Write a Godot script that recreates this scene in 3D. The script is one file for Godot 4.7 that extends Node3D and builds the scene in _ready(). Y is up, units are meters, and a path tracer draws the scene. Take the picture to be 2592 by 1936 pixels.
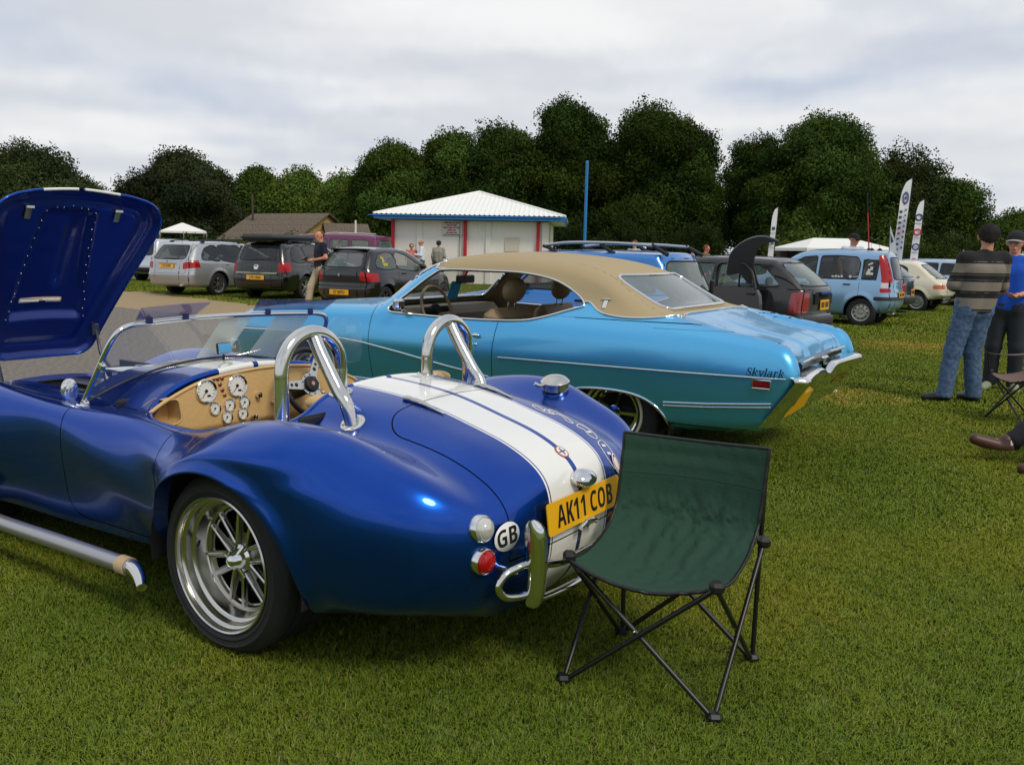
extends Node3D

# ---------------------------------------------------------------- mesh holder
class Sh:
	var P := PackedVector3Array()
	var N := PackedVector3Array()
	var U := PackedVector2Array()
	var C := PackedColorArray()
	var I := PackedInt32Array()
	func v(p: Vector3, n: Vector3, u := Vector2.ZERO) -> int:
		P.append(p); N.append(n); U.append(u)
		return P.size() - 1
	func t(a: int, b: int, c: int) -> void:
		I.append(a); I.append(b); I.append(c)
	func q(a: int, b: int, c: int, d: int) -> void:
		t(a, b, c); t(a, c, d)
	func flat(pts: Array, n := Vector3.ZERO) -> void:   # flat convex polygon
		if n == Vector3.ZERO:
			n = ((pts[1] - pts[0]) as Vector3).cross(pts[2] - pts[0]).normalized()
		var b := P.size()
		for p in pts: v(p, n)
		for i in range(1, pts.size() - 1): t(b, b + i, b + i + 1)
	func add(o: Sh, x := Transform3D()) -> Sh:
		var b := P.size()
		var nb := x.basis.inverse().transposed()
		for i in o.P.size():
			P.append(x * o.P[i]); N.append((nb * o.N[i]).normalized()); U.append(o.U[i])
		if o.C.size():
			C.append_array(o.C)
		for i in o.I: I.append(b + i)
		return self
	func moved(x: Transform3D) -> Sh:
		var s := Sh.new()
		return s.add(self, x)
	func copy() -> Sh:
		return moved(Transform3D())
	func mesh() -> ArrayMesh:
		var J := I.duplicate()
		for k in range(0, J.size(), 3):   # clockwise front faces that agree with the normals
			var a := J[k]; var b := J[k + 1]; var c := J[k + 2]
			if (P[b] - P[a]).cross(P[c] - P[a]).dot(N[a] + N[b] + N[c]) > 0.0:
				J[k + 1] = c; J[k + 2] = b
		var arr := []
		arr.resize(Mesh.ARRAY_MAX)
		arr[Mesh.ARRAY_VERTEX] = P
		arr[Mesh.ARRAY_NORMAL] = N
		arr[Mesh.ARRAY_TEX_UV] = U
		if C.size() == P.size(): arr[Mesh.ARRAY_COLOR] = C
		arr[Mesh.ARRAY_INDEX] = J
		var m := ArrayMesh.new()
		m.add_surface_from_arrays(Mesh.PRIMITIVE_TRIANGLES, arr)
		return m

# ---------------------------------------------------------------- small tools
var M := {}
var names := {}

func srgb(r: int, g: int, b: int) -> Color:
	return Color(r / 255.0, g / 255.0, b / 255.0)

func mat(col: Color, rough := 0.6, metal := 0.0, coat := 0.0) -> StandardMaterial3D:
	var m := StandardMaterial3D.new()
	m.albedo_color = col; m.roughness = rough; m.metallic = metal
	if coat > 0.0:
		m.clearcoat_enabled = true; m.clearcoat = coat; m.clearcoat_roughness = 0.04
	return m

func glass_mat(col: Color, a: float) -> StandardMaterial3D:
	var m := mat(Color(col.r, col.g, col.b, a), 0.04)
	m.transparency = BaseMaterial3D.TRANSPARENCY_ALPHA
	return m

func noisy(m: StandardMaterial3D, scale: float, depth: float, seed_: int, freq := 0.02, cell := false) -> StandardMaterial3D:
	var key := "n%d_%f_%f" % [seed_, freq, depth]
	if not M.has(key):
		var n := FastNoiseLite.new()
		n.seed = seed_; n.frequency = freq
		n.noise_type = FastNoiseLite.TYPE_CELLULAR if cell else FastNoiseLite.TYPE_SIMPLEX
		n.fractal_octaves = 4
		var t := NoiseTexture2D.new()
		t.width = 256; t.height = 256; t.seamless = true; t.as_normal_map = true; t.bump_strength = depth; t.noise = n
		M[key] = t
	m.normal_enabled = true; m.normal_texture = M[key]
	m.uv1_triplanar = true; m.uv1_scale = Vector3.ONE * scale
	return m

func mottled(m: StandardMaterial3D, c0: Color, c1: Color, scale: float, seed_: int, freq := 0.02, world := false) -> StandardMaterial3D:
	var n := FastNoiseLite.new()
	n.seed = seed_; n.frequency = freq; n.fractal_octaves = 5
	var g := Gradient.new()
	g.set_color(0, c0); g.set_color(1, c1)
	g.set_offset(0, 0.25); g.set_offset(1, 0.75)
	var t := NoiseTexture2D.new()
	t.width = 512; t.height = 512; t.seamless = true; t.noise = n; t.color_ramp = g
	m.albedo_color = Color.WHITE; m.albedo_texture = t
	m.uv1_triplanar = true; m.uv1_world_triplanar = world; m.uv1_scale = Vector3.ONE * scale
	return m

func numbered(called: String) -> String:
	var k: int = names.get(called, 0)
	names[called] = k + 1
	return called if k == 0 else "%s_%03d" % [called, k]

func thing(called: String, label: String, category: String, at := Vector3.ZERO, turn := 0.0, group := "") -> Node3D:
	var o := Node3D.new()
	o.name = numbered(called)
	add_child(o)
	o.position = at; o.rotation.y = turn
	return tag(o, label, category, group)

func tag(o: Node3D, label: String, category := "", group := "") -> Node3D:
	o.set_meta("label", label)
	if category: o.set_meta("category", category)
	if group: o.set_meta("group", group)
	return o

func obj(called: String, s: Sh, m: Material, parent: Node3D = null) -> MeshInstance3D:
	var o := MeshInstance3D.new()
	o.name = called if parent else numbered(called)
	o.mesh = s.mesh()
	o.material_override = m
	(parent if parent else self).add_child(o, true)
	return o

# every separate island of a mesh as a part of its own
func islands(s: Sh) -> Array:
	var n := s.P.size()
	var rep := PackedInt32Array(); rep.resize(n)
	var seen := {}
	for i in n:
		var k := Vector3i((s.P[i] * 2000.0).round())
		if seen.has(k): rep[i] = seen[k]
		else:
			seen[k] = i; rep[i] = i
	var up := PackedInt32Array(); up.resize(n)
	for i in n: up[i] = i
	for k in range(0, s.I.size(), 3):
		for e in 2:
			var a := rep[s.I[k]]; var b := rep[s.I[k + 1 + e]]
			while up[a] != a: up[a] = up[up[a]]; a = up[a]
			while up[b] != b: up[b] = up[up[b]]; b = up[b]
			if a != b: up[b] = a
	var out := {}
	var maps := {}
	for k in range(0, s.I.size(), 3):
		var a := rep[s.I[k]]
		while up[a] != a: a = up[a]
		if not out.has(a): out[a] = Sh.new(); maps[a] = {}
		var d: Sh = out[a]; var mp: Dictionary = maps[a]
		for e in 3:
			var i := s.I[k + e]
			if not mp.has(i): mp[i] = d.v(s.P[i], s.N[i], s.U[i])
			d.I.append(mp[i])
	return out.values()

func parts(called: String, s: Sh, m: Material, parent: Node3D) -> void:
	for i in islands(s):
		if i.I.size() > 24: obj(called, i, m, parent)

func again(called: String, src: MeshInstance3D, x: Transform3D, parent: Node3D) -> MeshInstance3D:
	var o := MeshInstance3D.new()
	o.name = called; o.mesh = src.mesh; o.material_override = src.material_override; o.transform = x
	parent.add_child(o, true)
	return o

func V(x: float, y: float, z: float) -> Vector3: return Vector3(x, y, z)

func at(p: Vector3, b := Basis()) -> Transform3D: return Transform3D(b, p)

# chamfered box centred on c
func box(s: Sh, c: Vector3, d: Vector3, bev := 0.004, b := Basis()) -> Sh:
	var h := d * 0.5
	bev = minf(bev, minf(h.x, minf(h.y, h.z)) * 0.9)
	var i := h - Vector3.ONE * bev
	var w := Sh.new()
	for ax in 3:
		var a1 := (ax + 1) % 3; var a2 := (ax + 2) % 3
		for sg in [-1.0, 1.0]:
			var n := Vector3.ZERO; n[ax] = sg
			var pts := []
			for k in [[-1, -1], [1, -1], [1, 1], [-1, 1]]:
				var p := Vector3.ZERO
				p[ax] = sg * h[ax]; p[a1] = k[0] * i[a1]; p[a2] = k[1] * i[a2]
				pts.append(p)
			w.flat(pts, n)
		for s1 in [-1.0, 1.0]:
			for s2 in [-1.0, 1.0]:   # edges along ax
				var n := Vector3.ZERO; n[a1] = s1; n[a2] = s2
				var pts := []
				for k in [[-1, 0], [1, 0], [1, 1], [-1, 1]]:
					var p := Vector3.ZERO
					p[ax] = k[0] * i[ax]
					p[a1] = s1 * (h[a1] if k[1] == 0 else i[a1]); p[a2] = s2 * (i[a2] if k[1] == 0 else h[a2])
					pts.append(p)
				w.flat(pts, n.normalized())
	for sx in [-1.0, 1.0]:
		for sy in [-1.0, 1.0]:
			for sz in [-1.0, 1.0]:
				w.flat([V(sx * h.x, sy * i.y, sz * i.z), V(sx * i.x, sy * h.y, sz * i.z), V(sx * i.x, sy * i.y, sz * h.z)], V(sx, sy, sz).normalized())
	return s.add(w, Transform3D(b, c))

# lathe about the z axis; prof holds (z, radius)
func lathe(s: Sh, prof: Array, seg := 32, x := Transform3D(), crease := 0.75) -> Sh:
	var w := Sh.new()
	var n := prof.size()
	var dirs := []
	for i in n - 1:
		var e: Vector2 = (prof[i + 1] - prof[i]).normalized()
		dirs.append(Vector2(-e.y, e.x))   # (nz, nr)
	for i in n - 1:
		var na: Vector2 = dirs[i]; var nb: Vector2 = dirs[i]
		if i > 0 and dirs[i - 1].dot(dirs[i]) > crease: na = (dirs[i - 1] + dirs[i]).normalized()
		if i < n - 2 and dirs[i + 1].dot(dirs[i]) > crease: nb = (dirs[i + 1] + dirs[i]).normalized()
		var b := w.P.size()
		for k in seg + 1:
			var a := TAU * k / seg
			var cs := cos(a); var sn := sin(a)
			w.v(V(prof[i].y * cs, prof[i].y * sn, prof[i].x), V(na.y * cs, na.y * sn, na.x), Vector2(float(k) / seg, prof[i].y))
			w.v(V(prof[i + 1].y * cs, prof[i + 1].y * sn, prof[i + 1].x), V(nb.y * cs, nb.y * sn, nb.x), Vector2(float(k) / seg, prof[i + 1].y))
		for k in seg:
			w.q(b + 2 * k, b + 2 * k + 1, b + 2 * k + 3, b + 2 * k + 2)
	return s.add(w, x)

func smooth_path(pts: Array, per := 6, closed := false) -> PackedVector3Array:
	var r := PackedVector3Array()
	var n := pts.size()
	var last := n if closed else n - 1
	for i in last:
		var p0: Vector3 = pts[(i - 1 + n) % n] if closed or i > 0 else pts[0] * 2.0 - pts[1]
		var p1: Vector3 = pts[i]; var p2: Vector3 = pts[(i + 1) % n]
		var p3: Vector3 = pts[(i + 2) % n] if closed or i < n - 2 else pts[n - 1] * 2.0 - pts[n - 2]
		for k in per: r.append(p1.cubic_interpolate(p2, p0, p3, float(k) / per))
	if not closed: r.append(pts[n - 1])
	return r

func smooth2(pts: Array, per := 6, closed := true) -> PackedVector2Array:
	var a := []
	for p in pts: a.append(V(p.x, p.y, 0))
	var r := PackedVector2Array()
	for p in smooth_path(a, per, closed): r.append(Vector2(p.x, p.y))
	return r

# tube along a path; flat < 1 squashes it along "up"
func tube(s: Sh, path: PackedVector3Array, rad, seg := 8, closed := false, caps := true) -> Sh:
	var n := path.size()
	if n < 2: return s
	var up := Vector3.ZERO
	var b := s.P.size()
	for i in n:
		var d := (path[mini(i + 1, n - 1)] - path[maxi(i - 1, 0)]) if not closed else path[(i + 1) % n] - path[(i - 1 + n) % n]
		d = d.normalized()
		if up == Vector3.ZERO: up = (Vector3.UP if absf(d.y) < 0.9 else Vector3.RIGHT)
		var x := up.cross(d)
		if x.length() < 1e-4: x = Vector3.RIGHT.cross(d)
		x = x.normalized()
		up = d.cross(x).normalized()
		var r: float = rad[i] if rad is Array or rad is PackedFloat32Array else rad
		for k in seg:
			var a := TAU * k / seg
			var nn := x * cos(a) + up * sin(a)
			s.v(path[i] + nn * r, nn, Vector2(float(k) / seg, i))
	var rings := n if closed else n - 1
	for i in rings:
		for k in seg:
			var j := (i + 1) % n
			s.q(b + i * seg + k, b + i * seg + (k + 1) % seg, b + j * seg + (k + 1) % seg, b + j * seg + k)
	if caps and not closed:
		for e in [0, n - 1]:
			var d2 := (path[0] - path[1]).normalized() if e == 0 else (path[n - 1] - path[n - 2]).normalized()
			var pts := []
			for k in seg: pts.append(s.P[b + e * seg + k])
			s.flat(pts, d2)
	return s

func line(a: Vector3, b: Vector3) -> PackedVector3Array: return PackedVector3Array([a, b])

# extrusion of a polygon in the xy plane, from z = 0 to z = depth
func prism(s: Sh, poly: PackedVector2Array, depth: float, x := Transform3D()) -> Sh:
	var w := Sh.new()
	var ix := Geometry2D.triangulate_polygon(poly)
	for sd in 2:
		var b := w.P.size()
		for p in poly: w.v(V(p.x, p.y, depth * sd), V(0, 0, 1 if (sd == 1) == (depth > 0) else -1), p)
		for i in ix: w.I.append(b + i)
	var cw := Geometry2D.is_polygon_clockwise(poly)
	for i in poly.size():
		var p := poly[i]; var q := poly[(i + 1) % poly.size()]
		var e := (q - p).normalized()
		var n := V(e.y, -e.x, 0) * (-1.0 if cw else 1.0)
		w.flat([V(p.x, p.y, 0), V(q.x, q.y, 0), V(q.x, q.y, depth), V(p.x, p.y, depth)], n)
	return s.add(w, x)

func rrect(w: float, h: float, r: float, seg := 4) -> PackedVector2Array:
	var o := PackedVector2Array()
	for k in 4:
		var c := Vector2(w * 0.5 - r, h * 0.5 - r) * Vector2([1, -1, -1, 1][k], [1, 1, -1, -1][k])
		for i in seg + 1:
			var a := PI * 0.5 * (k + float(i) / seg)
			o.append(c + Vector2(cos(a), sin(a)) * r)
	return o

func ellipsoid(s: Sh, c: Vector3, r: Vector3, seg := 16, b := Basis()) -> Sh:
	var w := Sh.new()
	var rings := maxi(4, seg / 2)
	for i in rings + 1:
		var th := PI * i / rings
		for k in seg + 1:
			var ph := TAU * k / seg
			var d := V(sin(th) * cos(ph), cos(th), sin(th) * sin(ph))
			w.v(d * r, (d / r).normalized(), Vector2(float(k) / seg, float(i) / rings))
	for i in rings:
		for k in seg:
			var a := i * (seg + 1) + k
			w.q(a, a + 1, a + seg + 2, a + seg + 1)
	return s.add(w, Transform3D(b, c))

# raised or printed lettering, centred, in the xy plane facing +z
func letters(called: String, txt: String, size: float, m: Material, x: Transform3D, parent: Node3D, depth := 0.002, font := "Droid Sans", bold := true, wide := 1.0) -> MeshInstance3D:
	var f := SystemFont.new()
	f.font_names = PackedStringArray([font]); f.font_weight = 700 if bold else 400
	var t := TextMesh.new()
	t.text = txt; t.font = f; t.font_size = 32; t.pixel_size = size / 32.0; t.depth = depth; t.curve_step = 2.0
	var o := MeshInstance3D.new()
	o.name = called; o.mesh = t; o.material_override = m
	o.transform = x * Transform3D(Basis().scaled(V(wide, 1, 1)), Vector3.ZERO)
	parent.add_child(o, true)
	return o

# ---------------------------------------------------------------- cutting: f < 0 is inside; gives [inside, outside, cut edges]
func clip(s: Sh, f: Callable) -> Array:
	var a := Sh.new(); var b := Sh.new()
	var E := []
	var n := s.P.size()
	var F := PackedFloat32Array(); F.resize(n)
	for i in n: F[i] = f.call(s.P[i], s.U[i])
	var ma := PackedInt32Array(); ma.resize(n); ma.fill(-1)
	var mb := ma.duplicate()
	var cache := {}
	for k in range(0, s.I.size(), 3):
		var T := [s.I[k], s.I[k + 1], s.I[k + 2]]
		var neg := int(F[T[0]] < 0) + int(F[T[1]] < 0) + int(F[T[2]] < 0)
		if neg == 3 or neg == 0:
			var dst := a if neg == 3 else b
			var mp := ma if neg == 3 else mb
			for i in T:
				if mp[i] < 0: mp[i] = dst.v(s.P[i], s.N[i], s.U[i])
				dst.I.append(mp[i])
			if neg == 3: ma = mp
			else: mb = mp
			continue
		var la := []; var lb := []; var cut := []
		for e in 3:
			var i: int = T[e]; var j: int = T[(e + 1) % 3]
			if F[i] < 0:
				if ma[i] < 0: ma[i] = a.v(s.P[i], s.N[i], s.U[i])
				la.append(ma[i])
			else:
				if mb[i] < 0: mb[i] = b.v(s.P[i], s.N[i], s.U[i])
				lb.append(mb[i])
			if (F[i] < 0) != (F[j] < 0):
				var lo := mini(i, j); var hi := maxi(i, j)
				var key := lo * n + hi
				if not cache.has(key):
					var t: float = F[lo] / (F[lo] - F[hi])
					for it in 2:
						var fm: float = f.call(s.P[lo].lerp(s.P[hi], t), s.U[lo].lerp(s.U[hi], t))
						if (fm < 0) == (F[lo] < 0): t = t + (1.0 - t) * fm / (fm - F[hi]) if absf(fm - F[hi]) > 1e-9 else t
						else: t = t * F[lo] / (F[lo] - fm) if absf(F[lo] - fm) > 1e-9 else t
					t = clampf(t, 0.0005, 0.9995)
					var p := s.P[lo].lerp(s.P[hi], t); var nn := s.N[lo].lerp(s.N[hi], t).normalized(); var u := s.U[lo].lerp(s.U[hi], t)
					cache[key] = [a.v(p, nn, u), b.v(p, nn, u)]
				la.append(cache[key][0]); lb.append(cache[key][1]); cut.append(cache[key][0])
		for i in range(1, la.size() - 1): a.t(la[0], la[i], la[i + 1])
		for i in range(1, lb.size() - 1): b.t(lb[0], lb[i], lb[i + 1])
		if cut.size() == 2:
			E.append([a.P[cut[0]], a.P[cut[1]], a.N[cut[0]], a.N[cut[1]]])
	return [a, b, E]

# the cut edges joined into polylines [points, normals, closed]
func chain(E: Array) -> Array:
	var ends := {}
	var key := func(p: Vector3): return Vector3i((p * 20000.0).round())
	for i in E.size():
		for k in 2:
			var q = key.call(E[i][k])
			if not ends.has(q): ends[q] = []
			ends[q].append(i)
	var used := {}
	var out := []
	for i in E.size():
		if used.has(i): continue
		used[i] = true
		var pts := [E[i][0], E[i][1]]; var ns := [E[i][2], E[i][3]]
		for way in 2:
			while true:
				var q = key.call(pts[-1])
				var nxt := -1
				for c in ends[q]:
					if not used.has(c): nxt = c; break
				if nxt < 0: break
				used[nxt] = true
				var k := 1 if key.call(E[nxt][0]) == q else 0
				pts.append(E[nxt][k]); ns.append(E[nxt][2 + k])
			if way == 0:
				pts.reverse(); ns.reverse()
		var closed: bool = pts.size() > 3 and key.call(pts[0]) == key.call(pts[-1])
		if closed: pts.pop_back(); ns.pop_back()
		out.append([pts, ns, closed])
	return out

# a tube of radius r on every cut edge, lifted by "lift" along the surface normal
func bead(s: Sh, E: Array, r: float, lift := 0.0, seg := 6, keep = null) -> Sh:
	for c in chain(E):
		var path := PackedVector3Array()
		var last := Vector3.INF
		for i in c[0].size():
			var p: Vector3 = c[0][i] + c[1][i] * lift
			if last.distance_to(p) < r * 0.8: continue
			if keep != null and not keep.call(p):
				if path.size() > 2: tube(s, path, r, seg)
				path = PackedVector3Array(); last = Vector3.INF
				c[2] = false
				continue
			path.append(p); last = p
		if path.size() < 2: continue
		for k in 2:
			var sm := path.duplicate()
			for i in path.size():
				if c[2] or (i > 0 and i < path.size() - 1):
					sm[i] = path[i] * 0.5 + (path[(i + 1) % path.size()] + path[i - 1 if i > 0 else path.size() - 1]) * 0.25
			path = sm
		tube(s, path, r, seg, c[2])
	return s

# turns the cut edges inwards into a flange
func lip(s: Sh, E: Array, depth: float) -> Sh:
	for e in E:
		var p0: Vector3 = e[0]; var p1: Vector3 = e[1]
		s.flat([p0, p1, p1 - e[3] * depth, p0 - e[2] * depth])
	return s

func warped(s: Sh, w: Callable) -> Sh:
	var o := Sh.new()
	o.U = s.U; o.I = s.I; o.C = s.C
	o.P.resize(s.P.size()); o.N.resize(s.P.size())
	for i in s.P.size():
		var p := s.P[i]
		var e := 0.002
		var q: Vector3 = w.call(p)
		var n := s.N[i]
		var t1 := n.cross(Vector3.UP if absf(n.y) < 0.9 else Vector3.RIGHT).normalized()
		var t2 := n.cross(t1)
		var a: Vector3 = w.call(p + t1 * e) - q
		var b: Vector3 = w.call(p + t2 * e) - q
		var m := a.cross(b).normalized()
		o.P[i] = q
		o.N[i] = m if m.dot(n) > 0 else -m
	return o

func grid_normals(P: PackedVector3Array, nu: int, nv: int, flip := false) -> PackedVector3Array:
	var N := PackedVector3Array(); N.resize(P.size())
	for i in nu:
		for j in nv:
			var du := P[mini(i + 1, nu - 1) * nv + j] - P[maxi(i - 1, 0) * nv + j]
			var dv := P[i * nv + mini(j + 1, nv - 1)] - P[i * nv + maxi(j - 1, 0)]
			var n := du.cross(dv).normalized()
			N[i * nv + j] = -n if flip else n
	return N

func grid(P: PackedVector3Array, nu: int, nv: int, flip := false, U := PackedVector2Array()) -> Sh:
	var s := Sh.new()
	s.P = P; s.N = grid_normals(P, nu, nv, flip)
	if U.size(): s.U = U
	else:
		for i in nu:
			for j in nv: s.U.append(Vector2(float(i) / (nu - 1), float(j) / (nv - 1)))
	for i in nu - 1:
		for j in nv - 1: s.q(i * nv + j, (i + 1) * nv + j, (i + 1) * nv + j + 1, i * nv + j + 1)
	return s

# a sheet given thickness
func thick(g: Sh, d: float, E := []) -> Sh:
	var s := Sh.new()
	s.add(g)
	var b := s.P.size()
	for i in g.P.size(): s.v(g.P[i] - g.N[i] * d, -g.N[i], g.U[i])
	for i in g.I: s.I.append(b + i)
	if E: lip(s, E, d)
	return s

func poly_d(p: Vector2, poly: PackedVector2Array) -> float:   # signed distance, negative inside
	var best := 1e9
	var inside := false
	var n := poly.size()
	var j := n - 1
	for i in n:
		var a := poly[i]; var b := poly[j]
		var e := b - a; var w := p - a
		var h := clampf(w.dot(e) / e.length_squared(), 0.0, 1.0)
		best = minf(best, (w - e * h).length_squared())
		if (a.y > p.y) != (b.y > p.y) and p.x < (b.x - a.x) * (p.y - a.y) / (b.y - a.y) + a.x: inside = not inside
		j = i
	return -sqrt(best) if inside else sqrt(best)

func spline(pts: Array) -> Array:   # natural cubic: [points, second derivatives]
	var n := pts.size()
	var m := []; m.resize(n); m.fill(Vector3.ZERO)
	var c := PackedFloat32Array(); c.resize(n)
	var d := []; d.resize(n); d.fill(Vector3.ZERO)
	for i in range(1, n - 1):
		var r: Vector3 = 6.0 * (pts[i + 1] - 2.0 * pts[i] + pts[i - 1])
		var den := 4.0 - c[i - 1]
		c[i] = 1.0 / den
		d[i] = (r - d[i - 1]) / den
	for i in range(n - 2, 0, -1): m[i] = d[i] - c[i] * m[i + 1]
	return [pts, m]

func sp(s: Array, t: float) -> Vector3:
	var n: int = s[0].size()
	var i := clampi(int(t), 0, n - 2)
	var b := t - i; var a := 1.0 - b
	return s[0][i] * a + s[0][i + 1] * b + (s[1][i] * (a * a * a - a) + s[1][i + 1] * (b * b * b - b)) / 6.0

# ---------------------------------------------------------------- the place
func _ready() -> void:
	setup()
	make_materials()
	build_ground()
	build_trees()
	build_buildings()
	build_roadster()
	build_coupe()
	build_chairs()
	build_cars()
	build_people()
	build_small()

func setup() -> void:
	var cam := Camera3D.new()
	cam.name = "camera"
	cam.fov = 47.54
	cam.near = 0.05; cam.far = 2000.0
	cam.transform = Transform3D(Basis(Vector3.RIGHT, -deg_to_rad(8.64)) * Basis(Vector3.BACK, deg_to_rad(1.18)), V(0, 1.414, 0))
	add_child(cam)
	cam.current = true
	var we := WorldEnvironment.new()
	we.name = "environment"
	var e := Environment.new()
	e.background_mode = Environment.BG_SKY
	e.tonemap_mode = Environment.TONE_MAPPER_LINEAR
	e.tonemap_exposure = 1.0
	e.sdfgi_enabled = true; e.ssao_enabled = true; e.ssil_enabled = true
	var sky := Sky.new()
	var pm := PanoramaSkyMaterial.new()
	pm.panorama = sky_image()
	sky.sky_material = pm
	e.sky = sky
	we.environment = e
	add_child(we)
	var sun := DirectionalLight3D.new()
	sun.name = "sun"
	sun.light_color = Color(1.0, 0.95, 0.87)
	sun.light_energy = 0.55
	sun.light_angular_distance = 15.0
	sun.shadow_enabled = true
	add_child(sun)
	sun.look_at_from_position(V(4.6, 7.2, 5.0), Vector3.ZERO)

# an overcast sky: two layers of cloud seen in perspective, a little blue between them
func sky_image() -> ImageTexture:
	var w := 1024; var h := 512
	var im := Image.create(w, h, false, Image.FORMAT_RGBF)
	var n := FastNoiseLite.new()
	n.seed = 11; n.frequency = 0.42; n.fractal_octaves = 6; n.fractal_gain = 0.55
	n.domain_warp_enabled = true; n.domain_warp_amplitude = 0.9; n.domain_warp_frequency = 0.4
	var n2 := FastNoiseLite.new()
	n2.seed = 5; n2.frequency = 0.16; n2.fractal_octaves = 4
	for j in h:
		var up := PI * 0.5 - PI * (j + 0.5) / h
		var y := sin(up)
		for i in w:
			if y <= 0.0:
				im.set_pixel(i, j, Color(0.19, 0.2, 0.16))
				continue
			var a := TAU * (i + 0.5) / w
			var k := cos(up) / (y + 0.055)
			var x := sin(a) * k; var z := cos(a) * k
			# streets of cloud that lie across the view
			var c := n.get_noise_2d(x * 0.75 + z * 0.25 + 3.0, z * 0.8 - x * 0.3)
			var d := n2.get_noise_2d(x * 0.5 + 7.0, z * 0.9)
			var cover := clampf(0.62 + 1.05 * c + 0.55 * d, 0.0, 1.0)
			cover = cover * cover * (3.0 - 2.0 * cover)
			var grey := clampf(0.5 + 1.35 * n.get_noise_2d(x * 1.1 + z * .2 - 20.0, z * 1.35 - x * .3 + 9.0), 0.0, 1.0)
			var blue := Color(0.47, 0.55, 0.70)
			var cloud := Color(0.92, 0.925, 0.93).lerp(Color(0.67, 0.695, 0.75), grey)
			var col := blue.lerp(cloud, cover)
			var haze := exp(-y * 9.0)
			col = col.lerp(Color(0.79, 0.80, 0.80), haze * 0.7)
			im.set_pixel(i, j, col)
	return ImageTexture.create_from_image(im)

func make_materials() -> void:
	M.blue = mat(srgb(0, 69, 166), 0.27, 0.9, 0.5)
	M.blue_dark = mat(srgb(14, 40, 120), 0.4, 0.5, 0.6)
	M.white = mat(srgb(232, 232, 226), 0.28, 0.0, 1.0)
	M.sky = mat(srgb(88, 182, 232), 0.30, 0.72, 0.6)
	M.chrome = mat(srgb(222, 222, 220), 0.06, 1.0)
	M.steel = mat(srgb(214, 212, 206), 0.13, 1.0)
	M.alu = mat(srgb(205, 202, 194), 0.2, 1.0)
	M.rubber = noisy(mat(srgb(26, 26, 27), 0.72), 9.0, 2.0, 3)
	M.black = mat(srgb(16, 16, 17), 0.45)
	M.black_gloss = mat(srgb(10, 10, 11), 0.15)
	M.dark = mat(srgb(14, 14, 15), 0.9)
	M.tan = noisy(mat(srgb(206, 170, 112), 0.6), 6.0, 1.5, 7)
	M.vinyl = noisy(mat(srgb(170, 152, 114), 0.66), 7.0, 3.0, 4, 0.06)
	M.beige = mat(srgb(140, 120, 88), 0.6)
	M.glass = glass_mat(srgb(225, 238, 235), 0.08)
	M.tint = glass_mat(srgb(120, 140, 135), 0.35)
	M.dark_glass = glass_mat(srgb(30, 36, 36), 0.62)
	M.blue_glass = glass_mat(srgb(20, 40, 150), 0.45)
	M.red_lens = mat(srgb(160, 6, 12), 0.2, 0.0, 0.15)
	M.amber_lens = mat(srgb(205, 90, 20), 0.12, 0.0, 1.0)
	M.clear_lens = mat(srgb(205, 205, 200), 0.1, 0.35, 1.0)
	M.plate_yellow = mat(srgb(232, 172, 18), 0.35)
	M.print_black = mat(srgb(14, 14, 14), 0.5)
	M.print_white = mat(srgb(226, 226, 222), 0.4)
	M.dial = mat(srgb(226, 226, 220), 0.3)
	M.green_cloth = noisy(mat(srgb(28, 64, 49), 0.85), 14.0, 3.0, 21)
	M.black_tube = mat(srgb(20, 20, 20), 0.35)
	M.brown_cloth = noisy(mat(srgb(112, 92, 84), 0.85), 14.0, 3.0, 22)
	M.white_wall = mat(srgb(222, 220, 214), 0.7)
	M.mirror = mat(srgb(235, 235, 235), 0.02, 1.0)

func fit(o: Node3D, x: float, z: float, th: float) -> void:
	o.position = V(x, 0, z); o.rotation.y = th

# ---------------------------------------------------------------- the blue roadster with white stripes
var R: Sh   # its whole skin, kept for laying things on it

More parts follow.
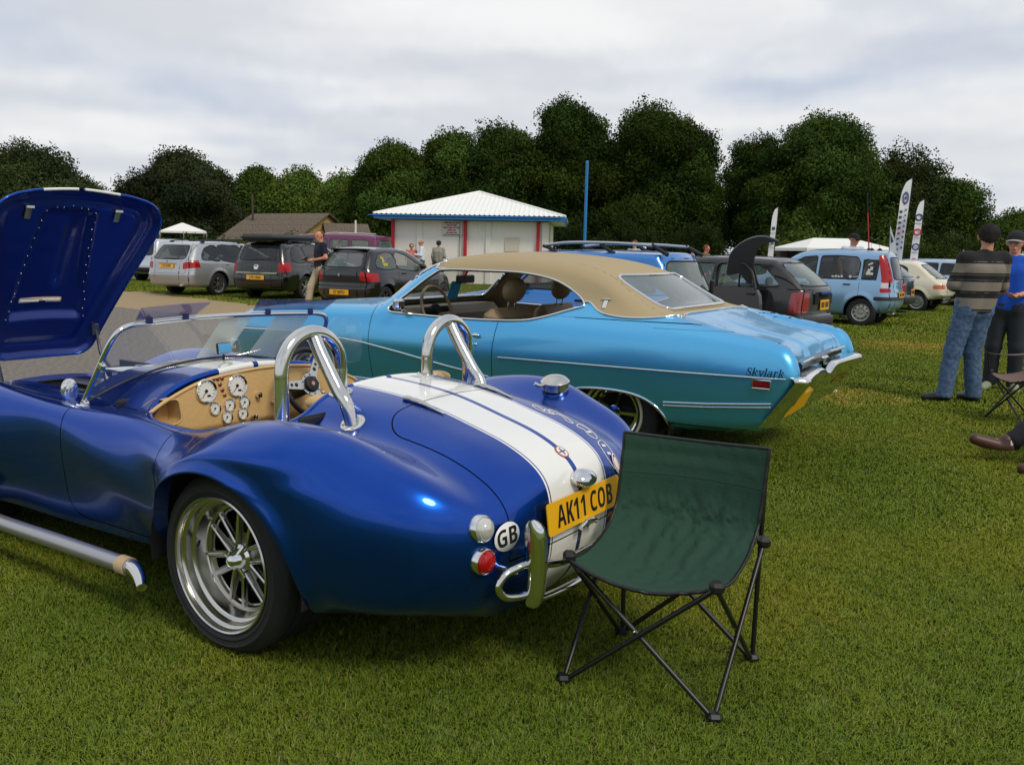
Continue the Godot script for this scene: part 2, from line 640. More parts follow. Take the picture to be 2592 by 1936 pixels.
func roadster_rows() -> Array:
	var X := [ # per row: x, y, z of the eight lines from the centre to the sill
		[-.86,.20,0, -.86,.20,.2, -.85,.20,.36, -.80,.22,.48, -.70,.235,.60, -.58,.24,.68, -.48,.24,.74, -.386,.243,.775],
		[-.925,.29,0, -.925,.29,.2, -.91,.29,.38, -.88,.29,.52, -.80,.30,.65, -.68,.30,.745, -.53,.305,.80, -.392,.31,.82],
		[-.955,.42,0, -.953,.42,.2, -.94,.42,.38, -.925,.43,.52, -.865,.42,.66, -.74,.415,.765, -.56,.405,.83, -.38,.387,.85],
		[-.955,.54,0, -.95,.54,.2, -.94,.54,.38, -.925,.54,.52, -.875,.54,.655, -.76,.53,.77, -.55,.50,.845, -.342,.467,.865],
		[-.93,.634,0, -.925,.632,.2, -.905,.622,.38, -.89,.615,.52, -.84,.645,.655, -.72,.625,.78, -.51,.575,.853, -.296,.524,.873],
		[-.861,.702,0, -.855,.70,.2, -.83,.69,.37, -.80,.672,.51, -.745,.718,.67, -.63,.69,.79, -.45,.645,.86, -.233,.574,.878],
		[-.74,.759,0, -.735,.755,.2, -.71,.745,.37, -.66,.72,.51, -.60,.775,.69, -.50,.73,.82, -.33,.675,.875, -.165,.608,.882],
		[-.583,.804,0, -.58,.80,.2, -.55,.785,.37, -.50,.75,.515, -.45,.825,.705, -.36,.765,.85, -.22,.695,.885, -.085,.63,.885],
		[-.35,.86,0, -.35,.853,.2, -.33,.82,.37, -.29,.768,.52, -.27,.840,.715, -.2,.77,.862, -.1,.705,.89, -.007,.635,.885],
		[-.06,.888,0, -.06,.878,.2, -.06,.84,.37, -.06,.775,.53, -.07,.820,.72, -.04,.755,.865, .02,.70,.89, .083,.622,.885],
		[.15,.893,0, .15,.885,.2, .14,.84,.38, .12,.76,.55, .09,.778,.725, .11,.705,.86, .14,.665,.885, .177,.584,.88],
		[.35,.890,0, .35,.880,.2, .33,.835,.39, .30,.735,.575, .24,.728,.72, .26,.65,.83, .26,.60,.865, .256,.524,.87],
		[.56,.884,0, .56,.872,.2, .53,.83,.40, .48,.722,.60, .43,.705,.70, .40,.62,.785, .345,.53,.82, .317,.44,.85],
		[.80,.875,0, .80,.862,.2, .79,.822,.40, .74,.735,.59, .70,.718,.685, .62,.60,.745, .43,.44,.785, .35,.347,.82],
		[1.02,.870,0, 1.02,.858,.2, 1.0,.820,.40, .98,.738,.58, .95,.712,.69, .95,.58,.745, .75,.40,.735, .45,.24,.70],
		[1.35,.84,0, 1.35,.828,.2, 1.35,.79,.37, 1.33,.72,.52, 1.3,.725,.70, 1.3,.60,.75, 1.25,.40,.735, 1.2,.22,.71],
		[1.8,.80,0, 1.8,.79,.2, 1.8,.755,.36, 1.8,.70,.50, 1.75,.765,.70, 1.75,.66,.81, 1.7,.45,.80, 1.7,.22,.73],
		[2.25,.74,0, 2.25,.73,.2, 2.25,.70,.34, 2.25,.67,.48, 2.2,.775,.70, 2.2,.67,.85, 2.15,.5,.87, 2.15,.22,.78],
		[2.62,.64,0, 2.62,.63,.2, 2.6,.61,.33, 2.58,.60,.46, 2.53,.70,.66, 2.52,.58,.80, 2.5,.42,.82, 2.5,.25,.78],
		[2.80,.53,0, 2.8,.52,.2, 2.78,.51,.3, 2.75,.51,.42, 2.7,.57,.6, 2.66,.47,.72, 2.64,.36,.74, 2.62,.26,.70],
		[2.84,.40,0, 2.84,.40,.2, 2.82,.40,.3, 2.78,.40,.4, 2.74,.42,.55, 2.7,.38,.66, 2.68,.33,.68, 2.66,.27,.64],
		[2.80,.28,0, 2.8,.28,.2, 2.78,.28,.3, 2.74,.28,.38, 2.7,.29,.5, 2.66,.28,.58, 2.64,.27,.6, 2.62,.25,.58]]
	return X

func roadster_skin() -> Sh:
	var rows := roadster_rows()
	var n := rows.size()
	var longs := []
	for k in 8:
		var pts := []
		for r in rows: pts.append(V(r[3 * k], r[3 * k + 1], r[3 * k + 2]))
		longs.append(spline(pts))
	var per := 12; var nu := (n - 1) * per + 1
	var pv := 8; var nv := 14 * pv + 1
	var P := PackedVector3Array(); P.resize(nu * nv)
	var U := PackedVector2Array(); U.resize(nu * nv)
	for i in nu:
		var t := float(i) / per
		var c := []
		for k in range(7, 0, -1):
			var p := sp(longs[k], t)
			c.append(V(p.x, p.y, -p.z))
		for k in 8: c.append(sp(longs[k], t))
		c[7].z = 0.0
		var s := spline(c)
		for j in nv:
			var p := sp(s, float(j) / pv)
			# the rolled flare round the rear wheel opening
			if absf(p.z) > 0.6 and p.x < 1.0:
				var q := Vector2((p.x + .02) / .40, (p.y - .30) / .36)
				var e := (q.length() - 1.0) * 0.38
				var f := clampf(1.0 - absf(e - 0.0) / 0.085, 0.0, 1.0)
				p.z += signf(p.z) * 0.022 * f * f
			P[i * nv + j] = p
			U[i * nv + j] = Vector2(t, float(j) / pv - 7.0)
	return grid(P, nu, nv, true, U)

func on_top(x: float, z: float) -> Array:   # [point, normal] of the skin seen from above
	var b := 1e9; var bi := 0
	for i in R.P.size():
		var p := R.P[i]
		if p.y < 0.45: continue
		var d := (p.x - x) * (p.x - x) + (p.z - z) * (p.z - z)
		if d < b: b = d; bi = i
	var n := R.N[bi]; var q := R.P[bi]
	return [V(x, q.y - (n.x * (x - q.x) + n.z * (z - q.z)) / maxf(n.y, 0.2), z), n]

func on_tail(y: float, z: float) -> Array:
	var b := 1e9; var bi := 0
	for i in R.P.size():
		var p := R.P[i]
		if p.x > -0.55: continue
		var d := (p.y - y) * (p.y - y) + (p.z - z) * (p.z - z)
		if d < b: b = d; bi = i
	return [R.P[bi], R.N[bi]]

func face_to(p: Vector3, n: Vector3, up := Vector3.UP) -> Transform3D:   # +z looks along n
	var x := up.cross(n).normalized()
	return Transform3D(Basis(x, n.cross(x).normalized(), n), p)

func sd_rbox(p: Vector2, h: Vector2, r: float) -> float:
	var q := p.abs() - h + Vector2(r, r)
	return Vector2(maxf(q.x, 0), maxf(q.y, 0)).length() + minf(maxf(q.x, q.y), 0.0) - r

func build_roadster() -> void:
	var car := thing("roadster", "royal blue open roadster with white racing stripes and raised bonnet", "car")
	fit(car, -.536, -3.552, 2.551)
	R = roadster_skin()
	# openings
	var s: Sh = R
	var arch := func(p: Vector3, _u): return (Vector2((p.x + .02) / .40, (p.y - .30) / .36).length() - 1.0) * .38 if absf(p.z) > .5 and p.x < 1.0 else 1.0
	var arch2 := func(p: Vector3, _u): return Vector2(p.x - 2.13, p.y - .30).length() - .355 if absf(p.z) > .55 and p.x > 1.5 else 1.0
	var c := clip(s, arch)
	var arch_E: Array = c[2]
	c = clip(c[1], arch2)
	arch_E.append_array(c[2])
	var hole := func(p: Vector3, _u): return maxf(sd_rbox(Vector2(p.x - .39, p.z), Vector2(.415 + .0, .645), .22), .5 - p.y)
	c = clip(c[1], hole)
	var rim_E: Array = c[2]
	var bay := func(p: Vector3, _u): return maxf(sd_rbox(Vector2(p.x - 2.0, p.z), Vector2(.62, .47 - .12 * (p.x - 1.4)), .12), .52 - p.y)
	c = clip(c[1], bay)
	var bay_E: Array = c[2]
	var mouth := func(p: Vector3, _u): return maxf((Vector2(p.z / .3, (p.y - .40) / .1).length() - 1.0) * .1, 2.6 - p.x)
	c = clip(c[1], mouth)
	s = c[1]
	# stripes
	var white := Sh.new(); var blue := Sh.new()
	var band := func(wd: float): return func(p: Vector3, _u): return maxf(absf(p.z) - wd, .2 - p.y)
	c = clip(s, band.call(.205)); blue.add(c[1])
	c = clip(c[0], band.call(.196)); white.add(c[1])
	c = clip(c[0], band.call(.190)); blue.add(c[1])
	c = clip(c[0], band.call(.014)); white.add(c[1]); blue.add(c[0])
	# the shut lines of boot and doors: thin gaps with the dark below
	var lid := func(p: Vector3): return maxf(sd_rbox(Vector2(p.x + .37 + .75, p.z), Vector2(.75, .43), .12), .425 - p.y) if p.x < 0 else 1.0
	var door := func(p: Vector3): return maxf(sd_rbox(Vector2(p.x - .78, p.y - .60), Vector2(.36, .34), .10), .6 - absf(p.z)) if p.x > 0 else 1.0
	var gaps := Sh.new()
	var pieces := []
	for piece in [blue, white]:
		for f in [lid, door]:
			var d := clip(piece, func(p, _u): return f.call(p) - .0025)
			var e := clip(d[0], func(p, _u): return f.call(p) + .0025)
			gaps.add(e[1])
			piece = Sh.new()
			piece.add(d[1]); piece.add(e[0])
		pieces.append(piece)
	for i in gaps.P.size(): gaps.P[i] -= gaps.N[i] * .006
	# a bright stone guard on the leading edge of each haunch
	c = clip(pieces[0], func(p: Vector3, _u): return (Vector2((p.x - .385) / .035, (p.y - .50) / .075).length() - 1.0) * .05 if absf(p.z) > .7 else 1.0)
	obj("body", c[1], M.blue, car)
	parts("stone_guard", c[0], M.steel, car)
	parts("racing_stripe", pieces[1], M.white, car)
	parts("panel_gap", gaps, M.dark, car)
	var lips := Sh.new()
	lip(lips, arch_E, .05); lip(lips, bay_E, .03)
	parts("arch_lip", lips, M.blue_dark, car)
	var roll := Sh.new(); var roll_w := Sh.new()
	for ch in chain(rim_E):
		for k in ch[0].size(): ch[0][k] -= ch[1][k] * .012
		var path := PackedVector3Array(ch[0])
		tube(roll, path, .018, 10, ch[2])
	var rc := clip(roll, func(p: Vector3, _u): return absf(p.z) - .205)
	roll = rc[1]
	rc = clip(rc[0], func(p: Vector3, _u): return absf(p.z) - .014)
	parts("cockpit_roll", roll.add(rc[0]), M.blue, car)
	parts("cockpit_roll", rc[1], M.white, car)
	# wheel wells, floor, underside
	var well := Sh.new()
	for sg in [-1.0, 1.0]:
		for cx in [-.02, 2.13]:
			var w := Sh.new()
			lathe(w, [Vector2(0, .05), Vector2(0, .40), Vector2(.34, .40)], 28)
			well.add(w, Transform3D(Basis(V(1, 0, 0), V(0, 1, 0), V(0, 0, sg)), V(cx, .30, sg * .50)))
	well = clip(well, func(p: Vector3, _u): return .26 - p.y)[0]
	parts("wheel_well", well, M.dark, car)
	var tub := Sh.new()
	box(tub, V(.45, .20, 0), V(1.2, .02, 1.24), .005)
	box(tub, V(-.1, .50, 0), V(.03, .62, 1.1), .01)
	box(tub, V(.95, .46, 0), V(.03, .60, 1.2), .01)
	box(tub, V(.45, .30, 0), V(1.0, .22, .22), .05)
	for sg in [-1.0, 1.0]: box(tub, V(.42, .45, sg * .62), V(1.0, .52, .03), .01)
	obj("cockpit_tub", tub, mat(srgb(24, 26, 36), .8), car)
	var bays := Sh.new()
	box(bays, V(1.95, .42, 0), V(1.35, .02, .9), .004)
	for sg in [-1.0, 1.0]: box(bays, V(1.95, .55, sg * .46), V(1.35, .28, .02), .004)
	box(bays, V(1.30, .58, 0), V(.02, .36, .92), .004)
	box(bays, V(2.64, .5, 0), V(.02, .2, .8), .004)
	obj("engine_bay", bays, mat(srgb(28, 30, 36), .6), car)
	var eng := Sh.new()
	box(eng, V(1.75, .56, 0), V(.62, .22, .40), .03)
	for sg in [-1.0, 1.0]: box(eng, V(1.75, .68, sg * .16), V(.55, .06, .12), .02)
	obj("engine", eng, M.alu, car)
	var air := Sh.new()
	lathe(air, [Vector2(0, .001), Vector2(0, .15), Vector2(.06, .155), Vector2(.07, .001)], 28, Transform3D(Basis(Vector3.RIGHT, -PI / 2), V(1.75, .70, 0)))
	obj("air_filter", air, M.chrome, car)
	var cap := Sh.new()
	lathe(cap, [Vector2(-.04, .03), Vector2(.02, .03), Vector2(.022, .036), Vector2(.045, .036), Vector2(.048, .001)], 20, Transform3D(Basis(Vector3.RIGHT, -PI / 2), V(1.40, .76, -.30)))
	obj("filler_cap", cap, M.chrome, car)
	var under := Sh.new()
	box(under, V(.9, .24, 0), V(3.2, .02, 1.0), .004)
	obj("underbody", under, M.dark, car)
	roadster_wheels(car)
	roadster_cockpit(car)
	roadster_screen(car)
	roadster_bonnet(car)
	roadster_tail(car)

func roadster_wheels(car: Node3D) -> void:
	var tyre := Sh.new()
	var prof := [Vector2(-.012, .232), Vector2(-.002, .244), Vector2(.006, .258), Vector2(.0085, .261), Vector2(.0085, .264), Vector2(.006, .267), Vector2(.0065, .283), Vector2(.009, .286), Vector2(.004, .290), Vector2(-.006, .303), Vector2(-.024, .315)]
	for k in 4:
		var a := -.030 - k * .05
		prof.append_array([Vector2(a, .320), Vector2(a - .040, .320), Vector2(a - .042, .313), Vector2(a - .048, .313)])
	prof.append_array([Vector2(-.236, .318), Vector2(-.262, .30), Vector2(-.268, .265), Vector2(-.255, .235)])
	lathe(tyre, prof, 56)
	var rim := Sh.new()
	lathe(rim, [Vector2(-.010, .245), Vector2(.004, .2445), Vector2(.008, .240), Vector2(.004, .2355), Vector2(-.016, .233), Vector2(-.022, .228), Vector2(-.024, .220), Vector2(-.046, .217), Vector2(-.052, .211), Vector2(-.054, .205), Vector2(-.092, .200), Vector2(-.098, .196), Vector2(-.100, .182), Vector2(-.110, .178), Vector2(-.112, .172)], 64, Transform3D(), .8)
	var back := Sh.new()
	lathe(back, [Vector2(-.185, .001), Vector2(-.185, .22)], 32)
	var spoke := Sh.new()
	var rib := Sh.new()
	for k in 6:
		var b := Basis(Vector3.BACK, TAU * k / 6.0 + .35)
		prism(spoke, PackedVector2Array([Vector2(.03, -.028), Vector2(.177, -.050), Vector2(.177, -.024), Vector2(.095, -.011), Vector2(.095, .011), Vector2(.177, .024), Vector2(.177, .050), Vector2(.03, .028)]), .014, Transform3D(b, b * V(0, 0, -.114)))
		for e in [-1.0, 1.0]:
			var d := V(.125, e * .012, -.004).normalized()
			var rb := Basis(d, V(-d.y, d.x, 0).normalized(), V(0, 0, 1))
			box(rib, b * V(.115, e * .030, -.093), V(.135, .013, .018), .004, b * rb)
	var hub := Sh.new()
	lathe(hub, [Vector2(-.108, .052), Vector2(-.090, .050), Vector2(-.082, .038), Vector2(-.066, .035), Vector2(-.060, .028), Vector2(-.046, .023), Vector2(-.037, .013), Vector2(-.035, .0005)], 28)
	for k in 3:
		var b := Basis(Vector3.BACK, TAU * k / 3.0 + 1.0)
		box(hub, b * V(.044, 0, -.072), V(.05, .016, .012), .004, b * Basis(Vector3.UP, .3))
	var valve := Sh.new()
	tube(valve, line(V(-.19, .03, -.06), V(-.165, .026, -.035)), .005, 8)
	var disc := Sh.new()
	lathe(disc, [Vector2(-.150, .04), Vector2(-.145, .14), Vector2(-.16, .145)], 32)
	var first := true
	var src := []
	for w in [[0.0, -1.0], [0.0, 1.0], [2.13, -1.0], [2.13, 1.0]]:
		var root := Node3D.new()
		root.name = "wheel"
		root.position = V(w[0], .32, w[1] * (.828 if w[0] == 0.0 else .80))
		if w[1] < 0: root.rotation.y = PI
		car.add_child(root, true)
		if first:
			src = [obj("tyre", tyre, M.rubber, root), obj("rim", rim, M.alu, root), obj("spokes", spoke, mat(srgb(150, 148, 142), .28, 1.0), root), obj("spoke_ribs", rib, M.alu, root), obj("hub_cap", hub, M.chrome, root), obj("valve", valve, M.black, root), obj("brake_disc", disc, mat(srgb(70, 68, 66), .4, .8), root), obj("wheel_back", back, M.dark, root)]
			first = false
		else:
			for o in src: again(str(o.name), o, Transform3D(), root)
	# side pipe
	var pipe := Sh.new()
	for sg in [-1.0, 1.0]:
		tube(pipe, smooth_path([V(.52, .193, sg * .83), V(1.0, .186, sg * .83), V(1.6, .178, sg * .83), V(1.8, .19, sg * .80), V(1.95, .26, sg * .72)], 6), .033, 16)
	parts("side_pipe", pipe, mat(srgb(176, 176, 178), .36, .8), car)
	var wrap := Sh.new()
	for sg in [-1.0, 1.0]: tube(wrap, line(V(.535, .193, sg * .83), V(.59, .193, sg * .83)), .036, 16)
	parts("heat_wrap", wrap, mat(srgb(196, 168, 130), .8), car)
	var tip := Sh.new()
	for sg in [-1.0, 1.0]: tube(tip, smooth_path([V(.535, .193, sg * .83), V(.49, .191, sg * .835), V(.44, .175, sg * .85), V(.40, .155, sg * .87)], 4), PackedFloat32Array([.030, .030, .030, .030, .030, .030, .030, .028, .027, .026, .024, .022, .02]), 14)
	parts("pipe_tip", tip, M.steel, car)

func dash_pt(z: float, y: float, off := 0.0) -> Vector3:
	return V(.72 - off + (y - .72) * .08, y, z)

func roadster_cockpit(car: Node3D) -> void:
	# dashboard: a curved fascia with a recess for the glovebox
	var outline := smooth2([Vector2(-.645, .69), Vector2(-.59, .735), Vector2(-.5, .778), Vector2(-.35, .828), Vector2(-.19, .849), Vector2(0, .858), Vector2(.19, .849), Vector2(.35, .828), Vector2(.5, .778), Vector2(.59, .735), Vector2(.645, .69), Vector2(.62, .615), Vector2(.45, .585), Vector2(.02, .575), Vector2(-.12, .585), Vector2(-.35, .60), Vector2(-.60, .62)], 5)
	var nu := 90; var nv := 36
	var P := PackedVector3Array(); var U := PackedVector2Array()
	for i in nu:
		for j in nv:
			var z := -.68 + 1.36 * i / (nu - 1); var y := .56 + .32 * j / (nv - 1)
			var p := dash_pt(z, y)
			p.x += .05 * smoothstep(.64, .57, y)
			P.append(p); U.append(Vector2(z, y))
	var s := grid(P, nu, nv, false, U)
	for i in s.N.size():
		if s.N[i].x > 0: s.N[i] = -s.N[i]
	var c := clip(s, func(_p, u): return poly_d(u, outline))
	var edge: Array = c[2]
	var gb := func(_p, u: Vector2): return sd_rbox((u - Vector2(-.555, .715)).rotated(-.1), Vector2(.10, .052), .022)
	c = clip(c[0], gb)
	var dash: Sh = c[1]
	lip(dash, c[2], -.0)
	var fascia := obj("dashboard", dash, M.tan, car)
	var box_in := Sh.new()
	for e in c[2]:
		box_in.flat([e[0], e[1], e[1] + V(.09, 0, 0), e[0] + V(.09, 0, 0)])
	for i in c[0].P.size(): c[0].P[i] += V(.09, 0, 0)
	box_in.add(c[0])
	obj("glovebox", box_in, M.tan, fascia)
	var beads := Sh.new()
	bead(beads, c[2], .004, .001)
	bead(beads, edge, .008, 0)
	obj("stitched_edge", beads, M.tan, fascia)
	var lower := Sh.new()
	box(lower, V(.79, .50, 0), V(.02, .2, 1.2), .01)
	obj("lower_panel", lower, M.dark, car)
	var out := Basis(V(0, 0, 1), V(.08, 1, 0).normalized(), V(-1, .08, 0).normalized())
	for g in [[-.325, .789, .049], [-.162, .794, .049], [-.288, .709, .027], [-.21, .714, .027], [-.129, .716, .027], [-.229, .663, .027], [-.144, .667, .027]]:
		var root := Node3D.new(); root.name = "gauge"
		root.transform = Transform3D(out, dash_pt(g[0], g[1], .001))
		car.add_child(root, true)
		var r: float = g[2]
		var bez := Sh.new()
		lathe(bez, [Vector2(0, r * 1.08), Vector2(.010, r * 1.06), Vector2(.012, r), Vector2(.006, r * .9)], 32)
		obj("bezel", bez, M.chrome, root)
		var face := Sh.new()
		lathe(face, [Vector2(.003, .0005), Vector2(.003, r * .93)], 28)
		obj("dial", face, M.dial, root)
		var marks := Sh.new()
		var nm := 13 if r > .04 else 7
		for k in nm:
			var a := deg_to_rad(225.0 - 270.0 * k / (nm - 1))
			box(marks, V(cos(a), sin(a), 0) * r * .78 + V(0, 0, .0045), V(r * .14, r * .035, .001), .0002, Basis(Vector3.BACK, a))
		var a2 := deg_to_rad(232.0)
		box(marks, V(cos(a2), sin(a2), 0) * r * .35 + V(0, 0, .006), V(r * .75, r * .05, .0015), .0003, Basis(Vector3.BACK, a2))
		lathe(marks, [Vector2(.0045, r * .15), Vector2(.0085, r * .13), Vector2(.0085, .0004)], 16)
		if r > .04: box(marks, V(r * .25, -r * .45, .0045), V(r * .35, r * .18, .001), .0002)
		obj("needle", marks, M.print_black, root)
	for l in [[-.283, .834], [-.26, .834], [-.237, .834], [-.25, .809], [-.24, .783], [-.23, .759]]:
		var w := Sh.new()
		lathe(w, [Vector2(0, .009), Vector2(.005, .0085), Vector2(.008, .005), Vector2(.0085, .0003)], 14, Transform3D(out, dash_pt(l[0], l[1])))
		obj("warning_lamp", w, mat(srgb(120, 50, 40), .15, .4, 1.0), car)
	for l in [[-.055, .738], [-.09, .643], [.03, .70], [.33, .70]]:
		var w := Sh.new()
		lathe(w, [Vector2(0, .012), Vector2(.012, .010), Vector2(.014, .013), Vector2(.026, .012), Vector2(.028, .0004)], 16, Transform3D(out, dash_pt(l[0], l[1])))
		obj("knob", w, M.chrome, car)
	# steering wheel
	var sw := Node3D.new(); sw.name = "steering_wheel"
	sw.transform = Transform3D(out * Basis(Vector3.RIGHT, -.32), V(.60, .772, .15))
	car.add_child(sw, true)
	var ring := PackedVector3Array()
	for k in 40: ring.append(V(cos(TAU * k / 40), sin(TAU * k / 40), .0) * .165 + V(0, 0, .03))
	var rr := Sh.new(); tube(rr, ring, .013, 10, true)
	obj("steering_rim", rr, M.black, sw)
	var sp3 := Sh.new()
	for k in 3:
		var b := Basis(Vector3.BACK, deg_to_rad(55 + 120 * k))
		prism(sp3, PackedVector2Array([Vector2(.03, -.024), Vector2(.155, -.016), Vector2(.155, .016), Vector2(.03, .024)]), .004, Transform3D(b, V(0, 0, .01)))
	lathe(sp3, [Vector2(.008, .054), Vector2(.016, .054), Vector2(.017, .001)], 28)
	obj("spokes", sp3, M.alu, sw)
	var holes := Sh.new()
	for k in 3:
		var b := Basis(Vector3.BACK, deg_to_rad(55 + 120 * k))
		for h in [[.085, .010], [.112, .008], [.135, .006]]:
			lathe(holes, [Vector2(.0145, h[1]), Vector2(.0150, .0003)], 12, Transform3D(b, b * V(h[0], 0, 0)))
	lathe(holes, [Vector2(.017, .040), Vector2(.030, .036), Vector2(.034, .02), Vector2(.034, .0004)], 24)
	for k in 9:
		var a := TAU * k / 9
		lathe(holes, [Vector2(.0165, .004), Vector2(.019, .003), Vector2(.019, .0003)], 8, at(V(cos(a), sin(a), 0) * .047))
	obj("horn_pad", holes, M.black, sw)
	var badge := Sh.new()
	lathe(badge, [Vector2(.034, .010), Vector2(.0352, .0004)], 16)
	obj("badge", badge, mat(srgb(190, 130, 120), .3), sw)
	var col := Sh.new()
	tube(col, line(V(.62, .765, .155), V(.78, .70, .17)), .035, 14)
	tube(col, line(V(.66, .75, .10), V(.66, .76, .04)), .005, 8)
	obj("steering_column", col, M.black, car)
	# seats: tall tan buckets that just clear the rear deck
	for sg in [-1.0, 1.0]:
		var st := Node3D.new(); st.name = "seat"
		st.position = V(.12, 0, sg * .35); car.add_child(st, true)
		var bk := Sh.new()
		ellipsoid(bk, V(-.04, .50, 0), V(.07, .31, .17), 24, Basis(Vector3.BACK, .2))
		obj("backrest", bk, M.tan, st)
		var hd := Sh.new()
		ellipsoid(hd, V(-.10, .822 if sg < 0 else .842, .03), V(.055, .030, .075), 20)
		obj("headrest", hd, M.tan, st)
		var cu := Sh.new()
		box(cu, V(.18, .33, 0), V(.46, .14, .40), .05)
		obj("cushion", cu, M.tan, st)
	# roll hoops
	for sg in [-1.0, 1.0]:
		var hp := Node3D.new(); hp.name = "roll_hoop"
		car.add_child(hp, true)
		var dz := -.03 if sg < 0 else -.055
		var zo: float = sg * .56 + dz; var zi: float = sg * .27 + dz
		var zm: float = (zo + zi) * .5; var hw: float = absf(zo - zi) * .5
		var po: Array = on_top(-.06, zo); var pi: Array = on_top(-.06, zi); var pb: Array = on_top(-.255, sg * .405 + dz)
		var path := [V(-.06, po[0].y - .02, zo), V(-.06, .90, zo), V(-.06, .945, zo)]
		for k in 9:
			var a := PI * k / 8.0
			path.append(V(-.06, 0.968 + sin(a) * hw * .95, zm + signf(zo - zi) * cos(a) * hw))
		path.append_array([V(-.06, .945, zi), V(-.06, .90, zi), V(-.06, pi[0].y - .02, zi)])
		var h := Sh.new(); tube(h, smooth_path(path, 5), .0255, 18)
		obj("hoop", h, M.steel, hp)
		var br := Sh.new()
		tube(br, smooth_path([V(-.075, 1.083, zm), V(-.11, 1.025, zm), V(-.19, .91, zm), V(-.232, .86, zm), pb[0] + V(.0, -.02, 0)], 6), .0255, 18)
		obj("brace", br, M.steel, hp)
		var fl := Sh.new()
		for q in [po, pi, pb]:
			lathe(fl, [Vector2(-.004, .046), Vector2(.004, .046), Vector2(.006, .043), Vector2(.006, .02)], 28, face_to(q[0], q[1], V(1, 0, 0)))
			for k in 4:
				var x := face_to(q[0], q[1], V(1, 0, 0))
				ellipsoid(fl, x * (V(cos(k * PI / 2 + .7), sin(k * PI / 2 + .7), 0) * .036 + V(0, 0, .007)), V(.005, .004, .005), 8)
		obj("flange", fl, M.steel, hp)

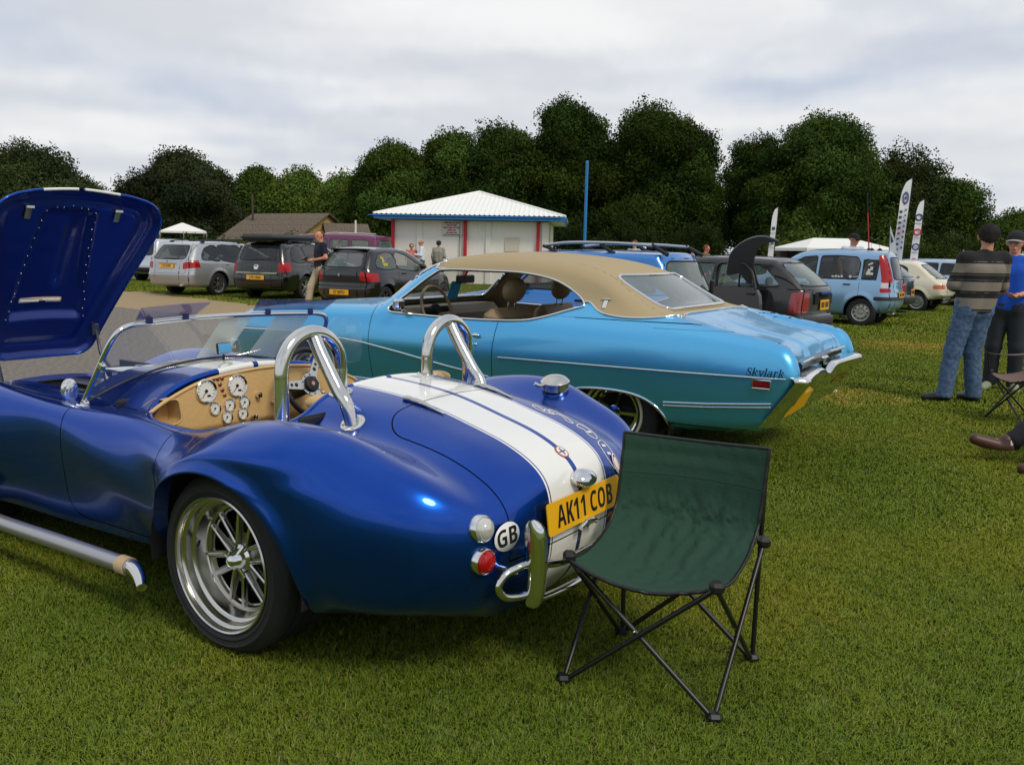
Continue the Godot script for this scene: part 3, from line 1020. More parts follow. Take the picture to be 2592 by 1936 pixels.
func roadster_screen(car: Node3D) -> void:
	var lo := func(a: float): return V(1.10 + .05 * a * a, .868 - .15 * pow(absf(a), 2.3), .635 * a)
	var hi := func(a: float): return V(1.005 - .09 * a * a, 1.080 - .012 * a * a, .605 * a)
	var root := Node3D.new(); root.name = "windscreen"
	car.add_child(root, true)
	var nu := 41; var nv := 13
	var P := PackedVector3Array(); var U := PackedVector2Array()
	for i in nu:
		for j in nv:
			var a := -1.0 + 2.0 * i / (nu - 1); var b := float(j) / (nv - 1)
			var p: Vector3 = lo.call(a).lerp(hi.call(a), b)
			P.append(p); U.append(Vector2(p.z, b * .33))
	var g := grid(P, nu, nv, false, U)
	var c := clip(g, func(_p, u: Vector2): return sd_rbox(u - Vector2(0, .115), Vector2(.612, .212), .07) if u.y > .15 else -1.0)
	var shield: Sh = c[0]
	# two frosted bands on the glass
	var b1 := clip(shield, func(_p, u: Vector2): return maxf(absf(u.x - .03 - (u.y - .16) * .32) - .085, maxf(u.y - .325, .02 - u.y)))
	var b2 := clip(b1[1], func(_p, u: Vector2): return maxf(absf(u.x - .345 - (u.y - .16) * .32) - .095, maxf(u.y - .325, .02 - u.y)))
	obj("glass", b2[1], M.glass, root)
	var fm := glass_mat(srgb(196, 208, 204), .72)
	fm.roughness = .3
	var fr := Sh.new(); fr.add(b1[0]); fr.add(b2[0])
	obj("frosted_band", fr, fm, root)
	var frame := Sh.new()
	var path := []
	for b in [-.06, .15, .35, .55, .72]: path.append((lo.call(-1.0) as Vector3).lerp(hi.call(-1.0), b))
	for a in [-.985, -.94, -.86]: path.append((lo.call(a) as Vector3).lerp(hi.call(a), [.88, .965, 1.0][[-.985, -.94, -.86].find(a)]))
	for k in 15: path.append(hi.call(-.78 + 1.56 * k / 14.0))
	for a in [.86, .94, .985]: path.append((lo.call(a) as Vector3).lerp(hi.call(a), [1.0, .965, .88][[.86, .94, .985].find(a)]))
	for b in [.72, .55, .35, .15, -.06]: path.append((lo.call(1.0) as Vector3).lerp(hi.call(1.0), b))
	tube(frame, smooth_path(path, 3), .0115, 12)
	var sill := []
	for k in 21: sill.append(lo.call(-1.0 + .1 * k) + V(-.004, .004, 0))
	obj("frame", frame, M.chrome, root)
	var seal := Sh.new()
	tube(seal, smooth_path(sill, 2), .005, 8)
	obj("rubber_seal", seal, M.black, root)
	var clamps := Sh.new()
	for sg in [-1.0, 1.0]:
		for b in [.02, .52]:
			var p: Vector3 = (lo.call(sg) as Vector3).lerp(hi.call(sg), b)
			box(clamps, p + V(-.015, 0, 0), V(.035, .045 if b < .1 else .03, .022), .005, Basis(Vector3.BACK, .5))
		box(clamps, V(1.13, .715, sg * .645), V(.07, .025, .03), .006)
	parts("screen_bracket", clamps, M.chrome, root)
	# tinted sun visors on the top rail
	for zz in [[-.50, -.16], [.16, .56]]:
		var vis := Node3D.new(); vis.name = "sun_visor"
		root.add_child(vis, true)
		var n := 8; var Q := PackedVector3Array()
		for i in n:
			for j in 3:
				var a: float = lerpf(zz[0], zz[1], float(i) / (n - 1)) / .605
				var p: Vector3 = hi.call(a)
				var skew := (.05 * j / 2.0) * (1.0 if i == n - 1 else 0.0)
				Q.append(p + V(-.045, .055, 0) * (j / 2.0) + V(-.004, .016, skew))
		obj("tinted_panel", thick(grid(Q, n, 3), .004), M.blue_glass, vis)
		var cl := Sh.new()
		for f in [.2, .8]:
			var p: Vector3 = hi.call(lerpf(zz[0], zz[1], f) / .605)
			box(cl, p + V(-.012, .012, 0), V(.02, .03, .028), .005)
		obj("visor_clamp", cl, mat(srgb(30, 40, 90), .3), vis)
	# wind wing on the far side
	var wing := Sh.new()
	prism(wing, rrect(.2, .24, .05), .004, Transform3D(Basis(Vector3.UP, PI + .25), V(.87, .93, .66)))
	obj("wind_wing", wing, glass_mat(srgb(235, 242, 240), .015), root)
	# interior mirror on its stalk
	var mir := Node3D.new(); mir.name = "interior_mirror"
	mir.transform = Transform3D(Basis(V(0, 0, 1), V(.1, 1, 0).normalized(), V(-1, .1, 0).normalized()) * Basis(Vector3.UP, .35), V(1.02, .925, .01))
	car.add_child(mir, true)
	var mb := Sh.new(); box(mb, V(0, 0, -.008), V(.115, .052, .012), .005); tube(mb, line(V(0, -.03, -.01), V(0, -.08, -.02)), .006)
	obj("mirror_back", mb, M.black, mir)
	var mg := Sh.new(); prism(mg, rrect(.108, .046, .008), .002, at(V(0, 0, -.001)))
	obj("mirror_glass", mg, M.mirror, mir)
	# door mirror on the near scuttle
	var dm := Node3D.new(); dm.name = "wing_mirror"
	dm.transform = Transform3D(Basis(V(0, 0, 1), V(0, 1, 0), V(-1, 0, 0)) * Basis(Vector3.UP, -.15), V(1.30, .765, -.60))
	car.add_child(dm, true)
	var db := Sh.new(); ellipsoid(db, V(0, 0, -.012), V(.036, .052, .022), 20); tube(db, smooth_path([V(.01, -.03, -.02), V(.03, -.06, -.015), V(.055, -.075, .03)], 4), .006)
	obj("mirror_shell", db, M.chrome, dm)
	var dg := Sh.new(); lathe(dg, [Vector2(.006, .0004), Vector2(.0055, .9), Vector2(.004, 1.0)], 24, Transform3D(Basis().scaled(V(.032, .048, 1)), Vector3.ZERO))
	obj("mirror_glass", dg, M.mirror, dm)
	# wipers
	var wp := Sh.new()
	tube(wp, PackedVector3Array([V(1.19, .845, .12), V(1.11, .885, .30)]), .006)
	tube(wp, PackedVector3Array([V(1.19, .80, -.38), V(1.12, .86, -.18)]), .006)
	parts("wiper", wp, M.steel, car)

func roadster_bonnet(car: Node3D) -> void:
	# stands open on its front hinge; a runs across, b from hinge to the scuttle edge
	var root := Node3D.new(); root.name = "bonnet"
	car.add_child(root, true)
	var base := V(2.66, .70, .02); var top := V(2.13, 1.655, .02)
	var along := (top - base); var L := along.length(); along /= L
	var outn := V(along.y, -along.x, 0).normalized()   # painted side faces forwards
	var half := smooth2([Vector2(0, -.01), Vector2(.20, 0), Vector2(.265, .03), Vector2(.30, .09), Vector2(.37, .35), Vector2(.44, .65), Vector2(.478, .86), Vector2(.47, .97), Vector2(.41, 1.055), Vector2(.27, 1.088), Vector2(0, 1.10)], 5, false)
	var outline := PackedVector2Array()
	for p in half: outline.append(p)
	for i in range(half.size() - 2, 0, -1): outline.append(Vector2(-half[i].x, half[i].y))
	var nu := 81; var nv := 91
	var P := PackedVector3Array(); var U := PackedVector2Array()
	for i in nu:
		for j in nv:
			var a := -.5 + 1.0 * i / (nu - 1); var b := -.02 + 1.14 * j / (nv - 1)
			var d := -poly_d(Vector2(a, b), outline)
			var h := .10 * (1.0 - (a / .5) * (a / .5)) + .05 * (1.0 - pow((b - .5) / .6, 2.0))
			h -= .030 * exp(-pow(d / .018, 2.0))            # turned flange
			h += .012 * exp(-pow((d - .085) / .02, 2.0))    # pressed stiffening bead
			var wid := lerpf(.20, .12, clampf((b - .2) / .75, 0, 1))
			var sc := smoothstep(wid + .03, wid - .01, absf(a)) * smoothstep(.22, .27, b) * smoothstep(.97, .90, b)
			h += .035 * sc                                   # back of the air scoop
			h += .012 * exp(-pow((a - .055) / .03, 2.0)) * smoothstep(.4, .5, b) * smoothstep(.92, .8, b)
			P.append(base + along * b * (L / 1.10) + outn * h + V(0, 0, a)); U.append(Vector2(a, b))
	var g := grid(P, nu, nv, false, U)
	for i in g.N.size():
		if g.N[i].dot(outn) > 0: g.N[i] = -g.N[i]
	var c := clip(g, func(_p, u): return poly_d(u, outline))
	var edge: Array = c[2]
	var slot := func(_p, u: Vector2): return sd_rbox(u - Vector2(-.02, .335), Vector2(.125, .016), .008)
	var c2 := clip(c[0], slot)
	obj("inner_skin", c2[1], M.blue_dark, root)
	var outer := Sh.new()
	for i in c2[1].P.size(): outer.v(c2[1].P[i] + outn * .012, -c2[1].N[i], c2[1].U[i])
	outer.I = c2[1].I
	var sc2 := clip(outer, func(_p, u: Vector2): return absf(u.x) - .20)
	var sc3 := clip(sc2[0], func(_p, u: Vector2): return absf(u.x) - .02)
	obj("outer_skin", sc2[1].add(sc3[0]), M.blue, root)
	obj("bonnet_stripe", sc3[1], M.white, root)
	var ed := Sh.new(); bead(ed, edge, .008, -.006, 8)
	var e2 := clip(ed, func(p: Vector3, _u): return maxf(absf(p.z - .02) - .215, 1.5 - p.y))
	obj("rolled_edge", e2[1], M.blue, root)
	var e3 := clip(e2[0], func(p: Vector3, _u): return absf(p.z - .02) - .018)
	obj("rolled_edge", e3[1], M.white, root)
	var mesh_bar := Sh.new()
	for k in 2:
		var aa := -.085 + .125 * k
		var q := base + along * (.335 + .006 * k) * (L / 1.10) + outn * .17 + V(0, 0, aa)
		box(mesh_bar, q, V(.008, .008, .105), .002)
	parts("scoop_edge", mesh_bar, M.white, root)
	var put := func(a: float, b: float) -> Vector3:
		var best := 1e9; var r := Vector3.ZERO
		for i in c2[1].P.size():
			var d: float = (c2[1].U[i] - Vector2(a, b)).length_squared()
			if d < best: best = d; r = c2[1].P[i]
		return r
	var riv := Sh.new()
	for k in 13:
		var b := .24 + .70 * k / 12.0
		var w := lerpf(.22, .14, k / 12.0)
		for sg in [-1.0, 1.0]: ellipsoid(riv, put.call(sg * w, b) - outn * .003, Vector3.ONE * .0045, 6)
	for k in 5: ellipsoid(riv, put.call(-.09 + .045 * k, .965 + .012 * sin(PI * k / 4.0)) - outn * .003, Vector3.ONE * .0045, 6)
	parts("rivet", riv, M.steel, root)
	for sg in [-1.0, 1.0]:
		var lt := Sh.new()
		var p: Vector3 = put.call(sg * .245, .945)
		box(lt, p - outn * .012, V(.014, .075, .034), .005, Basis(Vector3.BACK, atan2(-along.x, along.y)))
		box(lt, p - outn * .016 + along * .035, V(.02, .02, .046), .004)
		obj("latch", lt, M.alu, root)
		var hg := Sh.new()
		var p2: Vector3 = put.call(sg * .30, .17)
		box(hg, p2 - outn * .015, V(.02, .07, .05), .005)
		tube(hg, PackedVector3Array([p2 - outn * .02, p2 - outn * .06 + V(0, -.12, 0), V(2.45, .60, sg * .33)]), .009)
		obj("stay", hg, mat(srgb(70, 72, 84), .3, .7), root)

func decal(called: String, src: Sh, f: Callable, m: Material, parent: Node3D, up := .0012) -> void:
	var c: Array = clip(src, f)
	var s: Sh = c[0]
	for i in s.P.size(): s.P[i] += s.N[i] * up
	if s.I.size(): obj(called, s, m, parent)

func roadster_tail(car: Node3D) -> void:
	# number plate, tipped to follow the lid
	var pl := Node3D.new(); pl.name = "number_plate"
	var nrm := V(-1, .14, 0).normalized()
	pl.transform = face_to(V(-.972, .522, .0), nrm)
	car.add_child(pl, true)
	var s := Sh.new(); prism(s, rrect(.520, .111, .012), .004)
	obj("plate", s, M.plate_yellow, pl)
	letters("registration", "AK11 COB", .105, M.print_black, at(V(0, -.002, .0045)), pl, .001, "Droid Sans", true, .82)
	var pb := Sh.new(); box(pb, V(0, 0, -.02), V(.4, .08, .04), .004)
	obj("plate_bracket", pb, M.black, pl)
	# plate lamp
	var la := Sh.new()
	ellipsoid(la, V(-.962, .618, 0), V(.045, .030, .062), 20, Basis(Vector3.BACK, .3)); box(la, V(-.95, .612, 0), V(.06, .04, .105), .014, Basis(Vector3.BACK, .3))
	obj("plate_lamp", la, M.chrome, car)
	# boot handle
	var q: Array = on_tail(.452, 0)
	var hd := Sh.new()
	lathe(hd, [Vector2(0, .022), Vector2(.012, .02), Vector2(.02, .012), Vector2(.03, .012)], 18, face_to(q[0], q[1]))
	tube(hd, smooth_path([q[0] + q[1] * .03 + V(0, 0, -.055), q[0] + q[1] * .034 + V(0, .012, -.02), q[0] + q[1] * .034 + V(0, .012, .02), q[0] + q[1] * .03 + V(0, 0, .055)], 5), .011, 12)
	obj("boot_handle", hd, M.chrome, car)
	# lamps
	for sg in [-1.0, 1.0]:
		for l in [[.565, "indicator_lamp", M.clear_lens], [.462, "tail_lamp", M.red_lens]]:
			var t: Array = on_tail(l[0], sg * .555)
			var root := Node3D.new(); root.name = l[1]
			var n2 := (t[1] as Vector3).lerp(V(-1, 0, 0), .45).normalized()
			root.transform = face_to(t[0], n2)
			car.add_child(root, true)
			var bz := Sh.new()
			lathe(bz, [Vector2(-.02, .044), Vector2(.014, .043), Vector2(.018, .040), Vector2(.016, .037)], 32)
			obj("bezel", bz, M.chrome, root)
			var ln := Sh.new()
			lathe(ln, [Vector2(.014, .0375), Vector2(.026, .033), Vector2(.027, .030), Vector2(.031, .027), Vector2(.032, .024), Vector2(.035, .020), Vector2(.0355, .016), Vector2(.038, .010), Vector2(.039, .0005)], 32, Transform3D(), .9)
			obj("lens", ln, l[2], root)
	# bumper tubes and overriders
	for sg in [-1.0, 1.0]:
		var ov := Sh.new()
		var pts := [V(-1.095, .285, 0), V(-1.105, .32, 0), V(-1.108, .39, 0), V(-1.108, .47, 0), V(-1.104, .53, 0), V(-1.092, .565, 0)]
		tube(ov, smooth_path(pts, 4), PackedFloat32Array([.016, .022, .025, .027, .028, .029, .030, .031, .031, .032, .032, .032, .032, .032, .032, .031, .030, .028, .025, .020, .010]), 16)
		var o := obj("overrider", ov.moved(Transform3D(Basis(V(1.2, 0, 0), V(0, 1, 0), V(0, 0, .95)), V(.295, .012, sg * .425))), M.chrome, car)
		var tb := Sh.new()
		tube(tb, smooth_path([V(-1.01, .435, sg * .425), V(-1.0, .432, sg * .47), V(-.985, .42, sg * .52), V(-.975, .385, sg * .545), V(-.985, .350, sg * .525), V(-1.0, .335, sg * .47), V(-1.01, .335, sg * .425)], 6), .0125, 14)
		tube(tb, line(V(-1.0, .42, sg * .48), V(-.88, .42, sg * .48)), .010, 12)
		obj("bumper_loop", tb, M.steel, car)
	var tt := Sh.new()
	tube(tt, smooth_path([V(-1.02, .425, -.405), V(-1.035, .40, -.28), V(-1.03, .39, -.16), V(-1.03, .39, .16), V(-1.035, .40, .28), V(-1.02, .425, .405)], 6), .0135, 14)
	tube(tt, smooth_path([V(-1.01, .30, -.405), V(-1.02, .285, -.2), V(-1.02, .285, .2), V(-1.01, .30, .405)], 6), .0135, 14)
	obj("bumper_bar", tt, M.steel, car)
	# fuel filler
	var fp: Array = on_top(-.44, .655)
	var ff := Sh.new()
	var fx := face_to(fp[0], (fp[1] as Vector3).lerp(Vector3.UP, .5).normalized(), V(1, 0, 0))
	lathe(ff, [Vector2(-.01, .062), Vector2(.012, .06), Vector2(.016, .066), Vector2(.026, .066), Vector2(.042, .05), Vector2(.050, .03), Vector2(.052, .0005)], 32, fx)
	tube(ff, smooth_path([fx * V(-.05, .02, .02), fx * V(-.085, .03, .024), fx * V(-.10, .045, .036)], 4), .009, 10)
	tube(ff, line(fx * V(.06, 0, .018), fx * V(.082, 0, .014)), .012, 10)
	obj("fuel_filler", ff, M.alu, car)
	# boot hinges
	for sg in [-1.0, 1.0]:
		var hs := Sh.new()
		var a: Array = on_top(-.325, sg * .222); var b: Array = on_top(-.50, sg * .222)
		var mid: Array = on_top(-.41, sg * .222)
		tube(hs, smooth_path([a[0] + a[1] * .008, mid[0] + mid[1] * .009, b[0] + b[1] * .004], 4), PackedFloat32Array([.009, .010, .011, .010, .009, .007, .006, .005, .003]), 10)
		box(hs, a[0] + a[1] * .008, V(.035, .018, .026), .006)
		obj("boot_hinge", hs, M.alu, car)
	# stickers
	var bd: Array = on_top(-.868, 0)
	var bx := face_to(bd[0], bd[1], V(1, 0, 0))
	var b1 := Sh.new(); lathe(b1, [Vector2(.001, .030), Vector2(.0025, .029), Vector2(.0025, .0005)], 28, bx)
	obj("round_badge", b1, mat(srgb(178, 70, 56), .35), car)
	var b2 := Sh.new(); lathe(b2, [Vector2(.003, .024), Vector2(.0032, .0005)], 24, bx)
	obj("round_badge", b2, M.print_white, car)
	var b3 := Sh.new()
	box(b3, bx * V(0, 0, .004), V(.04, .001, .005), .0003, bx.basis * Basis(Vector3.RIGHT, PI / 2))
	box(b3, bx * V(0, 0, .0045), V(.005, .001, .034), .0003, bx.basis * Basis(Vector3.RIGHT, PI / 2))
	obj("round_badge", b3, mat(srgb(40, 40, 110), .35), car)
	var gq: Array = on_tail(.512, -.447)
	var gx := face_to(gq[0] + gq[1] * .004, gq[1])
	gx.basis = gx.basis * Basis(Vector3.BACK, .06)
	var ov2 := Sh.new(); lathe(ov2, [Vector2(0, 1.0), Vector2(.001, .99), Vector2(.001, .0005)], 36, gx * Transform3D(Basis().scaled(V(.062, .046, 1)), Vector3.ZERO))
	var gb := obj("country_sticker", ov2, M.print_white, car)
	letters("lettering", "GB", .078, M.print_black, gx * at(V(0, -.001, .0018)), gb, .0006)
	# white outlines of race circuits on the far side of the boot
	var outl := [
		[[-.60, .235], [-.575, .255], [-.60, .265], [-.635, .25], [-.625, .27], [-.66, .275], [-.67, .26], [-.64, .24]],
		[[-.66, .255], [-.63, .30], [-.70, .30], [-.755, .275], [-.735, .262], [-.70, .285], [-.675, .28]],
		[[-.775, .27], [-.765, .31], [-.80, .325], [-.84, .315], [-.85, .285], [-.825, .27], [-.80, .282]],
		[[-.868, .275], [-.86, .325], [-.89, .335], [-.92, .33], [-.935, .30], [-.925, .27], [-.895, .262]]]
	for o in outl:
		var pts := []
		for p in o:
			var w: Array = on_top(p[0], p[1]) if p[0] > -.9 else on_top(p[0], p[1])
			pts.append(w[0] + w[1] * .001)
		var st := Sh.new()
		tube(st, smooth_path(pts, 4, true), .0022, 5, true)
		obj("circuit_sticker", st, M.print_white, car)
	for p in [[-.815, .298], [-.88, .30], [-.905, .298]]:
		var w: Array = on_top(p[0], p[1])
		var sq := Sh.new(); prism(sq, rrect(.03, .012, .001), .001, face_to(w[0] + w[1] * .001, w[1], V(1, 0, 0)))
		obj("circuit_sticker", sq, M.print_white, car)
	var rs: Array = on_tail(.60, .32)
	var rsx := face_to(rs[0] + rs[1] * .003, rs[1])
	var rr := Sh.new(); lathe(rr, [Vector2(0, 1.0), Vector2(.001, .98), Vector2(.001, .0005)], 24, rsx * Transform3D(Basis().scaled(V(.026, .042, 1)), Vector3.ZERO))
	obj("club_sticker", rr, M.print_white, car)
	var rr2 := Sh.new(); lathe(rr2, [Vector2(.0012, 1.0), Vector2(.0016, .98), Vector2(.0016, .80), Vector2(.0012, .79)], 24, rsx * Transform3D(Basis().scaled(V(.022, .037, 1)), Vector3.ZERO))
	obj("club_sticker", rr2, mat(srgb(150, 60, 60), .4), car)

# ---------------------------------------------------------------- car bodies: a side outline given width, rounded edges and a crowned top
func near_edge(p: Vector2, ol: PackedVector2Array, on: PackedVector2Array) -> Array:   # [distance, positive inside; outward direction]
	var best := 1e9; var bi := 0; var bt := 0.0
	var inside := false
	var n := ol.size()
	var j := n - 1
	for i in n:
		var a := ol[j]; var b := ol[i]
		var e := b - a; var w := p - a
		var h := clampf(w.dot(e) / e.length_squared(), 0.0, 1.0)
		var d := (w - e * h).length_squared()
		if d < best: best = d; bi = i; bt = h
		if (a.y > p.y) != (b.y > p.y) and p.x < (b.x - a.x) * (p.y - a.y) / (b.y - a.y) + a.x: inside = not inside
		j = i
	var o := on[(bi - 1 + n) % n].lerp(on[bi], bt).normalized()
	return [sqrt(best) if inside else -sqrt(best), o]

func curve1(pts: Array, x: float) -> float:   # smooth curve through [x, y] pairs, x rising
	var n := pts.size()
	if x <= pts[0][0]: return pts[0][1]
	if x >= pts[n - 1][0]: return pts[n - 1][1]
	var i := 0
	while x > pts[i + 1][0]: i += 1
	var t: float = (x - pts[i][0]) / (pts[i + 1][0] - pts[i][0])
	var h: float = pts[i + 1][0] - pts[i][0]
	var m0: float = (pts[i + 1][1] - pts[maxi(i - 1, 0)][1]) / maxf(pts[i + 1][0] - pts[maxi(i - 1, 0)][0], 1e-5)
	var m1: float = (pts[mini(i + 2, n - 1)][1] - pts[i][1]) / maxf(pts[mini(i + 2, n - 1)][0] - pts[i][0], 1e-5)
	var t2 := t * t; var t3 := t2 * t
	return (2 * t3 - 3 * t2 + 1) * pts[i][1] + (t3 - 2 * t2 + t) * h * m0 + (-2 * t3 + 3 * t2) * pts[i + 1][1] + (t3 - t2) * h * m1

func shell(ol: PackedVector2Array, W: Callable, r: float, step: float, crown: Callable, across := 10) -> Sh:
	var n := ol.size()
	var on := PackedVector2Array(); on.resize(n)
	var cw := Geometry2D.is_polygon_clockwise(ol)
	for i in n:
		var e := (ol[(i + 1) % n] - ol[(i - 1 + n) % n]).normalized()
		on[i] = Vector2(e.y, -e.x) * (-1.0 if cw else 1.0)
	var lo := ol[0]; var hi := ol[0]
	for p in ol: lo = lo.min(p); hi = hi.max(p)
	lo -= Vector2.ONE * step * 1.2; hi += Vector2.ONE * step * 1.2
	var nx := int((hi.x - lo.x) / step) + 2; var ny := int((hi.y - lo.y) / step) + 2
	var s := Sh.new()
	for i in nx:
		for j in ny:
			var p := Vector2(lo.x + step * i, lo.y + step * j)
			var q := near_edge(p, ol, on)
			var dd := clampf(q[0], 0.0, r)
			var sf := (r - dd) / r; var cf := sqrt(maxf(0.0, 1.0 - sf * sf))
			var w: float = W.call(p)
			var g := Vector2(W.call(p + Vector2(.004, 0)) - w, W.call(p + Vector2(0, .004)) - w) / .004
			var o: Vector2 = q[1]
			s.v(V(p.x, p.y, w - r * (1.0 - cf)), (V(o.x * sf, o.y * sf, cf) - V(g.x, g.y, 0) * cf).normalized(), Vector2(q[0], 0))
	for i in nx - 1:
		for j in ny - 1:
			var a := i * ny + j
			if maxf(maxf(s.U[a].x, s.U[a + 1].x), maxf(s.U[a + ny].x, s.U[a + ny + 1].x)) < 0.0: continue
			s.q(a, a + ny, a + ny + 1, a + 1)
	s = clip(s, func(_p, u: Vector2): return -u.x)[0]
	var out := Sh.new()
	out.add(s)
	for i in s.P.size():
		s.P[i].z = -s.P[i].z; s.N[i].z = -s.N[i].z
	out.add(s)
	var b := out.P.size()
	var m := across * 2 + 1
	for i in n + 1:
		var p := ol[i % n]; var o := on[i % n]
		var w: float = W.call(p) - r
		for j in m:
			var t := -1.0 + 2.0 * j / (m - 1)
			var k: float = crown.call(p, absf(t))
			var k2: float = (crown.call(p, absf(t) + .01) - k) / .01 * signf(t) / maxf(w, .05)
			if absf(t) > .999: k -= .0012
			out.v(V(p.x + o.x * k, p.y + o.y * k, w * t * (1.0 if absf(t) < .999 else 1.012)), V(o.x, o.y, -k2).normalized(), Vector2(i, t))
	for i in n:
		for j in m - 1: out.q(b + i * m + j, b + (i + 1) * m + j, b + (i + 1) * m + j + 1, b + i * m + j + 1)
	return out

# a ready-made polygon cutter for the sides only
func side_poly(poly: PackedVector2Array, zmin := .3) -> Callable:
	return func(p: Vector3, _u): return poly_d(Vector2(p.x, p.y), poly) if absf(p.z) > zmin else 1.0

func take(K: Dictionary, f: Callable) -> Array:   # cuts a piece out of the body
	var c := clip(K.body, f)
	K.body = c[1]
	return [c[0], c[2]]

const PAIRS := ["side_window", "tail_lamp", "tail_lamp_clear", "quarter_panel", "arch_trim", "door_handle", "door_lock", "marker_lamp", "marker_frame", "pillar_emblem", "headlamp", "side_moulding", "sweep_moulding", "lower_moulding", "screen_trim", "window_trim", "vinyl_trim", "window_seal", "door_lining"]

func put(K: Dictionary, called: String, s: Sh, m: Material, parent: Node3D = null) -> MeshInstance3D:
	if s.I.size() == 0: return null
	if called in PAIRS:
		parts(called, warped(s, K.warp), m, parent if parent else K.node)
		return null
	return obj(called, warped(s, K.warp), m, parent if parent else K.node)

func gap(K: Dictionary, g: Sh, f: Callable, wd := .003) -> void:   # a shut line where f is 0
	var a := clip(K.body, func(p, u): return f.call(p, u) - wd)
	var b := clip(a[0], func(p, u): return f.call(p, u) + wd)
	var s: Sh = b[1]
	for i in s.P.size(): s.P[i] -= s.N[i] * .005
	g.add(s)
	K.body = Sh.new()
	K.body.add(a[1]); K.body.add(b[0])

func on_side(K: Dictionary, x: float, y: float, sg: float, lift := 0.0) -> Vector3:
	var z: float = K.W.call(Vector2(x, y))
	var g := Vector2(K.W.call(Vector2(x + .004, y)) - z, K.W.call(Vector2(x, y + .004)) - z) / .004
	return (V(x, y, z) + V(-g.x, -g.y, 1).normalized() * lift) * V(1, 1, sg)

func strip(K: Dictionary, s: Sh, pts: Array, r: float, sides := [-1.0, 1.0], lift := .003) -> Sh:   # a trim along the flanks
	for sg in sides:
		var path := PackedVector3Array()
		for i in pts.size() - 1:
			for k in 10:
				var t := k / 10.0
				path.append(on_side(K, lerpf(pts[i][0], pts[i + 1][0], t), lerpf(pts[i][1], pts[i + 1][1], t), sg, lift))
		path.append(on_side(K, pts[-1][0], pts[-1][1], sg, lift))
		tube(s, path, r, 6)
	return s

# wheel with alloy or steel centre; built once per look and copied
func wheel_set(car: Node3D, spots: Array, R_: float, rim_r: float, wd: float, style: Dictionary) -> void:
	var tyre := Sh.new()
	lathe(tyre, [Vector2(-.02, rim_r - .012), Vector2(.0, rim_r), Vector2(.008, lerpf(rim_r, R_, .45)), Vector2(.002, lerpf(rim_r, R_, .8)), Vector2(-.018, R_ - .004), Vector2(-.035, R_), Vector2(-.075, R_), Vector2(-.077, R_ - .006), Vector2(-.085, R_ - .006), Vector2(-.087, R_), Vector2(-wd + .035, R_), Vector2(-wd + .015, R_ - .01), Vector2(-wd, rim_r)], 40)
	var rim := Sh.new()
	lathe(rim, [Vector2(-.004, rim_r + .002), Vector2(.003, rim_r), Vector2(-.004, rim_r - .012), Vector2(-.03, rim_r - .02), Vector2(-.07, rim_r - .03), Vector2(-.07, rim_r - .05)], 36)
	var face := Sh.new()
	var dark := Sh.new()
	lathe(dark, [Vector2(-.075, .0005), Vector2(-.075, rim_r)], 24)
	var n: int = style.n
	if style.kind == "spoke":
		for k in n:
			var b := Basis(Vector3.BACK, TAU * k / n)
			var q := rim_r - .012
			prism(face, PackedVector2Array([Vector2(.02, -style.w * .55), Vector2(q, -style.w), Vector2(q, style.w), Vector2(.02, style.w * .55)]), .02, Transform3D(b, V(0, 0, -.035)))
		lathe(face, [Vector2(-.035, .055), Vector2(-.012, .05), Vector2(-.008, .03), Vector2(-.004, .0005)], 20)
	else:   # a pressed disc with slots
		lathe(face, [Vector2(-.03, rim_r - .012), Vector2(-.022, rim_r - .05), Vector2(-.006, rim_r - .07), Vector2(-.012, .05), Vector2(.0, .045), Vector2(.004, .0005)], 32)
		for k in n:
			var a := TAU * k / n
			box(dark, V(cos(a), sin(a), 0) * (rim_r - style.get("slot_in", .055)) + V(0, 0, -.018), V(style.w, .022, .02), .004, Basis(Vector3.BACK, a))
		for k in 5:
			var a := TAU * k / 5
			lathe(dark, [Vector2(-.012, .008), Vector2(.002, .007), Vector2(.002, .0004)], 8, at(V(cos(a), sin(a), 0) * .04))
	var src := []
	for w in spots:
		var root := Node3D.new(); root.name = "wheel"
		root.position = V(w[0], R_, w[1])
		root.rotation.y = PI if w[1] < 0 else 0.0
		car.add_child(root, true)
		if src.is_empty():
			src = [obj("tyre", tyre, M.rubber, root), obj("rim", rim, style.rim, root), obj("wheel_face", face, style.face, root), obj("wheel_slots", dark, M.dark, root)]
			if style.has("band"):
				var wb := Sh.new()
				lathe(wb, [Vector2(.006, rim_r + .018), Vector2(.0105, rim_r + .022), Vector2(.0105, rim_r + .034), Vector2(.006, rim_r + .038)], 40)
				src.append(obj("whitewall", wb, mat(srgb(205, 198, 178), .6), root))
		else:
			for o in src: again(str(o.name), o, Transform3D(), root)

func headrest_seat(K: Dictionary, x: float, y: float, z: float, m: Material, high := .62, wide := .46) -> void:
	var root := Node3D.new(); root.name = "seat"
	root.position = V(x, y, z); K.node.add_child(root, true)
	var s := Sh.new()
	box(s, V(.24, .0, 0), V(.50, .16, wide), .06)
	obj("cushion", s, m, root)
	s = Sh.new()
	box(s, V(-.06, high * .5, 0), V(.13, high, wide), .055, Basis(Vector3.BACK, .22))
	obj("backrest", s, m, root)
	s = Sh.new()
	ellipsoid(s, V(-.15, high + .13, 0), V(.065, .10, .14), 18, Basis(Vector3.BACK, .2))
	obj("headrest", s, m, root)
	s = Sh.new()
	for sg in [-1.0, 1.0]: tube(s, line(V(-.12, high - .05, sg * .05), V(-.14, high + .08, sg * .05)), .007)
	obj("headrest_post", s, M.chrome, root)

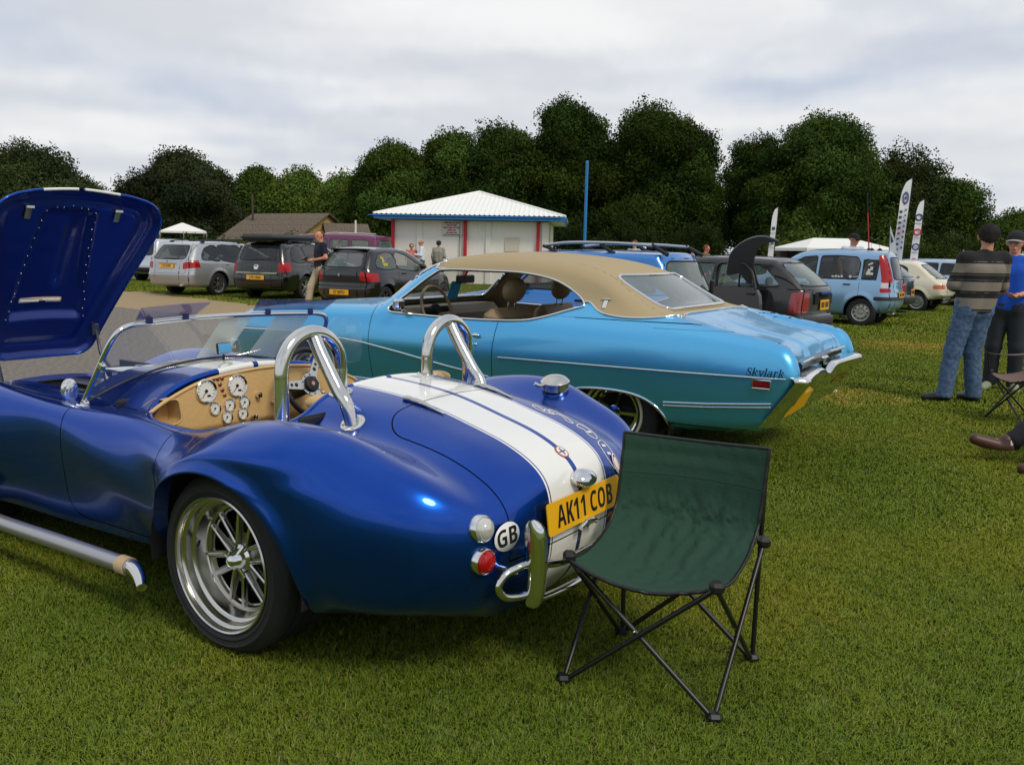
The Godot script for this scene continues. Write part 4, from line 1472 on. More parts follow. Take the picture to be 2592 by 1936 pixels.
# ---------------------------------------------------------------- the sky blue coupe
func build_coupe() -> void:
	var car := thing("coupe", "sky blue two-door coupe with tan vinyl roof and chrome bumper", "car")
	fit(car, 1.114, -6.512, 2.588)
	var K := {"node": car}
	var ol := smooth2([Vector2(-1.06, .35), Vector2(-1.12, .42), Vector2(-1.19, .55), Vector2(-1.245, .67), Vector2(-1.235, .76), Vector2(-1.19, .845), Vector2(-1.10, .893), Vector2(-.84, .935), Vector2(-.6, .978), Vector2(-.40, 1.01), Vector2(-.24, 1.045), Vector2(-.03, 1.155), Vector2(.17, 1.265), Vector2(.45, 1.335), Vector2(.93, 1.372), Vector2(1.38, 1.362), Vector2(1.60, 1.318), Vector2(1.76, 1.20), Vector2(1.91, 1.07), Vector2(2.02, .99), Vector2(2.16, .965), Vector2(2.9, .935), Vector2(3.4, .88), Vector2(3.66, .80), Vector2(3.73, .66), Vector2(3.72, .46), Vector2(3.60, .32), Vector2(3.0, .26), Vector2(2.0, .25), Vector2(.8, .25), Vector2(-.4, .28), Vector2(-.95, .325)], 5)
	var wy := [[.2, .84], [.30, .872], [.40, .905], [.50, .932], [.60, .952], [.68, .962], [.76, .955], [.85, .930], [.93, .892], [1.0, .83], [1.08, .765], [1.2, .70], [1.30, .64], [1.4, .585]]
	K.W = func(p: Vector2):
		var w := curve1(wy, p.y)
		if p.x < -.3: w -= .07 * pow((-.3 - p.x) / .95, 2.0)
		if p.x > 2.6: w -= .10 * pow((p.x - 2.6) / 1.1, 2.0)
		# the haunch over the rear wheel
		w += .018 * exp(-pow((p.x + .25) / .8, 2.0)) * exp(-pow((p.y - .86) / .1, 2.0))
		return w
	K.warp = func(p: Vector3):
		var t := clampf(absf(p.z) / .9, 0, 1)
		var q := p
		if p.x < -.7: q.x += .075 * (1.0 - t * t) * smoothstep(-.7, -1.25, p.x)
		if p.x > 3.0: q.x += .10 * (1.0 - t * t) * smoothstep(3.0, 3.75, p.x)
		if p.x > 1.5 and p.x < 2.6: q.x += .12 * (1.0 - t * t) * smoothstep(1.4, 1.9, p.x) * smoothstep(2.6, 2.2, p.x)
		return q
	var crown := func(p: Vector2, t: float):
		if p.y > .6 and p.x < -.3 and p.x > -1.27: return (-.04 * smoothstep(1.0, .86, t) + .014 * smoothstep(.34, .22, t)) * smoothstep(-.32, -.8, p.x) * smoothstep(.62, .72, p.y)
		if p.y > 1.0: return .035 * (1.0 - t * t)
		if p.y > .8 and p.x > 2.2: return .02 * (1.0 - t * t)
		return 0.0
	K.body = shell(ol, K.W, .085, .025, crown, 16)
	# wheel openings
	var a := take(K, func(p: Vector3, _u): return (pow(pow(absf(p.x / .435), 2.6) + pow(absf((p.y - .24) / .275), 2.6), .385) - 1.0) * .3 if absf(p.z) > .6 else 1.0)
	var arch_E: Array = a[1]
	a = take(K, func(p: Vector3, _u): return Vector2(p.x - 2.845, p.y - .31).length() - .365 if absf(p.z) > .6 else 1.0)
	arch_E.append_array(a[1])
	# side windows: both panes are wound down
	var win := smooth2([Vector2(1.92, .935), Vector2(1.82, 1.03), Vector2(1.60, 1.225), Vector2(1.51, 1.258), Vector2(1.22, 1.26), Vector2(.83, 1.255), Vector2(.54, 1.213), Vector2(.36, 1.140), Vector2(.245, 1.065), Vector2(.235, 1.05), Vector2(.36, 1.012), Vector2(.53, .957), Vector2(.68, .928), Vector2(.93, .915), Vector2(1.3, .912), Vector2(1.75, .92)], 4)
	a = take(K, side_poly(win))
	var win_E: Array = a[1]
	# screens
	a = take(K, func(p: Vector3, _u): return maxf(maxf(p.y - 1.325, .99 - p.y), maxf(1.5 - p.x, absf(p.z) - (.60 + .28 * (1.32 - p.y)))))
	put(K, "windscreen", a[0], M.glass)
	var scr_E: Array = a[1]
	var wb := func(p: Vector3, _u): return sd_rbox(Vector2(p.z, p.y - 1.147), Vector2(.575 + .12 * (1.255 - p.y), .108), .05) if p.x < .5 else 1.0
	a = take(K, wb)
	put(K, "rear_window", a[0], M.tint)
	scr_E.append_array(a[1])
	# vinyl roof
	var vy := [[-.46, 1.06], [-.40, 1.02], [-.31, 1.0], [-.10, .988], [.06, 1.0], [.13, 1.02], [.20, 1.066], [.23, 1.08]]
	a = take(K, func(p: Vector3, _u):
		var lim := curve1(vy, p.x) if absf(p.z) > .70 else lerpf(1.012, 1.0, smoothstep(.5, .7, absf(p.z)))
		if p.x > .23: lim = 1.072 if p.x < 1.0 else 1.205
		return maxf(lim - p.y, maxf(p.x - 1.60, 1.262 - p.y if p.x > 1.0 else -1.0)))
	put(K, "vinyl_roof", a[0], M.vinyl)
	var vin_E: Array = a[1]
	# shut lines
	var g := Sh.new()
	gap(K, g, func(p: Vector3, _u): return (p.x - .885 - .02 * sin(p.y * 4.0)) if absf(p.z) > .5 and p.y > .33 and p.y < .94 else 1.0)
	gap(K, g, func(p: Vector3, _u): return (p.x - 2.05) if absf(p.z) > .5 and p.y > .33 and p.y < .97 else 1.0)
	gap(K, g, func(p: Vector3, _u): return maxf(sd_rbox(Vector2(p.x + .78, p.z), Vector2(.44, .60), .06), .74 - p.y) if p.y > .6 and p.x < -.3 else 1.0)
	gap(K, g, func(p: Vector3, _u): return maxf(absf(p.z) - .70, 2.36 - p.x) if p.y > .75 and p.x > 2.0 else 1.0)
	put(K, "panel_gap", g, M.dark)
	# the lower flank below the trim
	put(K, "body", K.body, M.sky)
	var lining: Sh = clip(K.body, func(p: Vector3, _u): return maxf(.5 - p.y, maxf(p.x - 2.2, -.6 - p.x)))[0]
	lining = lining.copy()
	for i in lining.P.size(): lining.P[i] -= lining.N[i] * .02
	put(K, "door_lining", lining, M.beige)
	var rl: Sh = clip(shell(ol, K.W, .085, .06, crown, 6), func(p: Vector3, _u): return maxf(1.06 - p.y, maxf(p.x - 1.55, .25 - p.x)))[0]
	rl = clip(rl, side_poly(win))[1]
	for i in rl.P.size(): rl.P[i] -= rl.N[i] * .022
	put(K, "headlining", rl, M.beige)
	# brightwork
	var t := Sh.new()
	bead(t, win_E, .009, .003)
	put(K, "window_trim", t, M.chrome)
	t = Sh.new()
	bead(t, scr_E, .012, .003)
	put(K, "screen_trim", t, M.chrome)
	t = Sh.new()
	bead(t, vin_E, .008, .004, 6, func(p: Vector3): return p.y < 1.08 or p.x > 1.5)
	put(K, "vinyl_trim", t, M.chrome)
	t = Sh.new()
	bead(t, arch_E, .010, .002)
	put(K, "arch_trim", t, M.chrome)
	t = Sh.new()
	strip(K, t, [[.84, .66], [.3, .668], [-.4, .676], [-1.17, .686]], .006)
	put(K, "side_moulding", t, M.chrome)
	t = Sh.new()
	strip(K, t, [[3.60, .69], [3.1, .707], [2.6, .726], [2.42, .70], [2.1, .676], [1.75, .628], [1.28, .555], [.93, .51]], .007)
	put(K, "sweep_moulding", t, M.chrome)
	for dy in [0.0, .022]:
		t = Sh.new()
		strip(K, t, [[-.41, .448 + dy], [-.7, .468 + dy], [-1.09, .505 + dy]], .006)
		strip(K, t, [[2.45, .36 + dy], [1.5, .36 + dy], [.46, .36 + dy]], .006)
		put(K, "lower_moulding", t, M.chrome)
	# door handles and locks
	t = Sh.new()
	for sg in [-1.0, 1.0]:
		var p := on_side(K, 1.03, .80, sg, .018); var q := on_side(K, 1.21, .808, sg, .018)
		tube(t, line(p, q), .008, 8)
		ellipsoid(t, p, V(.032, .018, .016), 12)
		ellipsoid(t, q - V(0, 0, sg * .008), V(.014, .012, .012), 10)
	put(K, "door_handle", t, M.chrome)
	t = Sh.new()
	for sg in [-1.0, 1.0]: ellipsoid(t, on_side(K, 1.035, .738, sg, .002), V(.013, .013, .007), 12)
	put(K, "door_lock", t, M.chrome)
	# side marker lamps and script
	for sg in [-1.0, 1.0]:
		var c := on_side(K, -1.03, .645, sg, .004)
		t = Sh.new(); box(t, c, V(.105, .042, .012), .004, Basis(Vector3.UP, sg * -.03))
		put(K, "marker_lamp", t, mat(srgb(120, 24, 26), .2, 0, 1.0))
		t = Sh.new()
		for e in [-1.0, 1.0]: box(t, c + V(0, e * .025, 0), V(.115, .008, .018), .003); box(t, c + V(e * .055, 0, 0), V(.008, .05, .018), .003)
		put(K, "marker_frame", t, M.chrome)
	letters("script_badge", "Skylark", .062, M.chrome, Transform3D(Basis(V(-1, 0, .07).normalized(), V(-.25, 1, 0), V(-.07, 0, -1).normalized()), on_side(K, -1.05, .717, -1.0, .006)), car, .005, "Droid Serif", false)
	# bumper
	var sec := [Vector2(-1.175, .700), Vector2(-1.255, .700), Vector2(-1.30, .690), Vector2(-1.312, .668), Vector2(-1.29, .63), Vector2(-1.13, .40), Vector2(-1.112, .378), Vector2(-1.095, .374)]
	var nu := 61; var nv := sec.size() * 4 - 3
	var scv := smooth2(sec, 4, false)
	var P := PackedVector3Array()
	for i in nu:
		var zz := -.90 + 1.80 * i / (nu - 1)
		var e := clampf((absf(zz) - .80) / .10, 0, 1)
		var k := 1.0 - sqrt(1.0 - e * e)
		for j in nv: P.append(V(scv[j].x + .09 * k, scv[j].y + .0 - .05 * exp(-pow(zz / .12, 2.0)) * smoothstep(.6, .7, scv[j].y), zz))
	put(K, "rear_bumper", grid(P, nu, nv), M.chrome)
	t = Sh.new()
	for sg in [-1.0, 1.0]: box(t, V(-1.222, .545, sg * .60), V(.02, .10, .26), .006, Basis(Vector3.BACK, .53))
	put(K, "tail_lamp", t, mat(srgb(110, 20, 22), .15, 0, 1.0))
	t = Sh.new()
	box(t, V(-1.20, .735, 0), V(.06, .05, 1.2), .01)
	put(K, "tail_panel", t, mat(srgb(60, 64, 68), .2, .9))
	t = Sh.new()
	tube(t, PackedVector3Array([V(-1.235, .758, -.62), V(-1.24, .752, -.3), V(-1.24, .745, 0), V(-1.24, .752, .3), V(-1.235, .758, .62)]), .011, 8)
	put(K, "deck_trim", t, M.chrome)
	t = Sh.new()
	box(t, V(-1.262, .72, 0), V(.05, .06, .12), .012)
	put(K, "deck_emblem", t, M.chrome)
	letters("badge", "BUICK", .05, M.chrome, Transform3D(Basis(V(0, 0, 1), V(.5, .85, 0), V(-.85, .5, 0)), V(-1.10, .80, 0)), car, .006)
	letters("badge", "GS 400", .04, M.chrome, Transform3D(Basis(V(0, 0, 1), V(.5, .85, 0), V(-.85, .5, 0)), V(-1.12, .79, .48)), car, .006)
	var pl := Node3D.new(); pl.name = "number_plate"
	pl.transform = face_to(V(-1.12, .462, -.33), V(-1, -.45, 0).normalized())
	car.add_child(pl, true)
	t = Sh.new(); prism(t, rrect(.52, .14, .01), .004)
	obj("plate", t, M.plate_yellow, pl)
	# roof pillar emblem
	for sg in [-1.0, 1.0]:
		t = Sh.new()
		var c := on_side(K, .10, 1.062, sg, .004)
		box(t, c, V(.03, .065, .008), .003, Basis(Vector3.RIGHT, sg * -.6)); box(t, c + V(0, .033, -sg * .02), V(.07, .014, .008), .003)
		put(K, "pillar_emblem", t, M.chrome)
	# front
	t = Sh.new()
	box(t, V(3.76, .52, 0), V(.08, .14, 1.7), .03)
	put(K, "front_bumper", t, M.chrome)
	t = Sh.new()
	for sg in [-1.0, 1.0]:
		for e in [0.0, .17]: lathe(t, [Vector2(0, .08), Vector2(.02, .07), Vector2(.03, .0005)], 20, face_to(V(3.72, .68, sg * (.72 - e)), V(1, 0, 0)))
	put(K, "headlamp", t, M.clear_lens)
	# wheel wells and underside
	t = Sh.new()
	for sg in [-1.0, 1.0]:
		for cx in [0.0, 2.845]:
			var w := Sh.new()
			lathe(w, [Vector2(0, .05), Vector2(0, .44), Vector2(.30, .44)], 28)
			t.add(clip(w, func(p: Vector3, _u): return -.06 - p.y)[0], Transform3D(Basis(V(1, 0, 0), V(0, 1, 0), V(0, 0, sg)), V(cx, .30, sg * .58)))
	parts("wheel_well", t, M.dark, car)
	wheel_set(car, [[0.0, -.80], [0.0, .80], [2.845, -.80], [2.845, .80]], .335, .185, .21, {"kind": "spoke", "n": 5, "w": .013, "rim": M.chrome, "face": M.chrome, "band": 1})
	# inside
	t = Sh.new()
	box(t, V(.95, .36, 0), V(2.4, .04, 1.5), .01)
	obj("floor", t, M.dark, car)
	t = Sh.new()
	box(t, V(2.03, .84, 0), V(.34, .20, 1.44), .07)
	obj("dashboard", t, mat(srgb(112, 104, 86), .6), car)
	t = Sh.new()
	box(t, V(-.10, .93, 0), V(.62, .03, 1.3), .01)
	obj("parcel_shelf", t, M.beige, car)
	for z in [-.38, .38]: headrest_seat(K, 1.22, .52, z, M.beige, .46, .6)
	t = Sh.new()
	box(t, V(.42, .72, 0), V(.16, .50, 1.3), .06, Basis(Vector3.BACK, .25)); box(t, V(.68, .48, 0), V(.5, .18, 1.3), .06)
	obj("rear_bench", t, M.beige, car)
	var sw := Node3D.new(); sw.name = "steering_wheel"
	sw.transform = Transform3D(Basis(V(0, 0, 1), V(.35, 1, 0).normalized(), V(-1, .35, 0).normalized()), V(1.80, .93, -.40))
	car.add_child(sw, true)
	var ring := PackedVector3Array()
	for k in 36: ring.append(V(cos(TAU * k / 36), sin(TAU * k / 36), 0) * .19)
	t = Sh.new(); tube(t, ring, .013, 8, true)
	obj("steering_rim", t, M.beige, sw)
	t = Sh.new(); box(t, V(0, 0, -.02), V(.36, .05, .03), .01); tube(t, line(V(0, 0, -.02), V(0, 0, -.3)), .04, 10); lathe(t, [Vector2(-.02, .05), Vector2(.01, .04), Vector2(.012, .0005)], 16)
	obj("steering_hub", t, M.dark, sw)
	t = Sh.new(); box(t, V(1.80, 1.165, 0), V(.03, .07, .26), .012); tube(t, line(V(1.81, 1.18, 0), V(1.74, 1.29, 0)), .008)
	obj("interior_mirror", t, M.black, car)
	t = Sh.new(); prism(t, rrect(.15, .16, .004), .003, Transform3D(Basis(Vector3.UP, -PI / 2) * Basis(Vector3.RIGHT, .35), V(1.90, 1.07, -.02)))
	obj("parking_card", t, mat(srgb(30, 150, 200), .5), car)
	# wing mirror
	t = Sh.new()
	var mp := on_side(K, 1.76, .93, -1.0, 0)
	box(t, mp + V(0, .062, -.05), V(.06, .085, .11), .02)
	tube(t, line(mp + V(0, .0, .02), mp + V(0, .04, -.04)), .013, 8)
	obj("wing_mirror", t, M.chrome, car)

# ---------------------------------------------------------------- ground, grass, tracks
var G_EDGE := [Vector2(-60, -62.8), Vector2(-11.6, -26.1), Vector2(-7.0, -22.6), Vector2(-5.4, -21.3), Vector2(-3.0, -19.0), Vector2(1.0, -16.2), Vector2(6.0, -13.6)]
var T_EDGE := [Vector2(-60, -57), Vector2(-8.3, -18.7), Vector2(-3.0, -15.0), Vector2(2.0, -13.2)]

func structure(called: String, s: Sh, m: Material, label: String) -> MeshInstance3D:
	var o := obj(called, s, m)
	o.set_meta("kind", "structure"); o.set_meta("label", label)
	return o

func sheet(poly: PackedVector2Array, y: float) -> Sh:
	var s := Sh.new()
	for p in poly: s.v(V(p.x, y, p.y), Vector3.UP, p)
	for i in Geometry2D.triangulate_polygon(poly): s.I.append(i)
	return s

func ragged(pts: Array, seed_: int, amp := .12) -> Array:
	var n := FastNoiseLite.new(); n.seed = seed_; n.frequency = .9
	var o := []
	for i in pts.size() - 1:
		var k := maxi(1, int((pts[i + 1] - pts[i]).length() / .35)) if (pts[i + 1] - pts[i]).length() < 20 else 1
		for j in k:
			var p: Vector2 = pts[i].lerp(pts[i + 1], float(j) / k)
			o.append(p + Vector2(n.get_noise_2d(p.x, p.y), n.get_noise_2d(p.y + 50, p.x)) * amp)
	o.append(pts[-1])
	return o

var gravel_poly: PackedVector2Array
var tarmac_poly: PackedVector2Array

func build_ground() -> void:
	var s := Sh.new()
	var n := 60
	for i in n + 1:
		for j in n + 1:
			s.v(V(lerpf(-420, 420, float(i) / n), 0, lerpf(60, -760, float(j) / n)), Vector3.UP)
	for i in n:
		for j in n: s.q(i * (n + 1) + j, (i + 1) * (n + 1) + j, (i + 1) * (n + 1) + j + 1, i * (n + 1) + j + 1)
	var gm := mottled(mat(Color.WHITE, .95), srgb(68, 92, 24), srgb(100, 118, 38), .22, 8, .03, true)
	structure("ground", s, gm, "mown grass showground with worn yellowish patches")
	var g := ragged(G_EDGE, 3, .25)
	var t := ragged(T_EDGE, 4, .2)
	gravel_poly = PackedVector2Array(g)
	for i in range(t.size() - 1, -1, -1): gravel_poly.append(t[i])
	tarmac_poly = PackedVector2Array(t)
	for p in ragged([Vector2(1.0, -11.6), Vector2(-1.0, -10.2), Vector2(-5.0, -8.0), Vector2(-14, -7.2), Vector2(-60, -16)], 5, .15): tarmac_poly.append(p)
	structure("gravel_track", sheet(gravel_poly, .006), mottled(mat(Color.WHITE, .95), srgb(132, 112, 80), srgb(176, 154, 116), .8, 18, .05, true), "bare sandy gravel strip beside the parked estate cars")
	structure("tarmac_road", sheet(tarmac_poly, .010), mottled(mat(Color.WHITE, .85), srgb(92, 86, 78), srgb(124, 116, 104), .5, 19, .05, true), "worn grey tarmac behind the raised bonnet")
	var road := PackedVector2Array([Vector2(-30, -33), Vector2(30, -29), Vector2(30, -25), Vector2(-30, -30.5)])
	structure("access_road", sheet(road, .006), mottled(mat(Color.WHITE, .85), srgb(104, 104, 100), srgb(128, 128, 122), .5, 20, .05, true), "pale grey access road in front of the white pavilion")
	grow_grass()

func blade_patch(size: float, n: int, w: float, h: float, seed_: int) -> ArrayMesh:
	var rng := RandomNumberGenerator.new(); rng.seed = seed_
	var s := Sh.new()
	for k in n:
		var p := V(rng.randf_range(-.5, .5) * size, -.004, rng.randf_range(-.5, .5) * size)
		var a := rng.randf() * TAU
		var side := V(cos(a), 0, sin(a)) * w * rng.randf_range(.6, 1.3) * .5
		var lean := V(rng.randfn(0, .55), 0, rng.randfn(0, .55))
		var hh := h * rng.randf_range(.45, 1.25)
		var mid := p + (V(0, .62, 0) + lean * .35) * hh
		var tip := p + (V(0, 1, 0) * (1.0 - .25 * lean.length()) + lean) * hh
		var nn := (V(-side.z, 0, side.x).normalized() * .35 + V(0, 1, 0)).normalized()
		var c := Color(.142, .214, .018).lerp(Color(.208, .264, .032), rng.randf())
		if rng.randf() < .045: c = Color(.36, .31, .13)
		elif rng.randf() < .12: c = Color(.22, .23, .05)
		var b := s.P.size()
		for q in [[p - side, nn], [p + side, nn], [mid - side * .8, nn], [mid + side * .8, nn], [tip, nn]]:
			s.v(q[0], q[1]); s.C.append(c)
		s.q(b, b + 1, b + 3, b + 2); s.t(b + 2, b + 3, b + 4)
	return s.mesh()

func grow_grass() -> void:
	var m := mat(Color.WHITE, .75)
	m.vertex_color_use_as_albedo = true
	m.metallic_specular = .2
	var tone := FastNoiseLite.new(); tone.seed = 31; tone.frequency = .55; tone.fractal_octaves = 4
	var rng := RandomNumberGenerator.new(); rng.seed = 77
	var zones := [[0.4, 5.0, .30, 2200, .0026, .027], [5.0, 9.0, .5, 2800, .0042, .030], [9.0, 18.0, 1.0, 4200, .0085, .036], [18.0, 36.0, 2.0, 4200, .018, .045]]
	var root := Node3D.new(); root.name = "grass"
	add_child(root)
	root.set_meta("kind", "stuff"); root.set_meta("label", "short mown grass with straw coloured clippings")
	var dry := [[Vector2(3.26, -8.72), .55], [Vector2(3.4, -9.0), .35], [Vector2(6.6, -14.2), 1.1], [Vector2(5.2, -8.2), .5]]
	for z in zones:
		var lists := [[], [], []]
		var step: float = z[2] * .66
		var R_: float = z[1]
		var nx := int(R_ / step) + 1
		for i in range(-nx, nx + 1):
			for j in range(0, nx + 1):
				var p := Vector2(i * step, -j * step) + Vector2(rng.randf() - .5, rng.randf() - .5) * step * .35
				var d := p.length()
				if d < z[0] - z[2] * .5 or d > R_ or absf(p.x) > -p.y * .66 + 3.2: continue
				if Geometry2D.is_point_in_polygon(p, gravel_poly) or Geometry2D.is_point_in_polygon(p, tarmac_poly): continue
				var v := tone.get_noise_2d(p.x, p.y)
				var c := Color(1, 1, 1).lerp(Color(1.35, 1.12, .9), clampf(v * 1.6, 0, 1)).lerp(Color(.74, .84, .8), clampf(-v * 1.6, 0, 1))
				for q in dry:
					var e: float = p.distance_to(q[0]) / q[1]
					if e < 1.0: c = c.lerp(Color(2.2, 1.35, 2.0), clampf(1.6 - 1.6 * e, 0, .9))
				lists[rng.randi() % 3].append([p, c])
		for k in 3:
			var mm := MultiMesh.new()
			mm.transform_format = MultiMesh.TRANSFORM_3D
			mm.use_colors = true
			mm.mesh = blade_patch(z[2], z[3], z[4], z[5], 100 + k)
			mm.instance_count = lists[k].size()
			for i in lists[k].size():
				var p: Vector2 = lists[k][i][0]
				mm.set_instance_transform(i, Transform3D(Basis(Vector3.UP, rng.randf() * TAU), V(p.x, 0, p.y)))
				mm.set_instance_color(i, lists[k][i][1])
			var mi := MultiMeshInstance3D.new()
			mi.name = "blades"; mi.multimesh = mm; mi.material_override = m
			mi.set_meta("kind", "stuff")
			root.add_child(mi, true)

# ---------------------------------------------------------------- trees and hedges
var clumps := []

func leaf_clump(seed_: int, n: int, spread: float, leaf: float) -> ArrayMesh:
	var rng := RandomNumberGenerator.new(); rng.seed = seed_
	var s := Sh.new()
	for k in n:
		var d := V(rng.randfn(), rng.randfn() * .7, rng.randfn()).normalized() * pow(rng.randf(), .5) * spread
		var nn := (d.normalized() + V(rng.randfn(), rng.randfn() + .6, rng.randfn()) * .6).normalized()
		var x := nn.cross(V(rng.randfn(), rng.randfn(), rng.randfn())).normalized()
		var y := nn.cross(x)
		var l := leaf * rng.randf_range(.7, 1.3)
		var c := Color(1, 1, 1) * rng.randf_range(.85, 1.15)
		var b := s.P.size()
		for q in [-x, y * .55, x, -y * .55]:
			s.v(d + q * l, nn); s.C.append(c)
		s.q(b, b + 1, b + 2, b + 3)
	return s.mesh()

func leaf_mat() -> StandardMaterial3D:
	if not M.has("leaf"):
		var m := mat(Color.WHITE, .95)
		m.vertex_color_use_as_albedo = true
		m.metallic_specular = .12
		m.backlight_enabled = true; m.backlight = Color(.25, .3, .1)
		M.leaf = m
		M.bark = noisy(mat(srgb(74, 64, 52), .9), 2.0, 6.0, 41)
		for k in 3: clumps.append(leaf_clump(200 + k, 64, .58, .075))
	return M.leaf

func scatter(called: String, list: Array, parent: Node3D, rng: RandomNumberGenerator) -> void:   # list of [point, size, colour]
	for k in 3:
		var part := []
		for i in list.size():
			if i % 3 == k: part.append(list[i])
		if part.is_empty(): continue
		var mm := MultiMesh.new()
		mm.transform_format = MultiMesh.TRANSFORM_3D
		mm.use_colors = true
		mm.mesh = clumps[k]
		mm.instance_count = part.size()
		for i in part.size():
			var b := Basis.from_euler(V(rng.randf() * TAU, rng.randf() * TAU, rng.randf() * TAU)).scaled(Vector3.ONE * part[i][1])
			mm.set_instance_transform(i, Transform3D(b, part[i][0]))
			mm.set_instance_color(i, part[i][2])
		var mi := MultiMeshInstance3D.new()
		mi.name = called; mi.multimesh = mm; mi.material_override = leaf_mat()
		mi.set_meta("kind", "stuff")
		parent.add_child(mi, true)

# one tree at depth z; x and top are given for a depth of 60 m
func tree(x60: float, top60: float, hw60: float, z: float, tone: Color, dens: float, seed_: int, label: String, low := .9, wide_ := 1.18) -> void:
	leaf_mat()
	var rng := RandomNumberGenerator.new(); rng.seed = seed_
	var k := z / 60.0
	var top := (top60 - 1.414) * k + 1.414
	var hw := hw60 * k * wide_
	var o := thing("tree", label, "tree", V(x60 * k, 0, -z), 0.0, "trees round the field")
	var trunk := Sh.new()
	var lobes := []
	var nl := 44
	for i in nl:
		var f := (i + .5) / nl
		var yy := lerpf(low + 1.0, top - hw * .32, f)
		# crown narrows towards the top
		var wide := hw * sqrt(maxf(.06, 1.0 - pow(maxf(0.0, f - .30) / .80, 2.0))) * rng.randf_range(.78, 1.08)
		var a := i * 2.4 + rng.randf()
		var rr := hw * (rng.randf_range(.14, .30) if i % 3 else rng.randf_range(.28, .40))
		var off := maxf(0.0, wide - rr * .7) * rng.randf_range(.35, 1.12)
		lobes.append([V(cos(a) * off, yy, sin(a) * off), V(rr, rr * rng.randf_range(.6, .85), rr)])
	lobes.append([V(rng.randf_range(-.2, .2) * hw, top - hw * .30, 0), V(hw * .34, hw * .30, hw * .34)])
	var path := [V(0, -.1, 0), V(.1, top * .2, 0), V(-.1, top * .45, .1), V(.05, top * .75, 0)]
	tube(trunk, smooth_path(path, 4), [.38, .33, .30, .28, .26, .24, .22, .20, .17, .14, .11, .08, .05].map(func(q): return q * hw * .30), 10)
	for l in lobes:
		var st := V(0, clampf(l[0].y - hw * .7, top * .15, top * .6), 0)
		tube(trunk, smooth_path([st, st.lerp(l[0], .5) + V(0, .3, 0), l[0]], 3), [.11, .10, .09, .08, .07, .05, .03].map(func(q): return q * hw * .3), 6)
	obj("trunk", trunk, M.bark, o)
	var list := []
	for l in lobes:
		var r: Vector3 = l[1]
		var cnt := int((r.x * r.x * 100.0 + 14.0) * dens / (k * k))
		var lt := rng.randf_range(.62, 1.45)
		var hue := rng.randf_range(-.12, .16)
		for i in cnt:
			var d := V(rng.randfn(), rng.randfn(), rng.randfn()).normalized()
			var p: Vector3 = l[0] + d * r * (rng.randf_range(.45, 1.12) if rng.randf() < .88 else rng.randf_range(1.1, 1.4))
			if p.y < .4: continue
			var c := tone * lt * rng.randf_range(.85, 1.18)
			c.r *= 1.0 + hue; c.b *= 1.0 - hue
			list.append([p, rng.randf_range(.75, 1.35) * k, c])
	scatter("crown", list, o, rng)

func hedge(x0: float, x1: float, z: float, h: float, tone: Color, seed_: int, label: String) -> void:
	leaf_mat()
	var rng := RandomNumberGenerator.new(); rng.seed = seed_
	var o := thing("hedge", label, "hedge", V((x0 + x1) * .5, 0, -z))
	var list := []
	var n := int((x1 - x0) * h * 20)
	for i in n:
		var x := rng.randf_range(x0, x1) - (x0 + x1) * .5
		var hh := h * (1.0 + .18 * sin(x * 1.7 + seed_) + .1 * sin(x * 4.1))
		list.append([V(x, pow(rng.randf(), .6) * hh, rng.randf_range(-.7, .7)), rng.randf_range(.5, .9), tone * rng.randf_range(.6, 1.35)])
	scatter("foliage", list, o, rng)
	var core := Sh.new()
	for i in int((x1 - x0) / .8):
		var x := x0 + .8 * i - (x0 + x1) * .5
		tube(core, PackedVector3Array([V(x, 0, 0), V(x + .2, h * .8, .1)]), .05, 5)
	obj("stems", core, M.bark, o)

